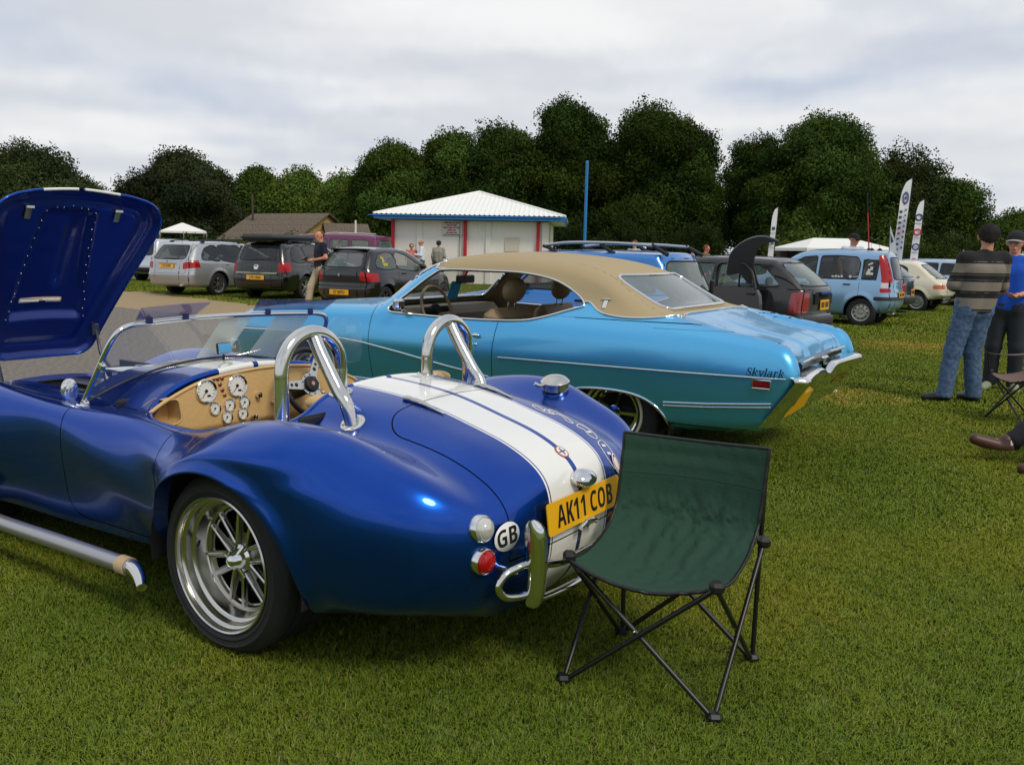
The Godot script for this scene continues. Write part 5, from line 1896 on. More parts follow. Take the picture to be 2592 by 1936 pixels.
func build_trees() -> void:
	var dark := Color(.036, .062, .013)
	var mid := Color(.055, .092, .018)
	var light := Color(.092, .140, .026)
	var cop := Color(.040, .050, .022)
	tree(-33.0, 7.35, 5.2, 58, Color(.044, .062, .022), 1.0, 1, "broad grey-green tree rising behind the raised blue bonnet", .9, .95)
	tree(-39.5, 6.5, 4.0, 60, mid, .9, 2, "grey-green tree cut by the left edge of the picture")
	tree(-22.3, 7.35, 3.9, 56, cop, 1.3, 3, "dark round-topped tree left of the stone barn", .9, .95)
	tree(-26.4, 4.9, 1.5, 62, dark, .9, 4, "low tree in the gap between the two big left-hand trees", .5, 1.0)
	tree(-17.6, 6.4, 2.0, 66, mid, 1.0, 5, "slim mid-green tree just right of the dark round-topped tree")
	tree(-14.6, 6.2, 2.5, 64, light, 1.0, 6, "bright green bushy tree behind the stone barn's ridge")
	tree(-11.6, 6.0, 2.3, 62, light, 1.0, 7, "bright green tree right of the barn's stone gable")
	tree(-8.6, 8.2, 2.5, 58, mid, 1.1, 8, "mid-green tree at the left end of the tall row behind the pavilion")
	tree(-4.7, 9.0, 3.0, 60, mid, 1.1, 9, "mid-green tree behind the left half of the pavilion roof")
	tree(-.6, 9.5, 3.0, 60, dark, 1.2, 10, "dark green tree directly behind the pavilion's peak")
	tree(3.7, 11.2, 2.9, 60, dark, 1.2, 11, "tallest pointed dark tree, above the right end of the pavilion")
	tree(9.8, 10.8, 4.3, 60, dark, 1.3, 12, "broad dark dome of a tree right of the blue pole")
	tree(15.9, 9.4, 2.6, 63, dark, .26, 13, "thin-crowned tree with sky showing through beside the dark dome")
	tree(20.8, 10.6, 4.2, 59, mid, 1.1, 14, "wide tree behind the white marquee and left feather flag")
	tree(26.2, 8.7, 3.3, 58, Color(.046, .064, .020), .22, 15, "loose airy tree behind the tall feather flags")
	tree(29.8, 6.9, 2.3, 58, mid, .26, 16, "small open tree at the right end of the tall row")
	tree(34.0, 4.5, 3.2, 70, mid, 1.0, 17, "low distant tree at the right edge behind the two men", .2)
	tree(40.0, 4.6, 3.2, 74, mid, 1.0, 18, "furthest low tree cut by the right edge", .2)
	hedge(-30, -8, 43, 1.45, Color(.05, .07, .02), 51, "long low hedge behind the row of estate cars")
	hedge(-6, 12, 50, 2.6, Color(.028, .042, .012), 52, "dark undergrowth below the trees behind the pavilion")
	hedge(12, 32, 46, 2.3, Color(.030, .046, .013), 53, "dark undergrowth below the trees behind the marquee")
	hedge(9.5, 14.5, 33, 1.85, Color(.075, .11, .022), 54, "bright green hedge just behind the white marquee")
	hedge(15.5, 29, 37, 1.95, Color(.06, .085, .02), 55, "trimmed green hedge running behind the man in the blue shirt")

# ---------------------------------------------------------------- buildings and structures
func build_buildings() -> void:
	pavilion()
	barn()
	# blue pole
	var s := Sh.new()
	tube(s, line(V(0, 0, 0), V(0, 4.72, 0)), .055, 12)
	lathe(s, [Vector2(4.72, .055), Vector2(4.75, .04), Vector2(4.76, .0005)], 12, Transform3D(Basis(Vector3.RIGHT, -PI / 2), Vector3.ZERO))
	var p := thing("flag_pole", "plain bright blue pole standing right of the white pavilion", "pole", V(2.62, 0, -33))
	obj("pole", s, mat(srgb(26, 120, 190), .4), p)
	s = Sh.new()
	lathe(s, [Vector2(0, .001), Vector2(0, .14), Vector2(.02, .14), Vector2(.03, .06)], 16, Transform3D(Basis(Vector3.RIGHT, -PI / 2), Vector3.ZERO))
	obj("base_plate", s, mat(srgb(26, 110, 175), .5), p)
	# far wooden pole by the barn
	s = Sh.new(); tube(s, line(V(-14.0, 0, -47), V(-14.0, 4.1, -47)), .06, 8)
	tag(obj("telegraph_pole", s, M.bark), "thin grey wooden pole standing left of the barn roof", "pole")
	marquee("marquee", V(11.05, 0, -30.5), 3.3, 2.6, 1.70, 2.06, 1.5, "long white marquee roof behind the light blue hatchback", .15)
	marquee("gazebo", V(-17.2, 0, -45.5), 2.2, 2.2, 2.05, 2.48, .1, "small off-white pyramid gazebo above the silver estate car", .4)

func marquee(called: String, at_: Vector3, w: float, d: float, eave: float, top: float, ridge: float, label: String, turn: float) -> void:
	var o := thing(called, label, "tent", at_, turn)
	var s := Sh.new()
	var a := V(-w * .5, eave, d * .5); var b := V(w * .5, eave, d * .5); var c := V(w * .5, eave, -d * .5); var e := V(-w * .5, eave, -d * .5)
	var r0 := V(-ridge * .5, top, 0); var r1 := V(ridge * .5, top, 0)
	for f in [[a, b, r1, r0], [c, e, r0, r1], [b, c, r1], [e, a, r0]]:
		var n: Vector3 = (f[1] - f[0]).cross(f[2] - f[0]).normalized()
		s.flat(f, n if n.y > 0 else -n)
	for f in [[a, b], [b, c], [c, e], [e, a]]:
		var n := (f[0] + f[1] - Vector3.UP * eave * 2.0) as Vector3
		n.y = 0
		s.flat([f[0], f[1], f[1] - Vector3.UP * .10, f[0] - Vector3.UP * .10], n.normalized())
	var m := mat(srgb(232, 231, 226), .7)
	obj("canopy", s, m, o)
	for q in [a, b, c, e, (a + b) * .5]:
		var leg := Sh.new()
		tube(leg, line(V(q.x, 0, q.z), q), .025, 8)
		obj("leg", leg, M.alu, o)
	if called == "marquee":
		for i in 9:
			var st := Sh.new()
			box(st, V(-w * .45 + i * w * .11, .85 + .2 * sin(i * 2.0), -d * .3), V(.35, 1.5 + .2 * sin(i * 2.0), .25), .05)
			obj("stall_goods", st, mat([srgb(70, 60, 50), srgb(40, 44, 50), srgb(90, 80, 66)][i % 3], .9), o)

func pavilion() -> void:
	var o := thing("pavilion", "white pavilion with ribbed hipped roof, blue fascia and red posts", "building", V(-1.83, 0, -36.0), deg_to_rad(-4.0))
	var w := 6.45; var d := 6.4; var ew := 7.75; var ed := 7.6
	var h := 2.58
	var s := Sh.new()
	box(s, V(0, h * .5, -d * .5), V(w, h, d), .01)
	obj("wall", s, noisy(mat(srgb(240, 236, 226), .8), 1.2, 1.5, 61), o)
	s = Sh.new()
	for k in 22: box(s, V(w * .5 + .02, .06 + k * .118, -.10), V(.05, .108, .20), .006); box(s, V(w * .5 + .02, .12 + k * .118, -.32), V(.045, .108, .21), .006)
	obj("brick_quoin", s, mottled(mat(Color.WHITE, .9), srgb(176, 158, 110), srgb(206, 190, 146), .6, 62, .05), o)
	var red := mat(srgb(186, 32, 46), .5)
	for x in [-3.19, -.20, 2.78]:
		s = Sh.new(); box(s, V(x, h * .5, .07), V(.13, h, .12), .01)
		obj("post", s, red, o)
	for x in [-2.10, .75, 3.05]:
		s = Sh.new(); box(s, V(x, h * .5, .03), V(.22, h - .01, .10), .006)
		obj("pilaster", s, mat(srgb(232, 230, 222), .7), o)
	s = Sh.new()
	for q in [[V(0, 2.68, .62), V(ew, .17, .04)], [V(0, 2.68, .62 - ed), V(ew, .17, .04)]]: box(s, q[0], q[1], .005)
	for sg in [-1.0, 1.0]: box(s, V(sg * (ew * .5 - .02), 2.68, .62 - ed * .5), V(.04, .17, ed - .05), .005)
	obj("fascia", s, mat(srgb(24, 112, 178), .45), o)
	s = Sh.new(); box(s, V(0, 2.62, .62 - ed * .5), V(ew - .1, .03, ed - .1), .004)
	obj("soffit", s, mat(srgb(205, 203, 196), .8), o)
	# ribbed sheets, one for each slope
	var apex := V(0, 3.92, .62 - ed * .5)
	var roof_m := mat(srgb(238, 238, 232), .5)
	for side in 4:
		var hw := (ew if side % 2 == 0 else ed) * .5
		var run := (ed if side % 2 == 0 else ew) * .5
		var rise := 3.92 - 2.78
		var P := PackedVector3Array(); var U := PackedVector2Array()
		var nu := 39 * 8 + 1; var nv := 2
		for i in nu:
			for j in nv:
				var x := lerpf(-hw, hw, float(i) / (nu - 1)); var t := float(j)
				var ph := fposmod(x / .199, 1.0)
				var rib := .028 * smoothstep(.0, .14, ph) * smoothstep(.46, .32, ph)
				P.append(V(x, 2.78 + rise * t + rib, run * (1.0 - t) + .03)); U.append(Vector2(x, t))
		var g := grid(P, nu, nv, false, U)
		for i in g.N.size():
			if g.N[i].y < 0: g.N[i] = -g.N[i]
		g = clip(g, func(_p, u: Vector2): return absf(u.x) - hw * (1.0 - u.y))[0]
		var x := Transform3D(Basis(Vector3.UP, side * PI / 2), V(0, 0, .62 - ed * .5))
		obj("roof_sheet", g.moved(x), roof_m, o)
	for sx in [-1.0, 1.0]:
		for sz in [0.0, -1.0]:
			s = Sh.new(); tube(s, line(V(sx * ew * .5, 2.80, .64 + sz * ed), apex + V(0, .03, 0)), .05, 8)
			obj("hip_cap", s, roof_m, o)
	s = Sh.new(); tube(s, PackedVector3Array([V(-.42, 2.55, .06), V(-.43, 1.6, .06), V(-.46, .1, .06)]), .014, 6)
	obj("cable", s, mat(srgb(120, 116, 104), .7), o)
	s = Sh.new(); box(s, V(-.2, 2.72, .665), V(ew + .06, .05, .05), .015)
	obj("gutter", s, mat(srgb(20, 96, 158), .4), o)
	# notice and picture board
	s = Sh.new(); box(s, V(-.75, 2.25, .03), V(.85, .62, .04), .008)
	var nb := obj("notice_board", s, mat(srgb(214, 212, 206), .6), o)
	var ink := mat(srgb(176, 60, 64), .6)
	var wr := [[.16, .11, .10, .14], [.12, .09, .13], [.18, .16, .10, .15], [.20, .12], [.09, .16, .12]]
	for k in 5:   # too small to read: word-long dashes
		var tot := 0.0
		for q in wr[k]: tot += q + .03
		var xx := -.75 - tot * .5
		for q in wr[k]:
			s = Sh.new(); box(s, V(xx + q * .5, 2.48 - k * .098, .053), V(q, .05, .004), .001)
			obj("lettering", s, ink, nb)
			xx += q + .03
	s = Sh.new(); box(s, V(-.75, 2.0, .052), V(.7, .045, .004), .001)
	obj("lettering", s, mat(srgb(120, 128, 124), .6), nb)
	s = Sh.new(); box(s, V(1.72, 1.66, .03), V(.60, .58, .03), .008)
	obj("picture_board", s, mottled(mat(Color.WHITE, .7), srgb(206, 196, 176), srgb(222, 214, 198), .8, 64, .03), o)

func barn() -> void:
	var stone := mottled(noisy(mat(Color.WHITE, .9), 1.0, 5.0, 71, .05, true), srgb(150, 124, 74), srgb(190, 164, 104), .5, 72, .06)
	var tiles := mottled(noisy(mat(Color.WHITE, .9), 1.2, 6.0, 73, .06), srgb(78, 68, 56), srgb(122, 108, 90), .5, 74, .04)
	for b in [[V(-11.9, 0, -46.5), 5.2, 4.4, 1.75, 3.05, "low stone barn with a patched grey-brown roof", -.55, 0], [V(-8.7, 0, -45.2), 1.8, 3.2, 1.50, 2.55, "lower brown-roofed lean-to right of the stone barn", .35, 1]]:
		var o := thing("barn", b[5], "building", b[0], b[6])
		var L: float = b[1]; var D: float = b[2]; var e: float = b[3]; var r: float = b[4]
		var s := Sh.new()
		box(s, V(0, e * .5, 0), V(L, e, D), .02)
		for sx in [-1.0, 1.0]:
			s.flat([V(sx * L * .5, e, D * .5), V(sx * L * .5, e, -D * .5), V(sx * L * .5, r - .06, 0)], V(sx, 0, 0))
		obj("wall", s, stone, o)
		for sz in [-1.0, 1.0]:
			var nr := 9
			for k in nr:
				var t0 := float(k) / nr; var t1 := float(k + 1) / nr
				s = Sh.new()
				var p0 := V(0, lerpf(e - .1, r, t0), sz * lerpf(D * .5 + .25, 0, t0)); var p1 := V(0, lerpf(e - .1, r, t1), sz * lerpf(D * .5 + .25, 0, t1))
				var c := (p0 + p1) * .5
				var dir := (p1 - p0)
				box(s, c + V(0, .03 + .012 * (k % 2), 0), V(L + .5, .05, dir.length() + .05), .01, Basis(Vector3.RIGHT, atan2(dir.y, -dir.z * 1.0) * 1.0 if sz > 0 else -atan2(dir.y, dir.z)))
				obj("roof_course", s, tiles, o)
		if b[7] == 1:
			s = Sh.new(); tube(s, line(V(.3, 2.0, 1.2), V(.3, 2.75, 1.2)), .05, 8)
			obj("flue", s, M.white_wall, o)

# ---------------------------------------------------------------- the parked cars
# s holds: at, th, ol (side outline), w, roof (half widths), belt, top, windows, rear (glass y range, half width), front glass y range, lamps ...
func saloon(called: String, label: String, group: String, s: Dictionary) -> Dictionary:
	var car := thing(called, label, s.get("cat", "car"), Vector3.ZERO, 0.0, group)
	fit(car, s.at.x, s.at.y, s.th)
	var K := {"node": car}
	var pts := []
	for p in s.ol: pts.append(Vector2(p[0], p[1]))
	var ol := smooth2(pts, 4)
	var w0: float = s.w; var wr: float = s.roof; var belt: float = s.belt; var top: float = s.top
	var x0: float = s.ol[0][0]
	var xr := 1e9; var xf := -1e9
	for p in pts: xr = minf(xr, p.x); xf = maxf(xf, p.x)
	var wy := [[.15, w0 - .10], [.35, w0 - .035], [.55, w0], [.72, w0 - .006], [belt - .03, w0 - .04], [belt + .04, w0 - .075], [lerpf(belt, top, .5), lerpf(w0 - .06, wr, .5)], [top, wr]]
	var bow: float = s.get("bow", .17)
	K.W = func(p: Vector2):
		var w := curve1(wy, p.y)
		if p.x < xr + .7: w -= .07 * pow((xr + .7 - p.x) / .7, 2.0)
		if p.x > xf - .9: w -= .14 * pow((p.x - xf + .9) / .9, 2.0)
		# flared arches
		for ax in [0.0, s.wb]:
			var q := Vector2(p.x - ax, p.y - s.R).length()
			w += .018 * exp(-pow((q - s.R - .06) / .06, 2.0))
		return w
	K.warp = func(p: Vector3):
		var t := clampf(absf(p.z) / w0, 0, 1)
		var q := p
		if p.x < xr + .8: q.x += bow * (t * t * t - .3) * smoothstep(xr + .8, xr, p.x)
		if p.x > xf - .8: q.x -= bow * 1.6 * (t * t * t - .3) * smoothstep(xf - .8, xf, p.x)
		return q
	var crown := func(p: Vector2, t: float): return .03 * (1.0 - t * t) if p.y > belt else 0.0
	K.body = shell(ol, K.W, s.get("r", .11), s.get("step", .045), crown, 9)
	for ax in [0.0, s.wb]:
		var rr: float = s.R + .055
		var ra := take(K, func(p: Vector3, _u): return Vector2(p.x - ax, p.y - s.R).length() - rr if absf(p.z) > .45 else 1.0)
		if s.has("arch_trim"):
			var tr := Sh.new(); bead(tr, ra[1], .022, .004)
			put(K, "arch_trim", tr, M.black)
	# glass
	var glass: Material = s.get("glass", M.dark_glass)
	var E := []
	for win in s.windows:
		var poly := PackedVector2Array()
		for p in win: poly.append(Vector2(p[0], p[1]))
		poly = smooth2(win.map(func(p): return Vector2(p[0], p[1])), 2) if s.get("soft", true) else poly
		var c := take(K, side_poly(poly, .35))
		put(K, "side_window", c[0], glass)
		E.append_array(c[1])
	var rg: Array = s.rear
	var mid := (xr + xf) * .5
	var c := take(K, func(p: Vector3, _u): return sd_rbox(Vector2(p.z, p.y - (rg[0] + rg[1]) * .5), Vector2(rg[2] + rg[3] * (rg[1] - p.y), (rg[1] - rg[0]) * .5), .06) if p.x < mid * .6 else 1.0)
	put(K, "rear_window", c[0], s.get("rear_glass", glass))
	E.append_array(c[1])
	var fg: Array = s.front
	c = take(K, func(p: Vector3, _u): return sd_rbox(Vector2(p.z, p.y - (fg[0] + fg[1]) * .5), Vector2(fg[2] + .25 * (fg[1] - p.y), (fg[1] - fg[0]) * .5), .06) if p.x > mid else 1.0)
	put(K, "windscreen", c[0], M.tint)
	E.append_array(c[1])
	var t := Sh.new()
	bead(t, E, .011, .0, 5)
	put(K, "window_seal", t, M.black)
	if s.has("hole"):   # an open door leaves the near side open
		var hp := smooth2(s.hole.map(func(p): return Vector2(p[0], p[1])), 3)
		take(K, func(p: Vector3, _u): return poly_d(Vector2(p.x, p.y), hp) if p.z < -.35 else 1.0)
	# lamps and coloured areas cut out of the skin: [name, material, x range, y range, z range, sides only]
	for l in s.lamps:
		c = take(K, func(p: Vector3, _u): return maxf(maxf(absf(p.x - l[2] - (l[9] if l.size() > 9 else 0.0) * (p.y - l[4])) - l[3], absf(p.y - l[4] + l[8] * (absf(p.z) - l[6])) - l[5]), absf(absf(p.z) - l[6]) - l[7]))
		put(K, l[0], c[0], l[1])
	for l in s.get("panels", []):   # unpainted bumper or cladding bands
		c = take(K, func(p: Vector3, _u): return maxf(absf(p.x - l[2]) - l[3], absf(p.y - l[4]) - l[5]))
		put(K, l[0], c[0], l[1])
	var g := Sh.new()
	for x in s.doors:
		gap(K, g, func(p: Vector3, _u): return (p.x - x) if absf(p.z) > .45 and p.y > .3 and p.y < belt + .02 else 1.0, .004)
	if s.has("hatch"):
		var hh: Array = s.hatch   # half width, bottom y
		gap(K, g, func(p: Vector3, _u): return maxf(absf(p.z) - hh[0], hh[1] - p.y) if p.x < xr + .55 and p.y < top - .06 else 1.0, .004)
	put(K, "panel_gap", g, M.dark)
	put(K, "body", K.body, s.paint)
	var lin := clip(K.body, func(p: Vector3, _u): return maxf(.38 - p.y, p.x - (xf - .9)))[0] as Sh
	lin = lin.copy()
	for i in lin.P.size(): lin.P[i] -= lin.N[i] * .022
	put(K, "lining", lin, M.lining)
	# wells, wheels
	t = Sh.new()
	for sg in [-1.0, 1.0]:
		for cx in [0.0, s.wb]:
			var w := Sh.new()
			lathe(w, [Vector2(0, .05), Vector2(0, s.R + .07), Vector2(w0 - .52, s.R + .07)], 24)
			t.add(clip(w, func(p: Vector3, _u): return -.08 - p.y)[0], Transform3D(Basis(V(1, 0, 0), V(0, 1, 0), V(0, 0, sg)), V(cx, s.R, sg * .46)))
	parts("wheel_well", t, M.dark, car)
	var zt: float = w0 - .035
	wheel_set(car, [[0.0, -zt], [0.0, zt], [s.wb, -zt], [s.wb, zt]], s.R, s.rim, .20, s.wheel)
	# cabin
	t = Sh.new(); box(t, V(s.wb * .45, .32, 0), V(s.wb * .9, .04, w0 * 1.6), .01)
	obj("floor", t, M.dark, car)
	var fx: float = s.seat
	t = Sh.new(); box(t, V(fx + .85, belt - .08, 0), V(.35, .22, w0 * 1.6), .08)
	obj("dashboard", t, M.lining, car)
	for z in [-.36, .36]:
		headrest_seat(K, fx, .42, z, M.seat, .56)
	t = Sh.new(); box(t, V(fx - .95, .68, 0), V(.16, .56, w0 * 1.45), .06, Basis(Vector3.BACK, .2))
	for z in [-.4, .4]: ellipsoid(t, V(fx - 1.03, 1.02, z), V(.05, .08, .12), 12)
	obj("rear_bench", t, M.seat, car)
	# plate
	if s.has("plate"):
		var pd: Array = s.plate   # text, y, lean
		var pl := Node3D.new(); pl.name = "number_plate"
		var px := K.warp.call(V(skin_x(ol, pd[1], true), pd[1], 0)) as Vector3
		pl.transform = face_to(px + V(-.015, 0, 0), V(-1, pd[2], 0).normalized())
		car.add_child(pl, true)
		var ps := Sh.new(); prism(ps, rrect(pd[3], pd[4], .01), .008)
		obj("plate", ps, M.plate_yellow, pl)
		if pd[0] == "":   # characters too blurred to read
			for k in 6:
				var dash := Sh.new(); box(dash, V((k - 2.5 + (.3 if k > 2 else -.3)) * pd[3] * .13, .0, .010), V(pd[3] * .085, pd[4] * .55, .003), .001)
				obj("registration", dash, M.print_black, pl)
		else: letters("registration", pd[0], pd[5], M.print_black, at(V(0, -.002, .009)), pl, .002, "Droid Sans", true, .9)
	for b in s.get("boxes", []):   # [name, material, centre, size, bevel]
		t = Sh.new(); box(t, b[2], b[3], b[4])
		put(K, b[0], t, b[1])
	for hx in s.handles:
		t = Sh.new()
		for sg in [-1.0, 1.0]: box(t, on_side(K, hx, belt - .08, sg, .012), V(.15, .028, .026), .01)
		put(K, "door_handle", t, s.get("handle_mat", M.black))
	for sg in [-1.0, 1.0]:
		t = Sh.new()
		var mx: float = s.mirror
		ellipsoid(t, on_side(K, mx, belt + .05, sg, .10), V(.06, .07, .09), 14)
		put(K, "wing_mirror", t, s.get("mirror_mat", s.paint))
	K.ol = ol
	return K

func skin_x(ol: PackedVector2Array, y: float, rear: bool) -> float:
	var best := 1e9 if rear else -1e9
	for i in ol.size():
		var a := ol[i]; var b := ol[(i + 1) % ol.size()]
		if (a.y - y) * (b.y - y) <= 0.0 and a.y != b.y:
			var x := lerpf(a.x, b.x, (y - a.y) / (b.y - a.y))
			best = minf(best, x) if rear else maxf(best, x)
	return best

func rails(K: Dictionary, pts: Array, z: float, m: Material, feet: Array, r := .014, foot_m: Material = null) -> void:
	for sg in [-1.0, 1.0]:
		var s := Sh.new()
		tube(s, smooth_path(pts.map(func(p): return V(p[0], p[1], sg * z)), 5), r, 8)
		obj("roof_rail", s, m, K.node)
		for f in feet:
			s = Sh.new()
			box(s, V(f[0], f[1], sg * z), V(.12, f[2], .03), .012)
			obj("rail_foot", s, foot_m if foot_m else m, K.node)

func build_cars() -> void:
	M.lining = mat(srgb(52, 52, 52), .85)
	M.seat = mat(srgb(44, 44, 47), .85)
	M.bumper = mat(srgb(40, 40, 42), .55)
	var alloy := mat(srgb(186, 188, 190), .25, .9)
	var steel := mat(srgb(176, 174, 168), .4, .6)
	# silver estate
	var sil := mat(srgb(176, 178, 180), .32, .6, 1.0)
	var est := [[-.93, .30], [-1.0, .42], [-1.03, .58], [-1.0, .66], [-.97, .82], [-.935, .97], [-.80, 1.14], [-.62, 1.36], [-.50, 1.43], [-.1, 1.465], [.6, 1.48], [1.25, 1.455], [1.75, 1.33], [2.2, 1.10], [2.5, .98], [3.0, .90], [3.4, .78], [3.58, .62], [3.6, .42], [3.45, .24], [2.4, .20], [.6, .20], [-.6, .24]]
	var estw := [[[-.58, 1.0], [-.40, 1.25], [-.22, 1.345], [.12, 1.375], [.14, .965], [-.2, .975]], [[.20, .965], [.18, 1.38], [.7, 1.39], [1.02, 1.38], [1.04, .955]], [[1.11, .955], [1.09, 1.375], [1.35, 1.34], [1.75, 1.18], [2.08, .96]]]
	var K := saloon("estate_car", "silver estate car parked nearest the raised blue bonnet", "cars parked in the row along the gravel", {
		"at": Vector2(-8.98, -24.588), "th": 1.136, "ol": est, "w": .885, "roof": .60, "belt": .95, "top": 1.48, "wb": 2.76, "R": .32, "rim": .215, "paint": sil,
		"windows": estw, "rear": [1.0, 1.375, .50, .22], "front": [1.02, 1.40, .52], "doors": [.16, 1.07, 2.1], "hatch": [.62, .62],
		"lamps": [["tail_lamp", M.red_lens, -.98, .26, .86, .09, .78, .24, -.14]], "boxes": [["plate_recess", sil, V(-1.0, .90, 0), V(.02, .02, .66), .005], ["star_badge", M.chrome, V(-.955, .95, 0), V(.015, .05, .05), .005], ["wiper", M.black, V(-.93, 1.02, .1), V(.03, .025, .42), .008], ["exhaust", M.chrome, V(-.98, .30, .5), V(.1, .05, .1), .02]],
		"wheel": {"kind": "spoke", "n": 7, "w": .022, "rim": alloy, "face": alloy}, "seat": 1.25, "plate": ["L14 ERD", .82, .2, .52, .115, .10], "handles": [.35, 1.3], "handle_mat": M.chrome, "mirror": 1.95})
	rails(K, [[-.35, 1.45], [-.25, 1.50], [.5, 1.53], [1.1, 1.51], [1.25, 1.46]], .56, M.black, [[-.25, 1.47, .06], [1.15, 1.48, .06]])
	var wl := Sh.new(); tube(wl, line(V(-.4, 1.46, 0), V(-.5, 1.54, 0)), .006, 6)
	obj("aerial", wl, M.black, K.node)
	# black estate with roof box
	var blk := mat(srgb(16, 17, 19), .22, .2, 1.0)
	var be := [[-.90, .30], [-.97, .42], [-.98, .60], [-.95, .70], [-.94, .92], [-.90, 1.02], [-.80, 1.22], [-.68, 1.42], [-.55, 1.475], [0, 1.50], [.7, 1.50], [1.2, 1.47], [1.7, 1.34], [2.15, 1.08], [2.4, .98], [3.0, .88], [3.3, .75], [3.42, .6], [3.42, .4], [3.2, .22], [2.2, .20], [.6, .20], [-.6, .24]]
	var bew := [[[-.60, 1.03], [-.45, 1.30], [-.3, 1.39], [.08, 1.41], [.10, .99]], [[.17, .98], [.15, 1.41], [.98, 1.405], [1.0, .97]], [[1.07, .97], [1.05, 1.40], [1.3, 1.36], [1.75, 1.15], [2.02, .97]]]
	K = saloon("estate_car", "black estate car carrying a long roof box", "cars parked in the row along the gravel", {
		"at": Vector2(-6.366, -23.542), "th": 1.253, "ol": be, "w": .88, "roof": .61, "belt": .97, "top": 1.50, "wb": 2.70, "R": .32, "rim": .21, "paint": blk,
		"windows": bew, "rear": [1.04, 1.40, .50, .2], "front": [1.02, 1.42, .52], "doors": [.13, 1.03, 2.05], "hatch": [.66, .5],
		"lamps": [["tail_lamp", M.red_lens, -.95, .24, .87, .125, .80, .18, -.12]], "boxes": [["chrome_bar", M.chrome, V(-.995, .70, 0), V(.03, .045, 1.25), .006], ["wiper", M.black, V(-.92, 1.05, .0), V(.03, .025, .40), .008]],
		"wheel": {"kind": "spoke", "n": 5, "w": .035, "rim": alloy, "face": alloy}, "seat": 1.2, "plate": ["J70 SMA", .595, .05, .52, .115, .10], "handles": [.35, 1.25], "mirror": 1.9})
	rails(K, [[-.4, 1.48], [-.3, 1.54], [.5, 1.56], [1.0, 1.54], [1.15, 1.48]], .58, M.black, [[-.3, 1.5, .06], [1.05, 1.5, .06]])
	var badge := Sh.new(); lathe(badge, [Vector2(0, .07), Vector2(.012, .065), Vector2(.012, .05), Vector2(.005, .045), Vector2(.008, .0005)], 24, face_to(V(-.99, .86, 0), V(-1, .15, 0).normalized()))
	obj("badge", badge, M.chrome, K.node)
	var rb := thing("roof_box", "black roof box strapped on top of the black estate car", "roof box", V(-6.366, 1.52, -23.542), 1.253)
	var bs := Sh.new(); box(bs, V(.05, .10, 0), V(2.0, .17, 1.0), .06)
	obj("shell", bs, mat(srgb(34, 36, 38), .45), rb)
	bs = Sh.new(); box(bs, V(.05, .085, 0), V(2.02, .015, 1.02), .006)
	obj("seam", bs, M.black, rb)
	for bx in [-.35, .5]:
		bs = Sh.new(); box(bs, V(bx, -.03, 0), V(.05, .05, 1.16), .01)
		obj("cross_bar", bs, M.black, rb)
	# black three-door hatchback
	var hb := [[-.52, .30], [-.60, .38], [-.63, .50], [-.60, .62], [-.61, .80], [-.58, .93], [-.47, 1.10], [-.30, 1.32], [-.16, 1.385], [.3, 1.41], [.8, 1.405], [1.15, 1.36], [1.6, 1.16], [1.95, .95], [2.2, .90], [2.8, .78], [3.0, .60], [3.02, .40], [2.85, .24], [2.0, .20], [.5, .20], [-.35, .24]]
	K = saloon("hatchback", "black three-door hatchback with yellow shapes in its side window, behind the walking man", "cars parked in the row along the gravel", {
		"at": Vector2(-3.557, -19.864), "th": 1.101, "ol": hb, "w": .815, "roof": .57, "belt": .92, "top": 1.41, "wb": 2.45, "R": .285, "rim": .175, "paint": blk, "glass": M.tint,
		"windows": [[[-.30, .98], [-.16, 1.22], [.0, 1.29], [.42, 1.305], [.46, .95]], [[.54, .94], [.50, 1.305], [.85, 1.29], [1.2, 1.15], [1.55, .93]]], "rear": [.98, 1.30, .46, .2], "front": [.98, 1.33, .48], "doors": [.50, 1.62], "hatch": [.56, .58],
		"lamps": [["tail_lamp", M.red_lens, -.60, .26, .77, .095, .70, .19, .12]], "panels": [["rear_bumper", M.bumper, -.62, .12, .56, .025]], "boxes": [["wiper", M.black, V(-.56, .98, -.1), V(.03, .025, .36), .008], ["spoiler", blk, V(-.26, 1.375, 0), V(.16, .03, 1.0), .012], ["badge", M.chrome, V(-.635, .80, 0), V(.02, .05, .06), .01]],
		"wheel": {"kind": "spoke", "n": 6, "w": .03, "rim": M.bumper, "face": M.bumper}, "seat": .95, "plate": ["37 MPU", .43, 0.0, .52, .115, .10], "handles": [.70], "mirror": 1.42})
	var ys := Sh.new()
	for q in [[.02, 1.12, .07, .16, .5], [.08, 1.04, .16, .06, 0.0], [-.02, 1.19, .06, .05, .3]]: box(ys, on_side(K, q[0], q[1], 1.0, .004), V(q[2], q[3], .006), .002, Basis(Vector3.BACK, q[4]))
	obj("window_sticker", ys, mat(srgb(206, 190, 50), .5), K.node)
	# light blue tall hatchback
	var lb := mat(srgb(132, 172, 206), .3, .45, 1.0)
	var pa := [[-.36, .29], [-.46, .33], [-.55, .42], [-.575, .55], [-.55, .66], [-.52, .80], [-.50, .98], [-.43, 1.25], [-.34, 1.46], [-.22, 1.53], [.3, 1.56], [.9, 1.56], [1.35, 1.50], [1.75, 1.25], [2.1, 1.02], [2.35, .97], [2.8, .85], [2.96, .66], [2.98, .42], [2.85, .25], [2.0, .22], [.5, .22], [-.25, .27]]
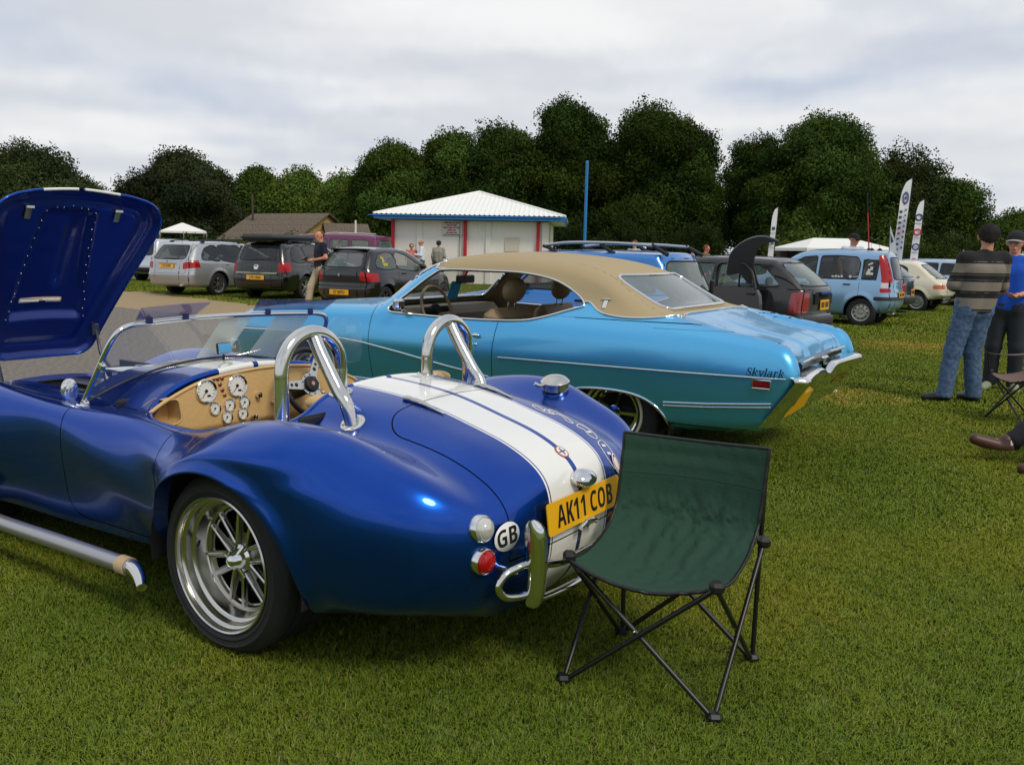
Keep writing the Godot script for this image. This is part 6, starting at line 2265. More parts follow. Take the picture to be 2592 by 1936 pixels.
	K = saloon("hatchback", "light blue tall five-door hatchback with black rear quarter panel", "cars parked on the grass behind the blue coupe", {
		"at": Vector2(7.622, -18.655), "th": 2.545, "ol": pa, "w": .79, "roof": .59, "belt": .94, "top": 1.56, "wb": 2.30, "R": .295, "rim": .18, "paint": lb, "bow": .20,
		"windows": [[[.12, .97], [.08, 1.30], [.16, 1.43], [.55, 1.45], [.90, 1.44], [.92, .97]], [[.99, .97], [.97, 1.44], [1.25, 1.41], [1.55, 1.25], [1.90, .98]], [[-.22, .99], [-.22, 1.34], [.0, 1.40], [.03, .98]]], "soft": false, "rear": [.98, 1.43, .40, .12], "front": [1.02, 1.46, .5], "doors": [.06, .96, 1.95], "hatch": [.44, .72],
		"lamps": [["tail_lamp", M.red_lens, -.50, .17, 1.19, .28, .64, .16, .0, .30], ["tail_lamp_clear", M.clear_lens, -.58, .16, .86, .055, .70, .14, .0], ["tail_lamp", M.red_lens, -.58, .16, .755, .045, .70, .14, .0], ["quarter_panel", M.black_gloss, -.13, .17, 1.17, .21, .74, .16, .0]], "panels": [["bumper_strip", M.bumper, -.52, .20, .585, .04]], "boxes": [["exhaust", M.chrome, V(-.46, .27, -.35), V(.16, .06, .06), .025], ["tow_bracket", M.bumper, V(-.55, .30, .25), V(.2, .05, .05), .01], ["badge", M.chrome, V(-.60, .86, 0), V(.02, .04, .20), .01]],
		"wheel": {"kind": "disc", "n": 10, "w": .05, "rim": steel, "face": steel}, "seat": 1.05, "plate": ["", .66, .1, .52, .115, .09], "handles": [.32, 1.2], "mirror": 1.80})
	var st := Sh.new()
	for q in [[.62, 1.015, .05, .03, .3], [.56, 1.02, .04, .045, .2], [.50, 1.015, .05, .03, .3], [.44, 1.02, .045, .04, .2], [.27, 1.02, .05, .05, 0.0], [.18, 1.02, .08, .014, 0.0], [.11, 1.02, .06, .012, .5], [.11, 1.02, .06, .012, -.5], [-.10, 1.09, .14, .05, 0.0], [-.08, 1.14, .06, .09, .4], [-.13, 1.20, .05, .07, 0.0], [-.10, 1.29, .10, .03, -.5]]: box(st, on_side(K, q[0], q[1], -1.0, .006), V(q[2], q[3], .004), .001, Basis(Vector3.BACK, q[4]))
	obj("window_sticker", st, M.print_white, K.node)
	for a in [[.10, .0, 1.2, .012], [.02, -.1, 1.9, .004], [-.1, .1, .55, .004]]:
		st = Sh.new()
		tube(st, line(V(a[0], 1.56, a[1]), V(a[0] + .10 * a[2], 1.56 + a[2], a[1])), a[3] * .8, 6)
		lathe(st, [Vector2(-.01, .05), Vector2(.03, .045), Vector2(.05, .015), Vector2(.05, .0005)], 14, Transform3D(Basis(Vector3.RIGHT, -PI / 2), V(a[0], 1.57, a[1])))
		obj("aerial", st, M.black, K.node)
	st = Sh.new(); tube(st, line(V(.10, 1.62, 0), V(.18, 2.35, 0)), .013, 8)
	obj("aerial_sleeve", st, mat(srgb(180, 20, 24), .4), K.node)
	var pf := thing("pennant", "small white pointed pennant clipped to the light blue hatchback's tailgate", "flag", K.node.transform * V(-.36, 1.50, -.25), 2.545)
	st = Sh.new(); tube(st, line(V(0, 0, 0), V(.03, .62, 0)), .006, 6)
	obj("staff", st, M.black, pf)
	st = Sh.new(); prism(st, PackedVector2Array([Vector2(.0, .08), Vector2(.03, .60), Vector2(-.10, .25), Vector2(-.15, .02)]), .006)
	obj("cloth", st, mat(srgb(220, 222, 224), .8), pf)
	st = Sh.new(); prism(st, PackedVector2Array([Vector2(-.02, .22), Vector2(.005, .42), Vector2(-.07, .26)]), .012, at(V(0, 0, -.003)))
	obj("emblem", st, mat(srgb(50, 60, 110), .8), pf)
	# dark grey hatchback
	var gr := mat(srgb(46, 44, 42), .4, .3, .6)
	var gh := [[-.64, .30], [-.78, .36], [-.80, .50], [-.75, .56], [-.74, .88], [-.68, .97], [-.50, 1.14], [-.24, 1.33], [-.08, 1.365], [.4, 1.38], [1.1, 1.37], [1.4, 1.31], [1.75, 1.10], [2.0, .93], [2.6, .86], [3.0, .76], [3.08, .55], [3.06, .36], [2.9, .24], [2.0, .20], [.5, .20], [-.5, .25]]
	K = saloon("hatchback", "dark grey hatchback with its near door and front panel open, beside the light blue hatchback", "cars parked on the grass behind the blue coupe", {
		"at": Vector2(4.063, -13.688), "th": 2.50, "ol": gh, "w": .79, "roof": .58, "belt": .91, "top": 1.38, "wb": 2.42, "R": .28, "rim": .17, "paint": gr, "glass": M.tint, "rear_glass": M.tint, "r": .075,
		"windows": [[[-.42, .97], [-.14, 1.21], [-.02, 1.285], [.10, 1.29], [-.04, .95]], [[.04, .94], [.17, 1.29], [.62, 1.29], [.64, .94]], [[.72, .94], [.70, 1.29], [1.15, 1.285], [1.35, 1.2], [1.70, .94]]], "soft": false, "rear": [.98, 1.31, .53, .22], "front": [.96, 1.30, .52], "doors": [.68, 1.75], "hatch": [.66, .58], "hole": [[-.36, .62], [-.28, .44], [-.05, .36], [.60, .35], [.64, .90], [-.02, .92], [-.28, .88]],
		"lamps": [["tail_lamp", mat(srgb(140, 20, 20), .18, 0, 1.0), -.74, .13, .74, .15, .66, .14, .0]], "panels": [["rear_bumper", M.bumper, -.70, .22, .44, .09]], "boxes": [["tailgate_panel", M.dark, V(-.76, .79, 0), V(.02, .16, .8), .01], ["blue_strap", mat(srgb(30, 70, 130), .6), V(-.79, .88, -.05), V(.04, .06, .40), .02]],
		"wheel": {"kind": "disc", "n": 8, "w": .04, "rim": steel, "face": steel}, "seat": .95, "plate": ["", .70, .0, .40, .15, .10], "handles": [.75], "mirror": 1.62, "mirror_mat": M.black})
	# its door standing open and the big panel raised at the front
	var dr := Node3D.new(); dr.name = "open_door"
	dr.transform = Transform3D(Basis(Vector3.UP, -.42), V(.64, 0, -.80)); K.node.add_child(dr, true)
	var ds := Sh.new(); prism(ds, smooth2([Vector2(-.98, .62), Vector2(-.90, .92), Vector2(-.5, .945), Vector2(-.05, .94), Vector2(0, .8), Vector2(0, .4), Vector2(-.1, .34), Vector2(-.6, .34), Vector2(-.88, .42)], 3), .06)
	obj("door_skin", ds, mat(srgb(74, 74, 78), .35, .4, .8), dr)
	ds = Sh.new(); tube(ds, smooth_path([V(-.86, .93, .03), V(-.76, 1.16, .04), V(-.60, 1.28, .05), V(-.45, 1.28, .05), V(-.06, 1.27, .04), V(-.03, .94, .03)], 6), .022, 8)
	obj("window_frame", ds, M.black, dr)
	ds = Sh.new(); box(ds, V(-.48, .64, .08), V(.62, .30, .04), .015)
	obj("door_card", ds, M.lining, dr)
	ds = Sh.new(); ellipsoid(ds, V(-.965, .72, .03), V(.012, .045, .03), 10)
	obj("door_reflector", ds, M.red_lens, dr)
	ds = Sh.new(); box(ds, V(-.80, .86, -.012), V(.16, .03, .02), .008)
	obj("door_handle", ds, M.black, dr)
	var bn := Node3D.new(); bn.name = "raised_panel"
	bn.transform = at(V(-.13, -.02, -.98)); K.node.add_child(bn, true)
	var po := smooth2([Vector2(.485, 1.14), Vector2(.462, 1.35), Vector2(.42, 1.48), Vector2(.287, 1.605), Vector2(.10, 1.68), Vector2(-.08, 1.69), Vector2(-.24, 1.645), Vector2(-.08, 1.612), Vector2(.04, 1.53), Vector2(.09, 1.38), Vector2(.11, 1.04), Vector2(.20, 1.07), Vector2(.30, 1.17)], 4)
	ds = Sh.new(); prism(ds, po, .05)
	obj("panel_skin", ds, mat(srgb(12, 12, 13), .5), bn)
	ds = Sh.new(); tube(ds, smooth_path([V(-.26, 1.64, .02), V(-.08, 1.70, .02), V(.10, 1.69, .02), V(.29, 1.61, .02), V(.43, 1.48, .02), V(.475, 1.35, .02), V(.49, 1.14, .02)], 5), .02, 8)
	obj("panel_edge", ds, mat(srgb(60, 62, 66), .25, .4, .8), bn)
	ds = Sh.new(); tube(ds, smooth_path([V(.30, 1.2, .05), V(.33, 1.0, .10), V(.36, .85, .25)], 5), .014, 8)
	obj("panel_stay", ds, M.black, bn)
	# bright blue estate with roof bars
	var bb := mat(srgb(34, 120, 196), .34, .4, 1.0)
	var bu := [[-.90, .30], [-1.04, .36], [-1.06, .52], [-1.0, .60], [-.99, .86], [-.94, .94], [-.80, 1.12], [-.62, 1.33], [-.48, 1.375], [.2, 1.40], [1.2, 1.395], [1.55, 1.33], [1.95, 1.08], [2.2, .94], [2.8, .88], [3.35, .78], [3.45, .58], [3.42, .38], [3.2, .24], [2.2, .20], [.5, .20], [-.7, .25]]
	var bq := [[-.42, .30], [-.56, .36], [-.60, .48], [-.595, .62], [-.585, .86], [-.55, .93], [-.42, 1.18], [-.31, 1.37], [-.2, 1.405], [.5, 1.42], [1.2, 1.41], [1.42, 1.36], [1.78, 1.02], [1.92, .93], [2.5, .84], [2.72, .76], [2.78, .56], [2.76, .36], [2.6, .24], [1.8, .22], [.5, .22], [-.3, .26]]
	K = saloon("hatchback", "boxy bright blue hatchback with silver roof bars behind the tan roof", "cars parked on the grass behind the blue coupe", {
		"at": Vector2(1.704, -10.608), "th": 2.557, "ol": bq, "w": .745, "roof": .60, "belt": .92, "top": 1.42, "wb": 2.16, "R": .28, "rim": .17, "paint": bb, "r": .075,
		"windows": [[[-.36, .97], [-.20, 1.28], [.42, 1.31], [.44, .95]], [[.52, .95], [.50, 1.31], [1.20, 1.30], [1.60, .96]]], "soft": false, "rear": [.98, 1.33, .50, .2], "rear_glass": M.tint, "front": [.98, 1.33, .52], "doors": [.48, 1.62], "hatch": [.62, .62],
		"lamps": [["tail_lamp", M.red_lens, -.58, .12, .72, .11, .64, .14, .0]], "panels": [["rear_bumper", M.bumper, -.6, .2, .45, .08]], "boxes": [["wiper", M.black, V(-.58, 1.03, .30), V(.05, .17, .07), .015]],
		"wheel": {"kind": "disc", "n": 8, "w": .04, "rim": steel, "face": steel}, "seat": .85, "plate": ["", .68, .0, .52, .11, .09], "handles": [.62], "mirror": 1.50, "mirror_mat": M.black})
	rails(K, [[-.22, 1.50], [.3, 1.525], [.9, 1.525], [1.25, 1.49]], .50, alloy, [], .019)
	for sg in [-1.0, 1.0]:
		for fx in [-.22, .45, 1.25]:
			var ft := Sh.new()
			tube(ft, smooth_path([V(fx - .17, 1.40, sg * .53), V(fx - .05, 1.46, sg * .51), V(fx + .04, 1.515 if fx < 1 else 1.48, sg * .50)], 4), PackedFloat32Array([.024, .024, .025, .025, .025, .024, .023, .021, .019]), 8)
			obj("rail_foot", ft, M.black, K.node)
	# cream hatchback
	var cr := mat(srgb(222, 214, 190), .38, .0, .8)
	var fc := [[-.50, .40], [-.62, .43], [-.66, .52], [-.64, .74], [-.58, .80], [-.30, .98], [-.02, 1.20], [.16, 1.31], [.4, 1.345], [.95, 1.34], [1.25, 1.26], [1.65, .95], [2.1, .88], [2.6, .78], [2.72, .62], [2.72, .42], [2.55, .28], [1.8, .24], [.5, .24], [-.30, .33]]
	K = saloon("hatchback", "cream two-door hatchback parked behind the light blue one", "cars parked on the grass behind the blue coupe", {
		"at": Vector2(11.301, -24.033), "th": 2.467, "ol": fc, "w": .76, "roof": .54, "belt": .88, "top": 1.345, "wb": 2.22, "R": .275, "rim": .18, "paint": cr, "r": .075,
		"windows": [[[.26, .93], [.33, 1.18], [.48, 1.24], [.60, 1.25], [.62, .91]], [[.70, .91], [.68, 1.25], [1.05, 1.23], [1.20, 1.14], [1.48, .91]]], "soft": false, "rear": [.90, 1.26, .46, .2], "rear_glass": M.tint, "front": [.95, 1.26, .48], "doors": [.66, 1.52], "hatch": [.55, .55],
		"lamps": [["tail_lamp", M.amber_lens, -.60, .14, .68, .055, .64, .11, .0]], "boxes": [["bumper_bar", M.chrome, V(-.68, .46, 0), V(.04, .05, 1.36), .012], ["exhaust", M.chrome, V(-.6, .32, .3), V(.3, .05, .05), .02]],
		"wheel": {"kind": "disc", "n": 12, "w": .025, "rim": steel, "face": mat(srgb(150, 148, 142), .4, .5)}, "seat": .95, "handles": [.85], "mirror": 1.4, "mirror_mat": M.black})
	var cb := Sh.new(); lathe(cb, [Vector2(0, .035), Vector2(.012, .033), Vector2(.012, .022)], 16, face_to(on_side(K, .02, .92, -1.0, .002), V(0, 0, -1)))
	obj("fuel_cap", cb, M.black, K.node)
	# dark teal hatchback, mostly hidden
	var te := mat(srgb(28, 66, 78), .32, .4, 1.0)
	var base := {"windows": [[[-.34, .97], [-.12, 1.20], [.02, 1.28], [.48, 1.29], [.52, .94]], [[.60, .94], [.58, 1.29], [1.15, 1.285], [1.35, 1.2], [1.70, .94]]], "ol": gh, "w": .78, "roof": .58, "belt": .91, "top": 1.38, "wb": 2.42, "R": .28, "rim": .17, "r": .075, "soft": false, "rear": [.98, 1.31, .53, .22], "front": [.96, 1.30, .52], "doors": [.56, 1.75], "hatch": [.66, .58], "seat": .95, "handles": [.75], "mirror": 1.62, "mirror_mat": M.black,
		"lamps": [["tail_lamp", M.red_lens, -.74, .13, .74, .13, .66, .14, .0]], "panels": [["rear_bumper", M.bumper, -.70, .22, .44, .09]], "wheel": {"kind": "disc", "n": 8, "w": .04, "rim": steel, "face": steel}}
	var b1 := base.duplicate()
	b1.merge({"at": Vector2(8.9, -21.4), "th": 2.545, "paint": te, "plate": ["", .62, .0, .40, .15, .10], "rear_glass": M.tint}, true)
	saloon("hatchback", "dark teal hatchback squeezed between the light blue and the cream ones", "cars parked on the grass behind the blue coupe", b1)
	# pale blue estate behind the cream one
	var pb := mat(srgb(166, 190, 214), .32, .3, 1.0)
	var b2 := base.duplicate()
	b2.merge({"ol": bu, "windows": [[[-.62, .98], [-.44, 1.24], [-.36, 1.28], [.18, 1.30], [.20, .95]], [[.28, .95], [.26, 1.30], [1.0, 1.30], [1.02, .95]], [[1.10, .95], [1.08, 1.30], [1.35, 1.28], [1.85, .96]]], "top": 1.40, "wb": 2.58, "doors": [.24, 1.06, 1.95], "at": Vector2(13.6, -27.2), "th": 2.467, "paint": pb, "mirror": 1.8}, true)
	saloon("estate_car", "pale blue estate car showing above the cream hatchback", "cars parked on the grass behind the blue coupe", b2)
	# silver car far left and navy car at the right edge
	var b3 := base.duplicate()
	b3.merge({"at": Vector2(-13.4, -32.5), "th": 1.15, "paint": mat(srgb(196, 202, 208), .3, .4, 1.0)}, true)
	b3.ol = pa; b3.windows = [[[.12, .97], [.08, 1.30], [.16, 1.43], [.90, 1.44], [.92, .97]], [[.99, .97], [.97, 1.44], [1.25, 1.41], [1.90, .98]]]; b3.rear = [.98, 1.43, .46, .12]; b3.front = [1.02, 1.46, .5]; b3.top = 1.56; b3.wb = 2.3; b3.belt = .94
	saloon("hatchback", "pale silver car whose roof shows above the silver estate", "cars parked in the row along the gravel", b3)
	var b4 := base.duplicate()
	b4.merge({"at": Vector2(16.9, -24.2), "th": 2.2, "paint": mat(srgb(24, 30, 56), .3, .3, 1.0)}, true)
	saloon("hatchback", "navy car half cut by the right edge behind the blue shirt", "cars parked on the grass behind the blue coupe", b4)
	# purple camper van
	var pu := mat(srgb(104, 26, 78), .35, .1, .8)
	var va := [[-.85, .35], [-1.0, .45], [-1.02, .85], [-1.0, 1.25], [-.92, 1.70], [-.78, 1.86], [.5, 1.92], [2.2, 1.90], [2.75, 1.80], [3.0, 1.35], [3.15, 1.15], [3.22, .8], [3.2, .45], [3.0, .32], [2.0, .30], [.5, .30]]
	K = saloon("camper_van", "purple camper van with pale windows behind the black hatchback", "", {"cat": "van",
		"at": Vector2(-5.95, -34.6), "th": 2.75, "ol": va, "w": .86, "roof": .66, "belt": 1.16, "top": 1.92, "wb": 2.4, "R": .33, "rim": .19, "paint": pu, "glass": M.tint,
		"windows": [[[-.72, 1.26], [-.68, 1.68], [.10, 1.70], [.10, 1.26]], [[.22, 1.26], [.22, 1.70], [1.10, 1.71], [1.10, 1.26]], [[1.22, 1.26], [1.22, 1.71], [1.95, 1.71], [1.95, 1.26]], [[2.07, 1.26], [2.07, 1.70], [2.55, 1.68], [2.78, 1.28]]], "soft": false, "rear": [1.28, 1.68, .5, .1], "front": [1.28, 1.72, .56], "doors": [1.16, 2.0, 2.85],
		"lamps": [["tail_lamp", M.red_lens, -.95, .15, .80, .10, .72, .1, .0]], "wheel": {"kind": "disc", "n": 8, "w": .04, "rim": M.chrome, "face": M.white_wall}, "seat": 1.75, "handles": [2.1], "mirror": 2.75})
	rails(K, [[-.3, 1.95], [1.0, 1.97], [1.5, 1.94]], .4, M.white_wall, [])

# ---------------------------------------------------------------- people: bones with radii, smoothly joined and meshed
# a bone is [a, b, radius at a, radius at b]
func blob(bones: Array, cell: float, k: float, keep = null) -> Sh:
	var lo := Vector3.INF; var hi := -Vector3.INF
	for b in bones:
		var r: float = maxf(b[2], b[3]) + k + cell * 2.0
		lo = lo.min((b[0] as Vector3).min(b[1]) - Vector3.ONE * r); hi = hi.max((b[0] as Vector3).max(b[1]) + Vector3.ONE * r)
	var nx := int((hi.x - lo.x) / cell) + 2; var ny := int((hi.y - lo.y) / cell) + 2; var nz := int((hi.z - lo.z) / cell) + 2
	var F := PackedFloat32Array(); F.resize(nx * ny * nz); F.fill(1.0)
	for b in bones:
		var A: Vector3 = b[0]; var B: Vector3 = b[1]; var ra: float = b[2]; var rb: float = b[3]
		var m := maxf(ra, rb) + k + cell * 1.5
		var l := ((A.min(B) - Vector3.ONE * m - lo) / cell).floor(); var h := ((A.max(B) + Vector3.ONE * m - lo) / cell).ceil()
		var e := B - A; var el := maxf(e.length_squared(), 1e-8)
		for x in range(maxi(0, int(l.x)), mini(nx, int(h.x) + 1)):
			for y in range(maxi(0, int(l.y)), mini(ny, int(h.y) + 1)):
				var row := (x * ny + y) * nz
				for z in range(maxi(0, int(l.z)), mini(nz, int(h.z) + 1)):
					var p := lo + V(x, y, z) * cell
					var t := clampf((p - A).dot(e) / el, 0.0, 1.0)
					var d := (p - A - e * t).length() - ra - (rb - ra) * t
					var o := F[row + z]
					if o < 1.0:
						var w := maxf(k - absf(o - d), 0.0) / k
						F[row + z] = minf(o, d) - w * w * k * .25
					else:
						F[row + z] = minf(d, .999)
	if keep != null:
		for x in nx:
			for y in ny:
				for z in nz:
					var i := (x * ny + y) * nz + z
					if F[i] < 1.0: F[i] = maxf(F[i], keep.call(lo + V(x, y, z) * cell))
	var s := Sh.new()
	var id := PackedInt32Array(); id.resize(nx * ny * nz); id.fill(-1)
	var off := [0, 1, nz, nz + 1, ny * nz, ny * nz + 1, ny * nz + nz, ny * nz + nz + 1]
	var cp := [V(0, 0, 0), V(0, 0, 1), V(0, 1, 0), V(0, 1, 1), V(1, 0, 0), V(1, 0, 1), V(1, 1, 0), V(1, 1, 1)]
	var ed := [[0, 1], [2, 3], [4, 5], [6, 7], [0, 2], [1, 3], [4, 6], [5, 7], [0, 4], [1, 5], [2, 6], [3, 7]]
	for x in nx - 1:
		for y in ny - 1:
			for z in nz - 1:
				var i := (x * ny + y) * nz + z
				if F[i] > .5: continue
				var f := [F[i], F[i + 1], F[i + nz], F[i + nz + 1], F[i + ny * nz], F[i + ny * nz + 1], F[i + ny * nz + nz], F[i + ny * nz + nz + 1]]
				var ins := 0
				for q in f:
					if q < 0: ins += 1
				if ins == 0 or ins == 8: continue
				var c := Vector3.ZERO; var n := 0
				for q in ed:
					var a: float = f[q[0]]; var b: float = f[q[1]]
					if (a < 0) != (b < 0):
						c += cp[q[0]].lerp(cp[q[1]], a / (a - b)); n += 1
				c /= n
				var g := V((f[4] + f[5] + f[6] + f[7]) - (f[0] + f[1] + f[2] + f[3]), (f[2] + f[3] + f[6] + f[7]) - (f[0] + f[1] + f[4] + f[5]), (f[1] + f[3] + f[5] + f[7]) - (f[0] + f[2] + f[4] + f[6]))
				var p := lo + (V(x, y, z) + c) * cell
				id[i] = s.v(p, g.normalized(), Vector2(p.x, p.y))
	for x in range(1, nx - 1):
		for y in range(1, ny - 1):
			for z in range(1, nz - 1):
				var i := (x * ny + y) * nz + z
				if F[i] > .5: continue
				var a := F[i] < 0
				if a != (F[i + 1] < 0) and id[i] >= 0 and id[i - nz] >= 0 and id[i - ny * nz] >= 0 and id[i - nz - ny * nz] >= 0: s.q(id[i], id[i - nz], id[i - nz - ny * nz], id[i - ny * nz])
				if a != (F[i + nz] < 0) and id[i] >= 0 and id[i - 1] >= 0 and id[i - ny * nz] >= 0 and id[i - 1 - ny * nz] >= 0: s.q(id[i], id[i - 1], id[i - 1 - ny * nz], id[i - ny * nz])
				if a != (F[i + ny * nz] < 0) and id[i] >= 0 and id[i - 1] >= 0 and id[i - nz] >= 0 and id[i - 1 - nz] >= 0: s.q(id[i], id[i - 1], id[i - 1 - nz], id[i - nz])
	return s

func hand(s: Sh, wrist: Vector3, dir: Vector3, palm_n: Vector3, curl: float, side: float) -> void:   # palm and five fingers
	dir = dir.normalized()
	var across := dir.cross(palm_n).normalized() * side
	var nn := across.cross(dir).normalized() * side
	var bones := [[wrist, wrist + dir * .03, .026, .03], [wrist + dir * .03 + across * .018, wrist + dir * .085 + across * .024, .019, .016], [wrist + dir * .03 - across * .018, wrist + dir * .085 - across * .022, .019, .016]]
	for f in 4:
		var b := wrist + dir * .085 + across * (.027 - .018 * f)
		var L: float = [.070, .078, .074, .058][f]
		var d1 := (dir - nn * curl * .6).normalized(); var d2 := (dir - nn * curl * 1.6).normalized()
		bones.append([b, b + d1 * L * .5, .0095, .009]); bones.append([b + d1 * L * .5, b + d1 * L * .5 + d2 * L * .5, .009, .0075])
	var tb := wrist + dir * .03 + across * .028
	var td := (dir * .7 + across * .7 - nn * curl * .3).normalized()
	bones.append([tb, tb + td * .04, .012, .011]); bones.append([tb + td * .04, tb + td * .04 + (td + dir * .4).normalized() * .03, .011, .009])
	s.add(blob(bones, .006, .006))

# o: pose joints (facing +z, +x is the person's left), colours, cell size; missing joints stand at ease
func person(label: String, at_: Vector3, turn: float, h: float, o: Dictionary, group := "") -> Node3D:
	var root := thing("person", label, "person", at_, turn, group)
	root.scale = Vector3.ONE * h / 1.75
	var c: float = o.get("cell", .014)
	var J := {"hip": V(0, .93, 0), "chest": V(0, 1.30, -.01), "neck": V(0, 1.46, -.01), "head": V(0, 1.615, .015),
		"sl": V(.18, 1.42, -.01), "sr": V(-.18, 1.42, -.01), "el": V(.25, 1.14, -.03), "er": V(-.25, 1.14, -.03), "wl": V(.25, .90, .05), "wr": V(-.25, .90, .05),
		"kl": V(.11, .50, .02), "kr": V(-.11, .50, .02), "al": V(.12, .09, -.02), "ar": V(-.12, .09, -.02), "tl": V(.16, .035, .16), "tr": V(-.16, .035, .16), "look": V(0, 0, 1)}
	J.merge(o.get("J", {}), true)
	var hip: Vector3 = J.hip; var ch: Vector3 = J.chest; var nk: Vector3 = J.neck; var hd: Vector3 = J.head
	var ax := (J.sl - J.sr) as Vector3
	ax = ax.normalized()
	var fat: float = o.get("fat", 1.0)
	var hl := hip + ax * .085; var hr := hip - ax * .085
	var f: Vector3 = (J.look as Vector3).normalized()
	var side := Vector3.UP.cross(f).normalized()
	var skin := mat(o.get("skin", srgb(200, 142, 112)), .55)
	skin.subsurf_scatter_enabled = true; skin.subsurf_scatter_strength = .1
	# the body, one surface
	var body := [[hip + ax * .06, ch + ax * .07, .10, .11], [hip - ax * .06, ch - ax * .07, .10, .11], [J.sl, J.sr, .05, .05], [ch, nk, .09, .055], [nk, hd - V(0, .03, 0), .052, .050],
		[J.sl, J.el, .050, .040], [J.el, J.wl, .038, .026], [J.sr, J.er, .050, .040], [J.er, J.wr, .038, .026],
		[hl, J.kl, .085, .055], [J.kl, J.al, .052, .036], [hr, J.kr, .085, .055], [J.kr, J.ar, .052, .036], [J.al, J.tl, .036, .028], [J.ar, J.tr, .036, .028]]
	var b := blob(body, c, .035)
	var hc: float = o.get("head_cell", c * .6)
	var up := (hd - nk).normalized()
	var head := [[hd - f * .015 + up * .035, hd + f * .012 + up * .035, .082, .074], [hd - up * .02 + f * .02, hd - up * .075 + f * .045, .066, .038], [hd - up * .05 - f * .02, nk, .052, .052],
		[hd + f * .085 + up * .015, hd + f * .105 - up * .018, .010, .014], [hd + side * .082 - f * .008 - up * .012, hd + side * .086 - f * .012 + up * .022, .012, .014], [hd - side * .082 - f * .008 - up * .012, hd - side * .086 - f * .012 + up * .022, .012, .014],
		[hd + f * .078 + up * .030 + side * .03, hd + f * .078 + up * .030 - side * .03, .012, .012], [hd + f * .082 - up * .052 + side * .018, hd + f * .082 - up * .052 - side * .018, .009, .009]]
	b.add(blob(head, hc, .02))
	if c < .03:
		for sg in [[J.el, J.wl, 1.0], [J.er, J.wr, -1.0]]:
			var d := (sg[1] - sg[0]) as Vector3
			var pn: Vector3 = o.get("palm", V(0, -1, 0))
			hand(b, sg[1], d, pn, o.get("curl", .5), sg[2])
	obj("body", b, skin, root)
	# eyes
	if c < .03:
		var ey := Sh.new()
		for sg in [-1.0, 1.0]: ellipsoid(ey, hd + f * .080 + up * .012 + side * sg * .030, V(.011, .007, .009), 8)
		obj("eyes", ey, mat(srgb(50, 40, 36), .3), root)
	# trousers
	var lg: float = o.get("leg", 1.0)
	var sl_: float = o.get("short", 0.0)
	var pants := [[hl, J.kl, .108 * lg * fat, .083 * lg], [J.kl, (J.al + V(0, -.02, 0)).lerp(J.kl, sl_), .080 * lg, .074 * lg], [hr, J.kr, .108 * lg * fat, .083 * lg], [J.kr, (J.ar + V(0, -.02, 0)).lerp(J.kr, sl_), .080 * lg, .074 * lg], [hip + ax * .07 + V(0, .07, 0), hip + ax * .07 - V(0, .02, 0), .112 * fat, .12 * fat], [hip - ax * .07 + V(0, .07, 0), hip - ax * .07 - V(0, .02, 0), .112 * fat, .12 * fat]]
	var wy: float = hip.y + .08
	var pf: float = o.get("cuff", .055)
	var ps := blob(pants, c, .03, func(p: Vector3): return maxf(p.y - wy - .02 if absf(p.z - hip.z) < .3 else -1.0, pf - p.y))
	var fold := FastNoiseLite.new(); fold.seed = 9; fold.frequency = 9.0
	for i in ps.P.size(): ps.P[i] += ps.N[i] * fold.get_noise_3d(ps.P[i].x, ps.P[i].y * 1.6, ps.P[i].z) * .014
	obj("trousers", ps, o.trousers, root)
	# shirt
	var sl: float = o.get("sleeve", .55)
	var hem: float = o.get("hem", hip.y - .04)
	var t: float = .020 + o.get("loose", 0.0)
	var sh := [[hip + ax * .065, ch + ax * .075, .112 * fat + t * .4, .118 + t * .6], [hip - ax * .065, ch - ax * .075, .112 * fat + t * .4, .118 + t * .6], [J.sl, J.sr, .055 + t * .6, .055 + t * .6], [ch, nk, .10 + t * .5, .055 + t * .4]]
	for q in [[J.sl, J.el, J.wl], [J.sr, J.er, J.wr]]:
		var u := minf(sl * 2.0, 1.0)
		sh.append([q[0], (q[0] as Vector3).lerp(q[1], u), .064 + t * .3, .058])
		if sl > .5: sh.append([q[1], (q[1] as Vector3).lerp(q[2], (sl - .5) * 2.0), .057, .046])
	var s := blob(sh, c, .035, func(p: Vector3): return maxf(hem - p.y if absf(p.x - hip.x) < .26 and p.y < hem + .1 else -1.0, p.y - nk.y - .04))
	for i in s.P.size():
		var q := s.P[i]
		s.P[i] += s.N[i] * fold.get_noise_3d(q.x + 5.0, q.y * 1.3, q.z) * .012
		s.U[i] = Vector2(.5, 1.0 - clampf((q.y - .8) / .8, 0, 1))
	if o.has("bands"):
		var grey := cloth(srgb(128, 120, 108)); var pale := cloth(srgb(92, 88, 84)); var deep := cloth(srgb(58, 54, 52))
		var all := []
		for bd in o.bands:
			for q in [[bd[0], bd[1], grey], [bd[0] - .022, bd[0] - .014, pale], [bd[1] + .014, bd[1] + .022, pale]]:
				var cc := clip(s, func(p: Vector3, _u): return maxf(q[0] - p.y, p.y - q[1]))
				s = cc[1]
				all.append([cc[0], q[2]])
		var base := obj("jumper", s, o.shirt, root)
		for q in all: obj("stripe", q[0], q[1], base)
	else:
		obj("shirt", s, o.shirt, root)
	if o.has("belt"):
		var bl := Sh.new()
		var ring := PackedVector3Array()
		for k2 in 28: ring.append(hip + V(0, .065, 0) + ax * cos(TAU * k2 / 28) * .188 * fat + ax.cross(Vector3.UP) * sin(TAU * k2 / 28) * .128 * fat)
		tube(bl, ring, .018, 6, true)
		obj("belt", bl, o.belt, root)
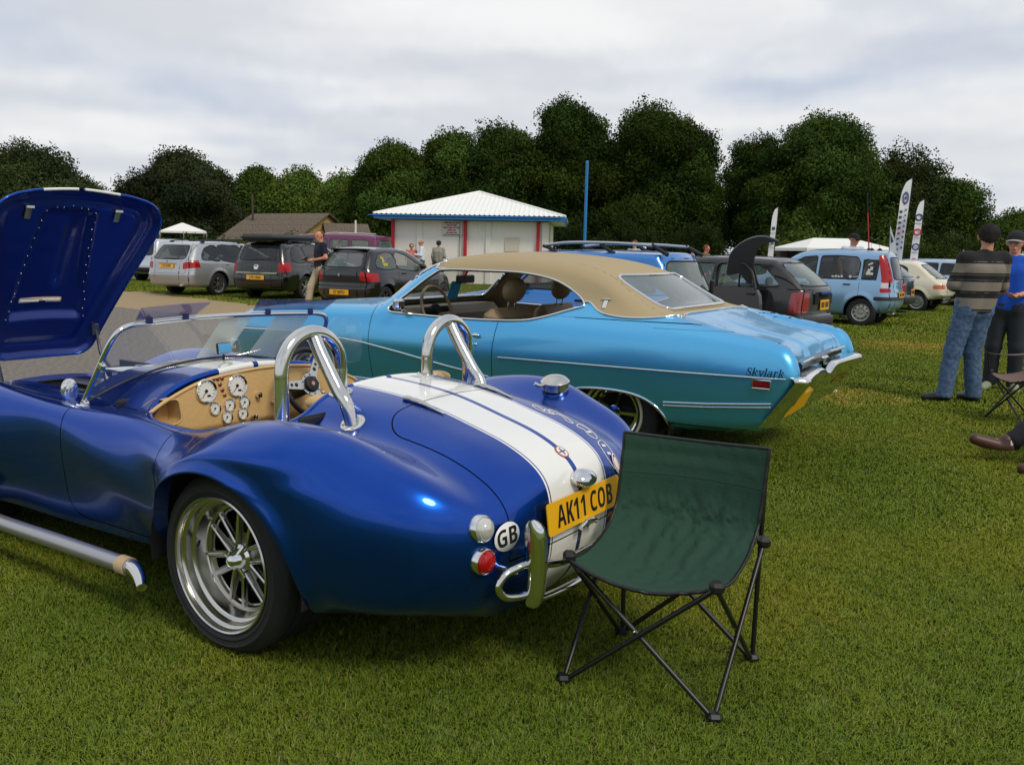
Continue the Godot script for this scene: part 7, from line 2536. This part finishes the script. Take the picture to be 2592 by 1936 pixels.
	if o.has("shoes"):
		for q in [[J.al, J.tl], [J.ar, J.tr]]:
			var a0: Vector3 = q[0]; var t0: Vector3 = q[1]
			var back := (a0 - t0).normalized()
			obj("shoe", blob([[a0 - V(0, .02, 0), t0, .050, .036], [V(a0.x, a0.y - .045, a0.z) + back * .03, t0, .040, .034], [a0 + V(0, .03, 0), a0, .045, .048]], maxf(c * .7, .008), .02, func(p: Vector3): return minf(a0.y, t0.y) - .088 + .055 - p.y), o.shoes, root)
	if o.has("socks"):
		for q in [[J.kl, J.al], [J.kr, J.ar]]:
			var sk := Sh.new(); tube(sk, line((q[1] as Vector3).lerp(q[0], -.02), (q[1] as Vector3).lerp(q[0], .5)), .050, 12)
			obj("sock", sk, o.socks, root)
	if o.has("hair"):
		var lift: float = o.get("hair_lift", 0.0)
		var front: float = o.get("hair_front", .055)
		var hs := blob([[hd - f * .020 + up * .042, hd + f * .004 + up * .044, .094 + lift, .084 + lift], [hd - f * .030 - up * .02, hd - f * .030 - up * .075, .078, .060]], hc, .02, func(p: Vector3):
			var q: Vector3 = p - hd
			return maxf(q.dot(f) - front + maxf(0.0, .06 - q.dot(up)) * 1.2, -.118 - q.dot(up)))
		for i in hs.P.size(): hs.P[i] += hs.N[i] * fold.get_noise_3d(hs.P[i].x * 5, hs.P[i].y * 5, hs.P[i].z * 5) * .020
		obj("hair", hs, o.hair, root)
	if o.has("cap"):
		var cs := blob([[hd - f * .015 + up * .05, hd + f * .008 + up * .05, .097, .09]], hc, .02, func(p: Vector3): return .045 - (p - hd).dot(up))
		var cp := obj("cap", cs, o.cap, root)
		var P := PackedVector3Array()
		for i in 9:
			for j in 5:
				var u := -1.0 + i / 4.0; var v := j / 4.0
				P.append(hd + up * (.048 - .018 * v - .012 * u * u) + f * (.078 + .075 * v * (1.0 - .35 * u * u) - .03 * u * u) + side * u * .072)
		obj("peak", thick(grid(P, 9, 5), .006), o.get("peak", o.cap), cp)
	if o.has("glasses"):
		var gs := Sh.new()
		for sg in [-1.0, 1.0]:
			ellipsoid(gs, hd + f * .094 + up * .012 + side * sg * .032, V(.024, .016, .005) if absf(f.z) > .7 else V(.012, .016, .018), 12)
			tube(gs, line(hd + f * .09 + up * .015 + side * sg * .055, hd - f * .01 + up * .012 + side * sg * .088), .003, 6)
		tube(gs, line(hd + f * .098 + up * .014 + side * .012, hd + f * .098 + up * .014 - side * .012), .003, 6)
		obj("glasses", gs, o.glasses, root)
	return root

func cloth(c: Color) -> StandardMaterial3D: return noisy(mat(c, .9), 9.0, 1.2, 33)

func build_people() -> void:
	var denim := mottled(noisy(mat(Color.WHITE, .9), 9.0, 1.5, 34), srgb(52, 74, 104), srgb(88, 112, 142), 1.3, 35, .03)
	person("man in blue jeans and a black and grey striped jumper, seen from behind", V(4.55, 0, -8.6), PI + .12, 1.77, {
		"cell": .011, "trousers": denim, "shirt": cloth(srgb(26, 24, 27)), "bands": [[1.275, 1.365], [1.105, 1.19], [.93, 1.035]], "sleeve": .92, "hem": .885, "leg": 1.0, "fat": .95, "loose": .016, "shoes": mat(srgb(22, 22, 24), .4), "hair": mat(srgb(24, 18, 16), .8), "hair_lift": .001, "curl": .9,
		"J": {"hip": V(.0, .93, 0), "chest": V(-.05, 1.29, .0), "neck": V(-.07, 1.46, .0), "head": V(-.09, 1.612, .02), "sl": V(.13, 1.405, 0), "sr": V(-.25, 1.405, 0), "el": V(.21, 1.16, .04), "er": V(-.315, 1.15, .06), "wl": V(.02, 1.13, .22), "wr": V(-.14, 1.09, .23),
			"kl": V(.16, .50, .03), "kr": V(-.04, .50, .02), "al": V(.23, .09, .0), "ar": V(-.07, .09, -.02), "tl": V(.37, .04, .08), "tr": V(-.06, .04, .16), "look": V(-.45, -.05, 1)}})
	person("older man in bright blue T-shirt, dark trousers, black cap and glasses", V(5.38, 0, -9.45), -.6, 1.73, {
		"cell": .012, "trousers": cloth(srgb(38, 42, 48)), "shirt": cloth(srgb(22, 82, 190)), "sleeve": .32, "hem": .76, "shoes": mat(srgb(140, 146, 120), .6), "cap": cloth(srgb(28, 30, 32)), "peak": cloth(srgb(150, 150, 146)), "glasses": M.tint, "hair": mat(srgb(150, 142, 132), .8), "hair_front": -.02, "curl": .8, "skin": srgb(206, 142, 116),
		"J": {"el": V(.27, 1.13, -.06), "wl": V(.10, 1.07, .20), "er": V(-.26, 1.14, -.05), "wr": V(-.10, 1.10, .20), "look": V(-.15, -.05, 1)}})
	# the photographer who walks past the parked cars
	var wm := person("balding man in navy T-shirt and beige trousers walking with a camera", V(-4.40, 0, -19.85), -1.05, 1.78, {
		"cell": .016, "trousers": cloth(srgb(176, 164, 138)), "shirt": cloth(srgb(22, 26, 42)), "sleeve": .30, "hem": .86, "shoes": mat(srgb(60, 52, 44), .6), "hair": mat(srgb(96, 70, 54), .8), "hair_front": -.005, "curl": .9, "skin": srgb(202, 138, 104),
		"J": {"hip": V(0, .91, 0), "kl": V(.10, .50, -.10), "al": V(.10, .16, -.40), "tl": V(.12, .045, -.27), "kr": V(-.10, .50, .20), "ar": V(-.10, .09, .27), "tr": V(-.11, .035, .45), "el": V(.27, 1.15, -.04), "wl": V(.07, 1.09, .21), "er": V(-.27, 1.15, -.04), "wr": V(-.05, 1.09, .22), "look": V(.35, -.1, 1)}})
	var cm := thing("camera_body", "small black camera held by the walking man in navy T-shirt", "camera", wm.transform * V(.01, 1.12, .33), -1.05)
	var cs := Sh.new(); box(cs, Vector3.ZERO, V(.13, .085, .06), .012)
	obj("body", cs, M.black, cm)
	cs = Sh.new(); lathe(cs, [Vector2(.03, .034), Vector2(.09, .032), Vector2(.092, .0005)], 18)
	obj("lens", cs, M.black_gloss, cm)
	# by the pavilion
	person("woman in sunglasses and a red top by the pavilion wall", V(-4.02, 0, -34.2), .3, 1.60, {"cell": .022, "trousers": cloth(srgb(70, 66, 80)), "shirt": cloth(srgb(196, 104, 92)), "sleeve": .05, "hem": .8, "hair": mat(srgb(86, 74, 66), .8), "hair_lift": .008, "glasses": M.black_gloss, "shoes": M.black, "skin": srgb(206, 146, 118)})
	person("man with thinning grey hair in a white shirt, side on, by the pavilion", V(-3.62, 0, -34.0), -1.4, 1.76, {"cell": .022, "trousers": cloth(srgb(84, 82, 78)), "shirt": cloth(srgb(222, 226, 236)), "sleeve": .95, "hem": .78, "hair": mat(srgb(172, 150, 128), .8), "hair_front": .0, "shoes": M.black, "fat": 1.12, "J": {"el": V(.26, 1.15, .03), "wl": V(.1, 1.18, .26)}})
	person("dark-haired youth in a grey hooded top with his back turned, by the pavilion", V(-2.97, 0, -34.3), PI - .2, 1.74, {"cell": .022, "trousers": cloth(srgb(60, 66, 82)), "shirt": cloth(srgb(150, 146, 134)), "sleeve": .95, "hem": .82, "hair": mat(srgb(30, 24, 20), .8), "hair_lift": .006, "shoes": M.black})
	# heads that show over the cars
	person("man in black cap and sunglasses standing behind the light blue hatchback", V(7.78, 0, -20.2), .15, 1.96, {"cell": .018, "head_cell": .011, "trousers": cloth(srgb(60, 66, 82)), "shirt": cloth(srgb(190, 200, 212)), "sleeve": .3, "cap": cloth(srgb(22, 22, 22)), "glasses": M.black_gloss, "hair": mat(srgb(60, 46, 36), .8), "hair_front": -.02, "shoes": M.black, "J": {"look": V(.5, -.1, 1)}})
	person("brown-haired person in a pale top beyond the blue estate's roof bars", V(4.12, 0, -30.2), -.6, 1.84, {"cell": .024, "trousers": cloth(srgb(50, 50, 60)), "shirt": cloth(srgb(196, 190, 186)), "hair": mat(srgb(110, 72, 46), .8), "hair_lift": .012, "shoes": M.black})
	person("red-faced man with reddish hair in khaki beside the raised black panel", V(6.15, 0, -28.2), 1.0, 1.72, {"cell": .024, "trousers": cloth(srgb(50, 50, 50)), "shirt": cloth(srgb(104, 96, 74)), "hair": mat(srgb(118, 70, 42), .8), "shoes": M.black, "skin": srgb(208, 128, 104)})
	person("small distant person in a pale top between the roof bars and the raised panel", V(7.1, 0, -35.0), 1.2, 1.66, {"cell": .03, "trousers": cloth(srgb(50, 50, 50)), "shirt": cloth(srgb(190, 186, 180)), "hair": mat(srgb(70, 46, 34), .8), "shoes": M.black})
	person("person in a dark blue cap just showing above the black roof box", V(-8.35, 0, -30.0), .4, 1.70, {"cell": .03, "trousers": cloth(srgb(50, 50, 50)), "shirt": cloth(srgb(60, 60, 70)), "cap": cloth(srgb(24, 28, 44)), "shoes": M.black})
	person("dark-haired man in a white shirt beyond the black hatchback's roof", V(-6.86, 0, -34.6), .9, 1.68, {"cell": .03, "trousers": cloth(srgb(50, 50, 60)), "shirt": cloth(srgb(226, 226, 226)), "hair": mat(srgb(34, 26, 22), .8), "shoes": M.black})
	person("man in a white cap far beyond the blue estate's roof bars", V(5.9, 0, -40.0), 0, 1.72, {"cell": .03, "trousers": cloth(srgb(50, 50, 60)), "shirt": cloth(srgb(150, 120, 110)), "cap": cloth(srgb(224, 224, 222)), "shoes": M.black})
	# seated visitor, mostly outside the frame
	person("seated person with outstretched leg in dark trousers, white socks and brown shoes", V(4.40, 0, -5.95), -PI / 2 + .05, 1.75, {"cell": .013, "trousers": cloth(srgb(24, 25, 32)), "shirt": cloth(srgb(70, 74, 84)), "sleeve": .9, "hem": .40, "cuff": -1.0, "short": .14, "leg": .92, "shoes": mat(srgb(74, 44, 32), .45), "socks": cloth(srgb(206, 204, 200)), "hair": mat(srgb(90, 76, 66), .8),
		"J": {"hip": V(0, .52, -.05), "chest": V(0, .90, -.16), "neck": V(0, 1.07, -.16), "head": V(0, 1.225, -.13), "sl": V(.18, 1.03, -.16), "sr": V(-.18, 1.03, -.16), "el": V(.27, .76, -.12), "er": V(-.27, .76, -.12), "wl": V(.18, .66, .12), "wr": V(-.18, .66, .12),
			"kl": V(.16, .46, .46), "kr": V(-.11, .50, .44), "al": V(.22, .09, .80), "ar": V(-.10, .13, .90), "tl": V(.26, .045, .99), "tr": V(-.14, .16, 1.10)}})

# ---------------------------------------------------------------- folding chairs
func camp_chair(called: String, label: String, x: Transform3D, m: Material, arms: bool) -> Node3D:
	var o := thing(called, label, "folding chair")
	o.transform = x
	var A := V(0, .012, 0); var B := V(.50, .012, 0); var C := V(.52, .012, -.46); var D := V(.045, .012, -.44)
	var fl := V(-.005, .425, -.03); var fr := V(.485, .425, -.005); var rl := V(.0, .45, -.43); var rr := V(.54, .45, -.43)
	var tl := V(.02, .752, -.502); var tr := V(.520, .752, -.502)
	for q in [[fl, B], [fr, A], [fl, D], [rl, A], [fr, C], [rr, B], [rl + V(.03, 0, -.0), C], [rr + V(-.03, 0, 0), D]]:
		var s := Sh.new(); tube(s, line(q[0], q[1]), .0085, 10)
		obj("leg_tube", s, M.black_tube, o)
	for q in [[D, tl], [C, tr]]:
		var s := Sh.new(); tube(s, line(q[0] + V(0, 0, -.012), q[1]), .0085, 10)
		obj("back_post", s, M.black_tube, o)
	for q in [A, B, C, D]:
		var s := Sh.new(); box(s, q + V(0, .008, 0), V(.046, .03, .046), .010, Basis(Vector3.UP, .5))
		obj("foot", s, M.black, o)
	for q in [fl, fr, rl, rr]:
		var s := Sh.new(); box(s, q + V(0, .005, 0), V(.042, .035, .05), .010, Basis(Vector3.UP, .4))
		obj("joint", s, M.black, o)
	for q in [[fl, B, .47], [fr, C, .5], [fl, D, .5]]:
		var s := Sh.new(); ellipsoid(s, (q[0] as Vector3).lerp(q[1], q[2]), V(.007, .007, .014), 8)
		obj("rivet", s, M.steel, o)
	# the cloth
	var edge := [V(0, .765, -.485), V(0, .64, -.468), V(0, .53, -.448), V(0, .47, -.415), V(0, .425, -.33), V(0, .405, -.22), V(0, .405, -.11), V(0, .428, -.015)]
	var ep := smooth_path(edge, 7)
	var nv := ep.size(); var nu := 41
	var P := PackedVector3Array(); var U := PackedVector2Array()
	var fold := FastNoiseLite.new(); fold.seed = 4; fold.frequency = 6.0
	for i in nu:
		for j in nv:
			var u := float(i) / (nu - 1); var v := float(j) / (nv - 1)
			var p := ep[j]
			var mid := 1.0 - pow(2.0 * u - 1.0, 2.0)
			var seat := smoothstep(.42, .75, v)
			var back := 1.0 - smoothstep(.3, .6, v)
			p.x = lerpf(lerpf(.012, -.005, v), lerpf(.53, .492, v), u)
			p.y -= mid * (.055 * seat + .012 * smoothstep(.12, 0.0, v))
			p.z -= mid * .045 * (1.0 - seat) - mid * .02 * smoothstep(.88, 1.0, v)
			# soft creases running down from the corners
			var w := fold.get_noise_2d(u * 1.6 + v * .9, v * .55 - u * .5)
			var rg := 1.0 - absf(fold.get_noise_2d(u * 1.1 + v * 1.5 + 3.0, v * .35 - u * .8)) * 2.2
			p += V(0, .006, .010) * (w + .9 * maxf(0.0, rg - .45)) * (.6 + mid) * smoothstep(.14, .34, v)
			p.z += .005 * sin(v * 70.0) * smoothstep(.17, .10, v) * (.5 + w)
			p.z += .004 * exp(-pow((v - .17) / .01, 2.0))
			P.append(p); U.append(Vector2(u, v))
	var g := grid(P, nu, nv, false, U)
	obj("cloth_seat", thick(g, .003), m, o)
	var bd := PackedVector3Array()
	for j in nv: bd.append(P[j])
	for i in nu: bd.append(P[i * nv + nv - 1])
	for j in range(nv - 1, -1, -1): bd.append(P[(nu - 1) * nv + j])
	for i in range(nu - 1, -1, -1): bd.append(P[i * nv])
	var s := Sh.new(); tube(s, bd, .0062, 6, true)
	obj("edging", s, M.black, o)
	s = Sh.new()
	var sm := PackedVector3Array()
	for i in nu: sm.append(P[i * nv + int(nv * .17)] + V(0, 0, .002))
	tube(s, sm, .0016, 5)
	obj("seam", s, M.black, o)
	if arms:
		for sx in [.0, .52]:
			var Q := PackedVector3Array()
			for i in 9:
				for j in 4: Q.append(V(sx - .035 + .023 * j, .60 - .02 * sin(PI * i / 8.0), -.46 + .50 * i / 8.0))
			obj("armrest", thick(grid(Q, 9, 4), .006), m, o)
			var a := Sh.new(); tube(a, line(V(sx, .425, -.01), V(sx, .61, .03)), .0085, 8)
			obj("arm_post", a, M.black_tube, o)
	return o

func build_chairs() -> void:
	camp_chair("camp_chair", "empty green camp chair with black tube legs in front of the blue roadster", Transform3D(Basis(Vector3.UP, deg_to_rad(-26.57)), V(.19, 0, -2.69)), M.green_cloth, false)
	camp_chair("camp_chair", "brown camp chair with armrests cut by the right edge", Transform3D(Basis(Vector3.UP, deg_to_rad(-80)), V(4.27, 0, -7.72)), M.brown_cloth, true)
	camp_chair("camp_chair", "dark camp chair under the seated person in brown shoes", Transform3D(Basis(Vector3.UP, -PI / 2), V(4.28, 0, -6.18)), cloth(srgb(40, 42, 50)), true)

# ---------------------------------------------------------------- flags and odds and ends
func feather(x: float, z: float, top: float, wd: float, lean: float, label: String, marks: Array) -> void:
	var o := thing("feather_flag", label, "flag", V(x, 0, z), 0, "white feather flags by the marquee")
	var s := Sh.new()
	tube(s, smooth_path([V(0, 0, 0), V(lean * .5, top * .5, 0), V(lean, top - .15, 0), V(lean - .03, top, 0)], 6), .014, 8)
	obj("pole", s, M.black, o)
	var P := PackedVector3Array(); var n := 25
	for i in n:
		var t := i / 24.0
		var y := lerpf(.85, top, t)
		var xx := lean * y / top
		var w := wd * (1.0 if t < .72 else sqrt(maxf(0.0, 1.0 - pow((t - .72) / .28, 2.0)))) + .012
		for j in 5:
			var u := j / 4.0
			P.append(V(xx - u * w * .85, y, .03 * sin(t * 9.0 + u * 2.0) * u))
	obj("cloth", thick(grid(P, n, 5), .004), mat(srgb(222, 223, 226), .8), o)
	for q in marks:   # [height share, width share, w, h, colour, kind]
		var y := lerpf(.85, top, q[0])
		var c := V(lean * y / top - wd * q[1], y, .035)
		s = Sh.new()
		if q[5] == 1: lathe(s, [Vector2(0, 1.0), Vector2(.006, .98), Vector2(.006, .62), Vector2(0, .6)], 24, Transform3D(Basis().scaled(V(q[2], q[3], 1)), c))
		else: box(s, c, V(q[2], q[3], .008), .002)
		obj("print", s, mat(q[4], .7), o)

func build_small() -> void:
	var navy := srgb(60, 66, 110); var red := srgb(190, 50, 66); var grey := srgb(90, 92, 100)
	var m1 := []
	for k in 3: m1.append([.24 + k * .22, .5, .10, .09, [red, grey, navy][k], 0]); m1.append([.17 + k * .22, .5, .16, .012, grey, 0])
	feather(8.22, -28, 2.95, .20, .10, "small white feather flag with spaced emblems left of the marquee", m1)
	var m2 := [[.80, .42, .10, .20, srgb(92, 98, 146), 1], [.80, .42, .05, .10, navy, 0]]
	var rg := RandomNumberGenerator.new(); rg.seed = 6
	for k in 11: m2.append([.66 - k * .055, .68, .085, .075 * rg.randf_range(.6, 1.1), navy if k < 4 else red if k == 4 else srgb(70, 74, 120), 0])
	for k in 8: m2.append([.68 - k * .055, .28, .055, .07 * rg.randf_range(.6, 1.1), grey, 0])
	feather(12.32, -28, 3.92, .36, .16, "tallest white feather flag with navy lettering down its length", m2)
	var m3 := []
	for k in 4: m3.append([.20 + k * .19, .5, .13, .11, red if k % 2 == 0 else navy, 1]); m3.append([.12 + k * .19, .5, .2, .014, srgb(40, 40, 60), 0])
	feather(12.66, -27.6, 3.25, .27, .08, "white feather flag with red emblems right of the tallest one", m3)
	var bn := thing("stall_banner", "white printed banner on a dark stall at the right edge behind the blue shirt", "banner", V(14.5, 0, -26.6))
	var s := Sh.new(); box(s, V(0, 1.42, 0), V(1.9, .42, .03), .005)
	obj("cloth", s, mat(srgb(206, 214, 218), .8), bn)
	for k in 9:
		s = Sh.new(); box(s, V(-.7 + k * .17, 1.45 + .03 * sin(k * 2.0), .02), V(.11, .07, .01), .002)
		obj("print", s, mat(srgb(60, 66, 80), .8), bn)
	for sx in [-.9, .9]:
		s = Sh.new(); tube(s, line(V(sx, 0, -.03), V(sx, 1.7, -.03)), .02, 8)
		obj("post", s, M.alu, bn)
	s = Sh.new(); box(s, V(0, .6, -.3), V(1.8, 1.15, .5), .05)
	obj("stall_table", s, mat(srgb(24, 26, 32), .9), bn)
	# a scrap of tissue by the worn patch
	var P := PackedVector3Array()
	var n := FastNoiseLite.new(); n.seed = 2; n.frequency = 9.0
	for i in 9:
		for j in 6: P.append(V(i * .018, .03 + .03 * n.get_noise_2d(i * .3, j * .3) + .015 * sin(i * 1.3 + j), j * .016))
	var ts := thick(grid(P, 9, 6), .002).moved(at(V(3.22, .01, -8.95)))
	tag(obj("paper_scrap", ts, M.white_wall), "small white crumpled paper scrap on the worn grass by the chrome bumper", "litter")
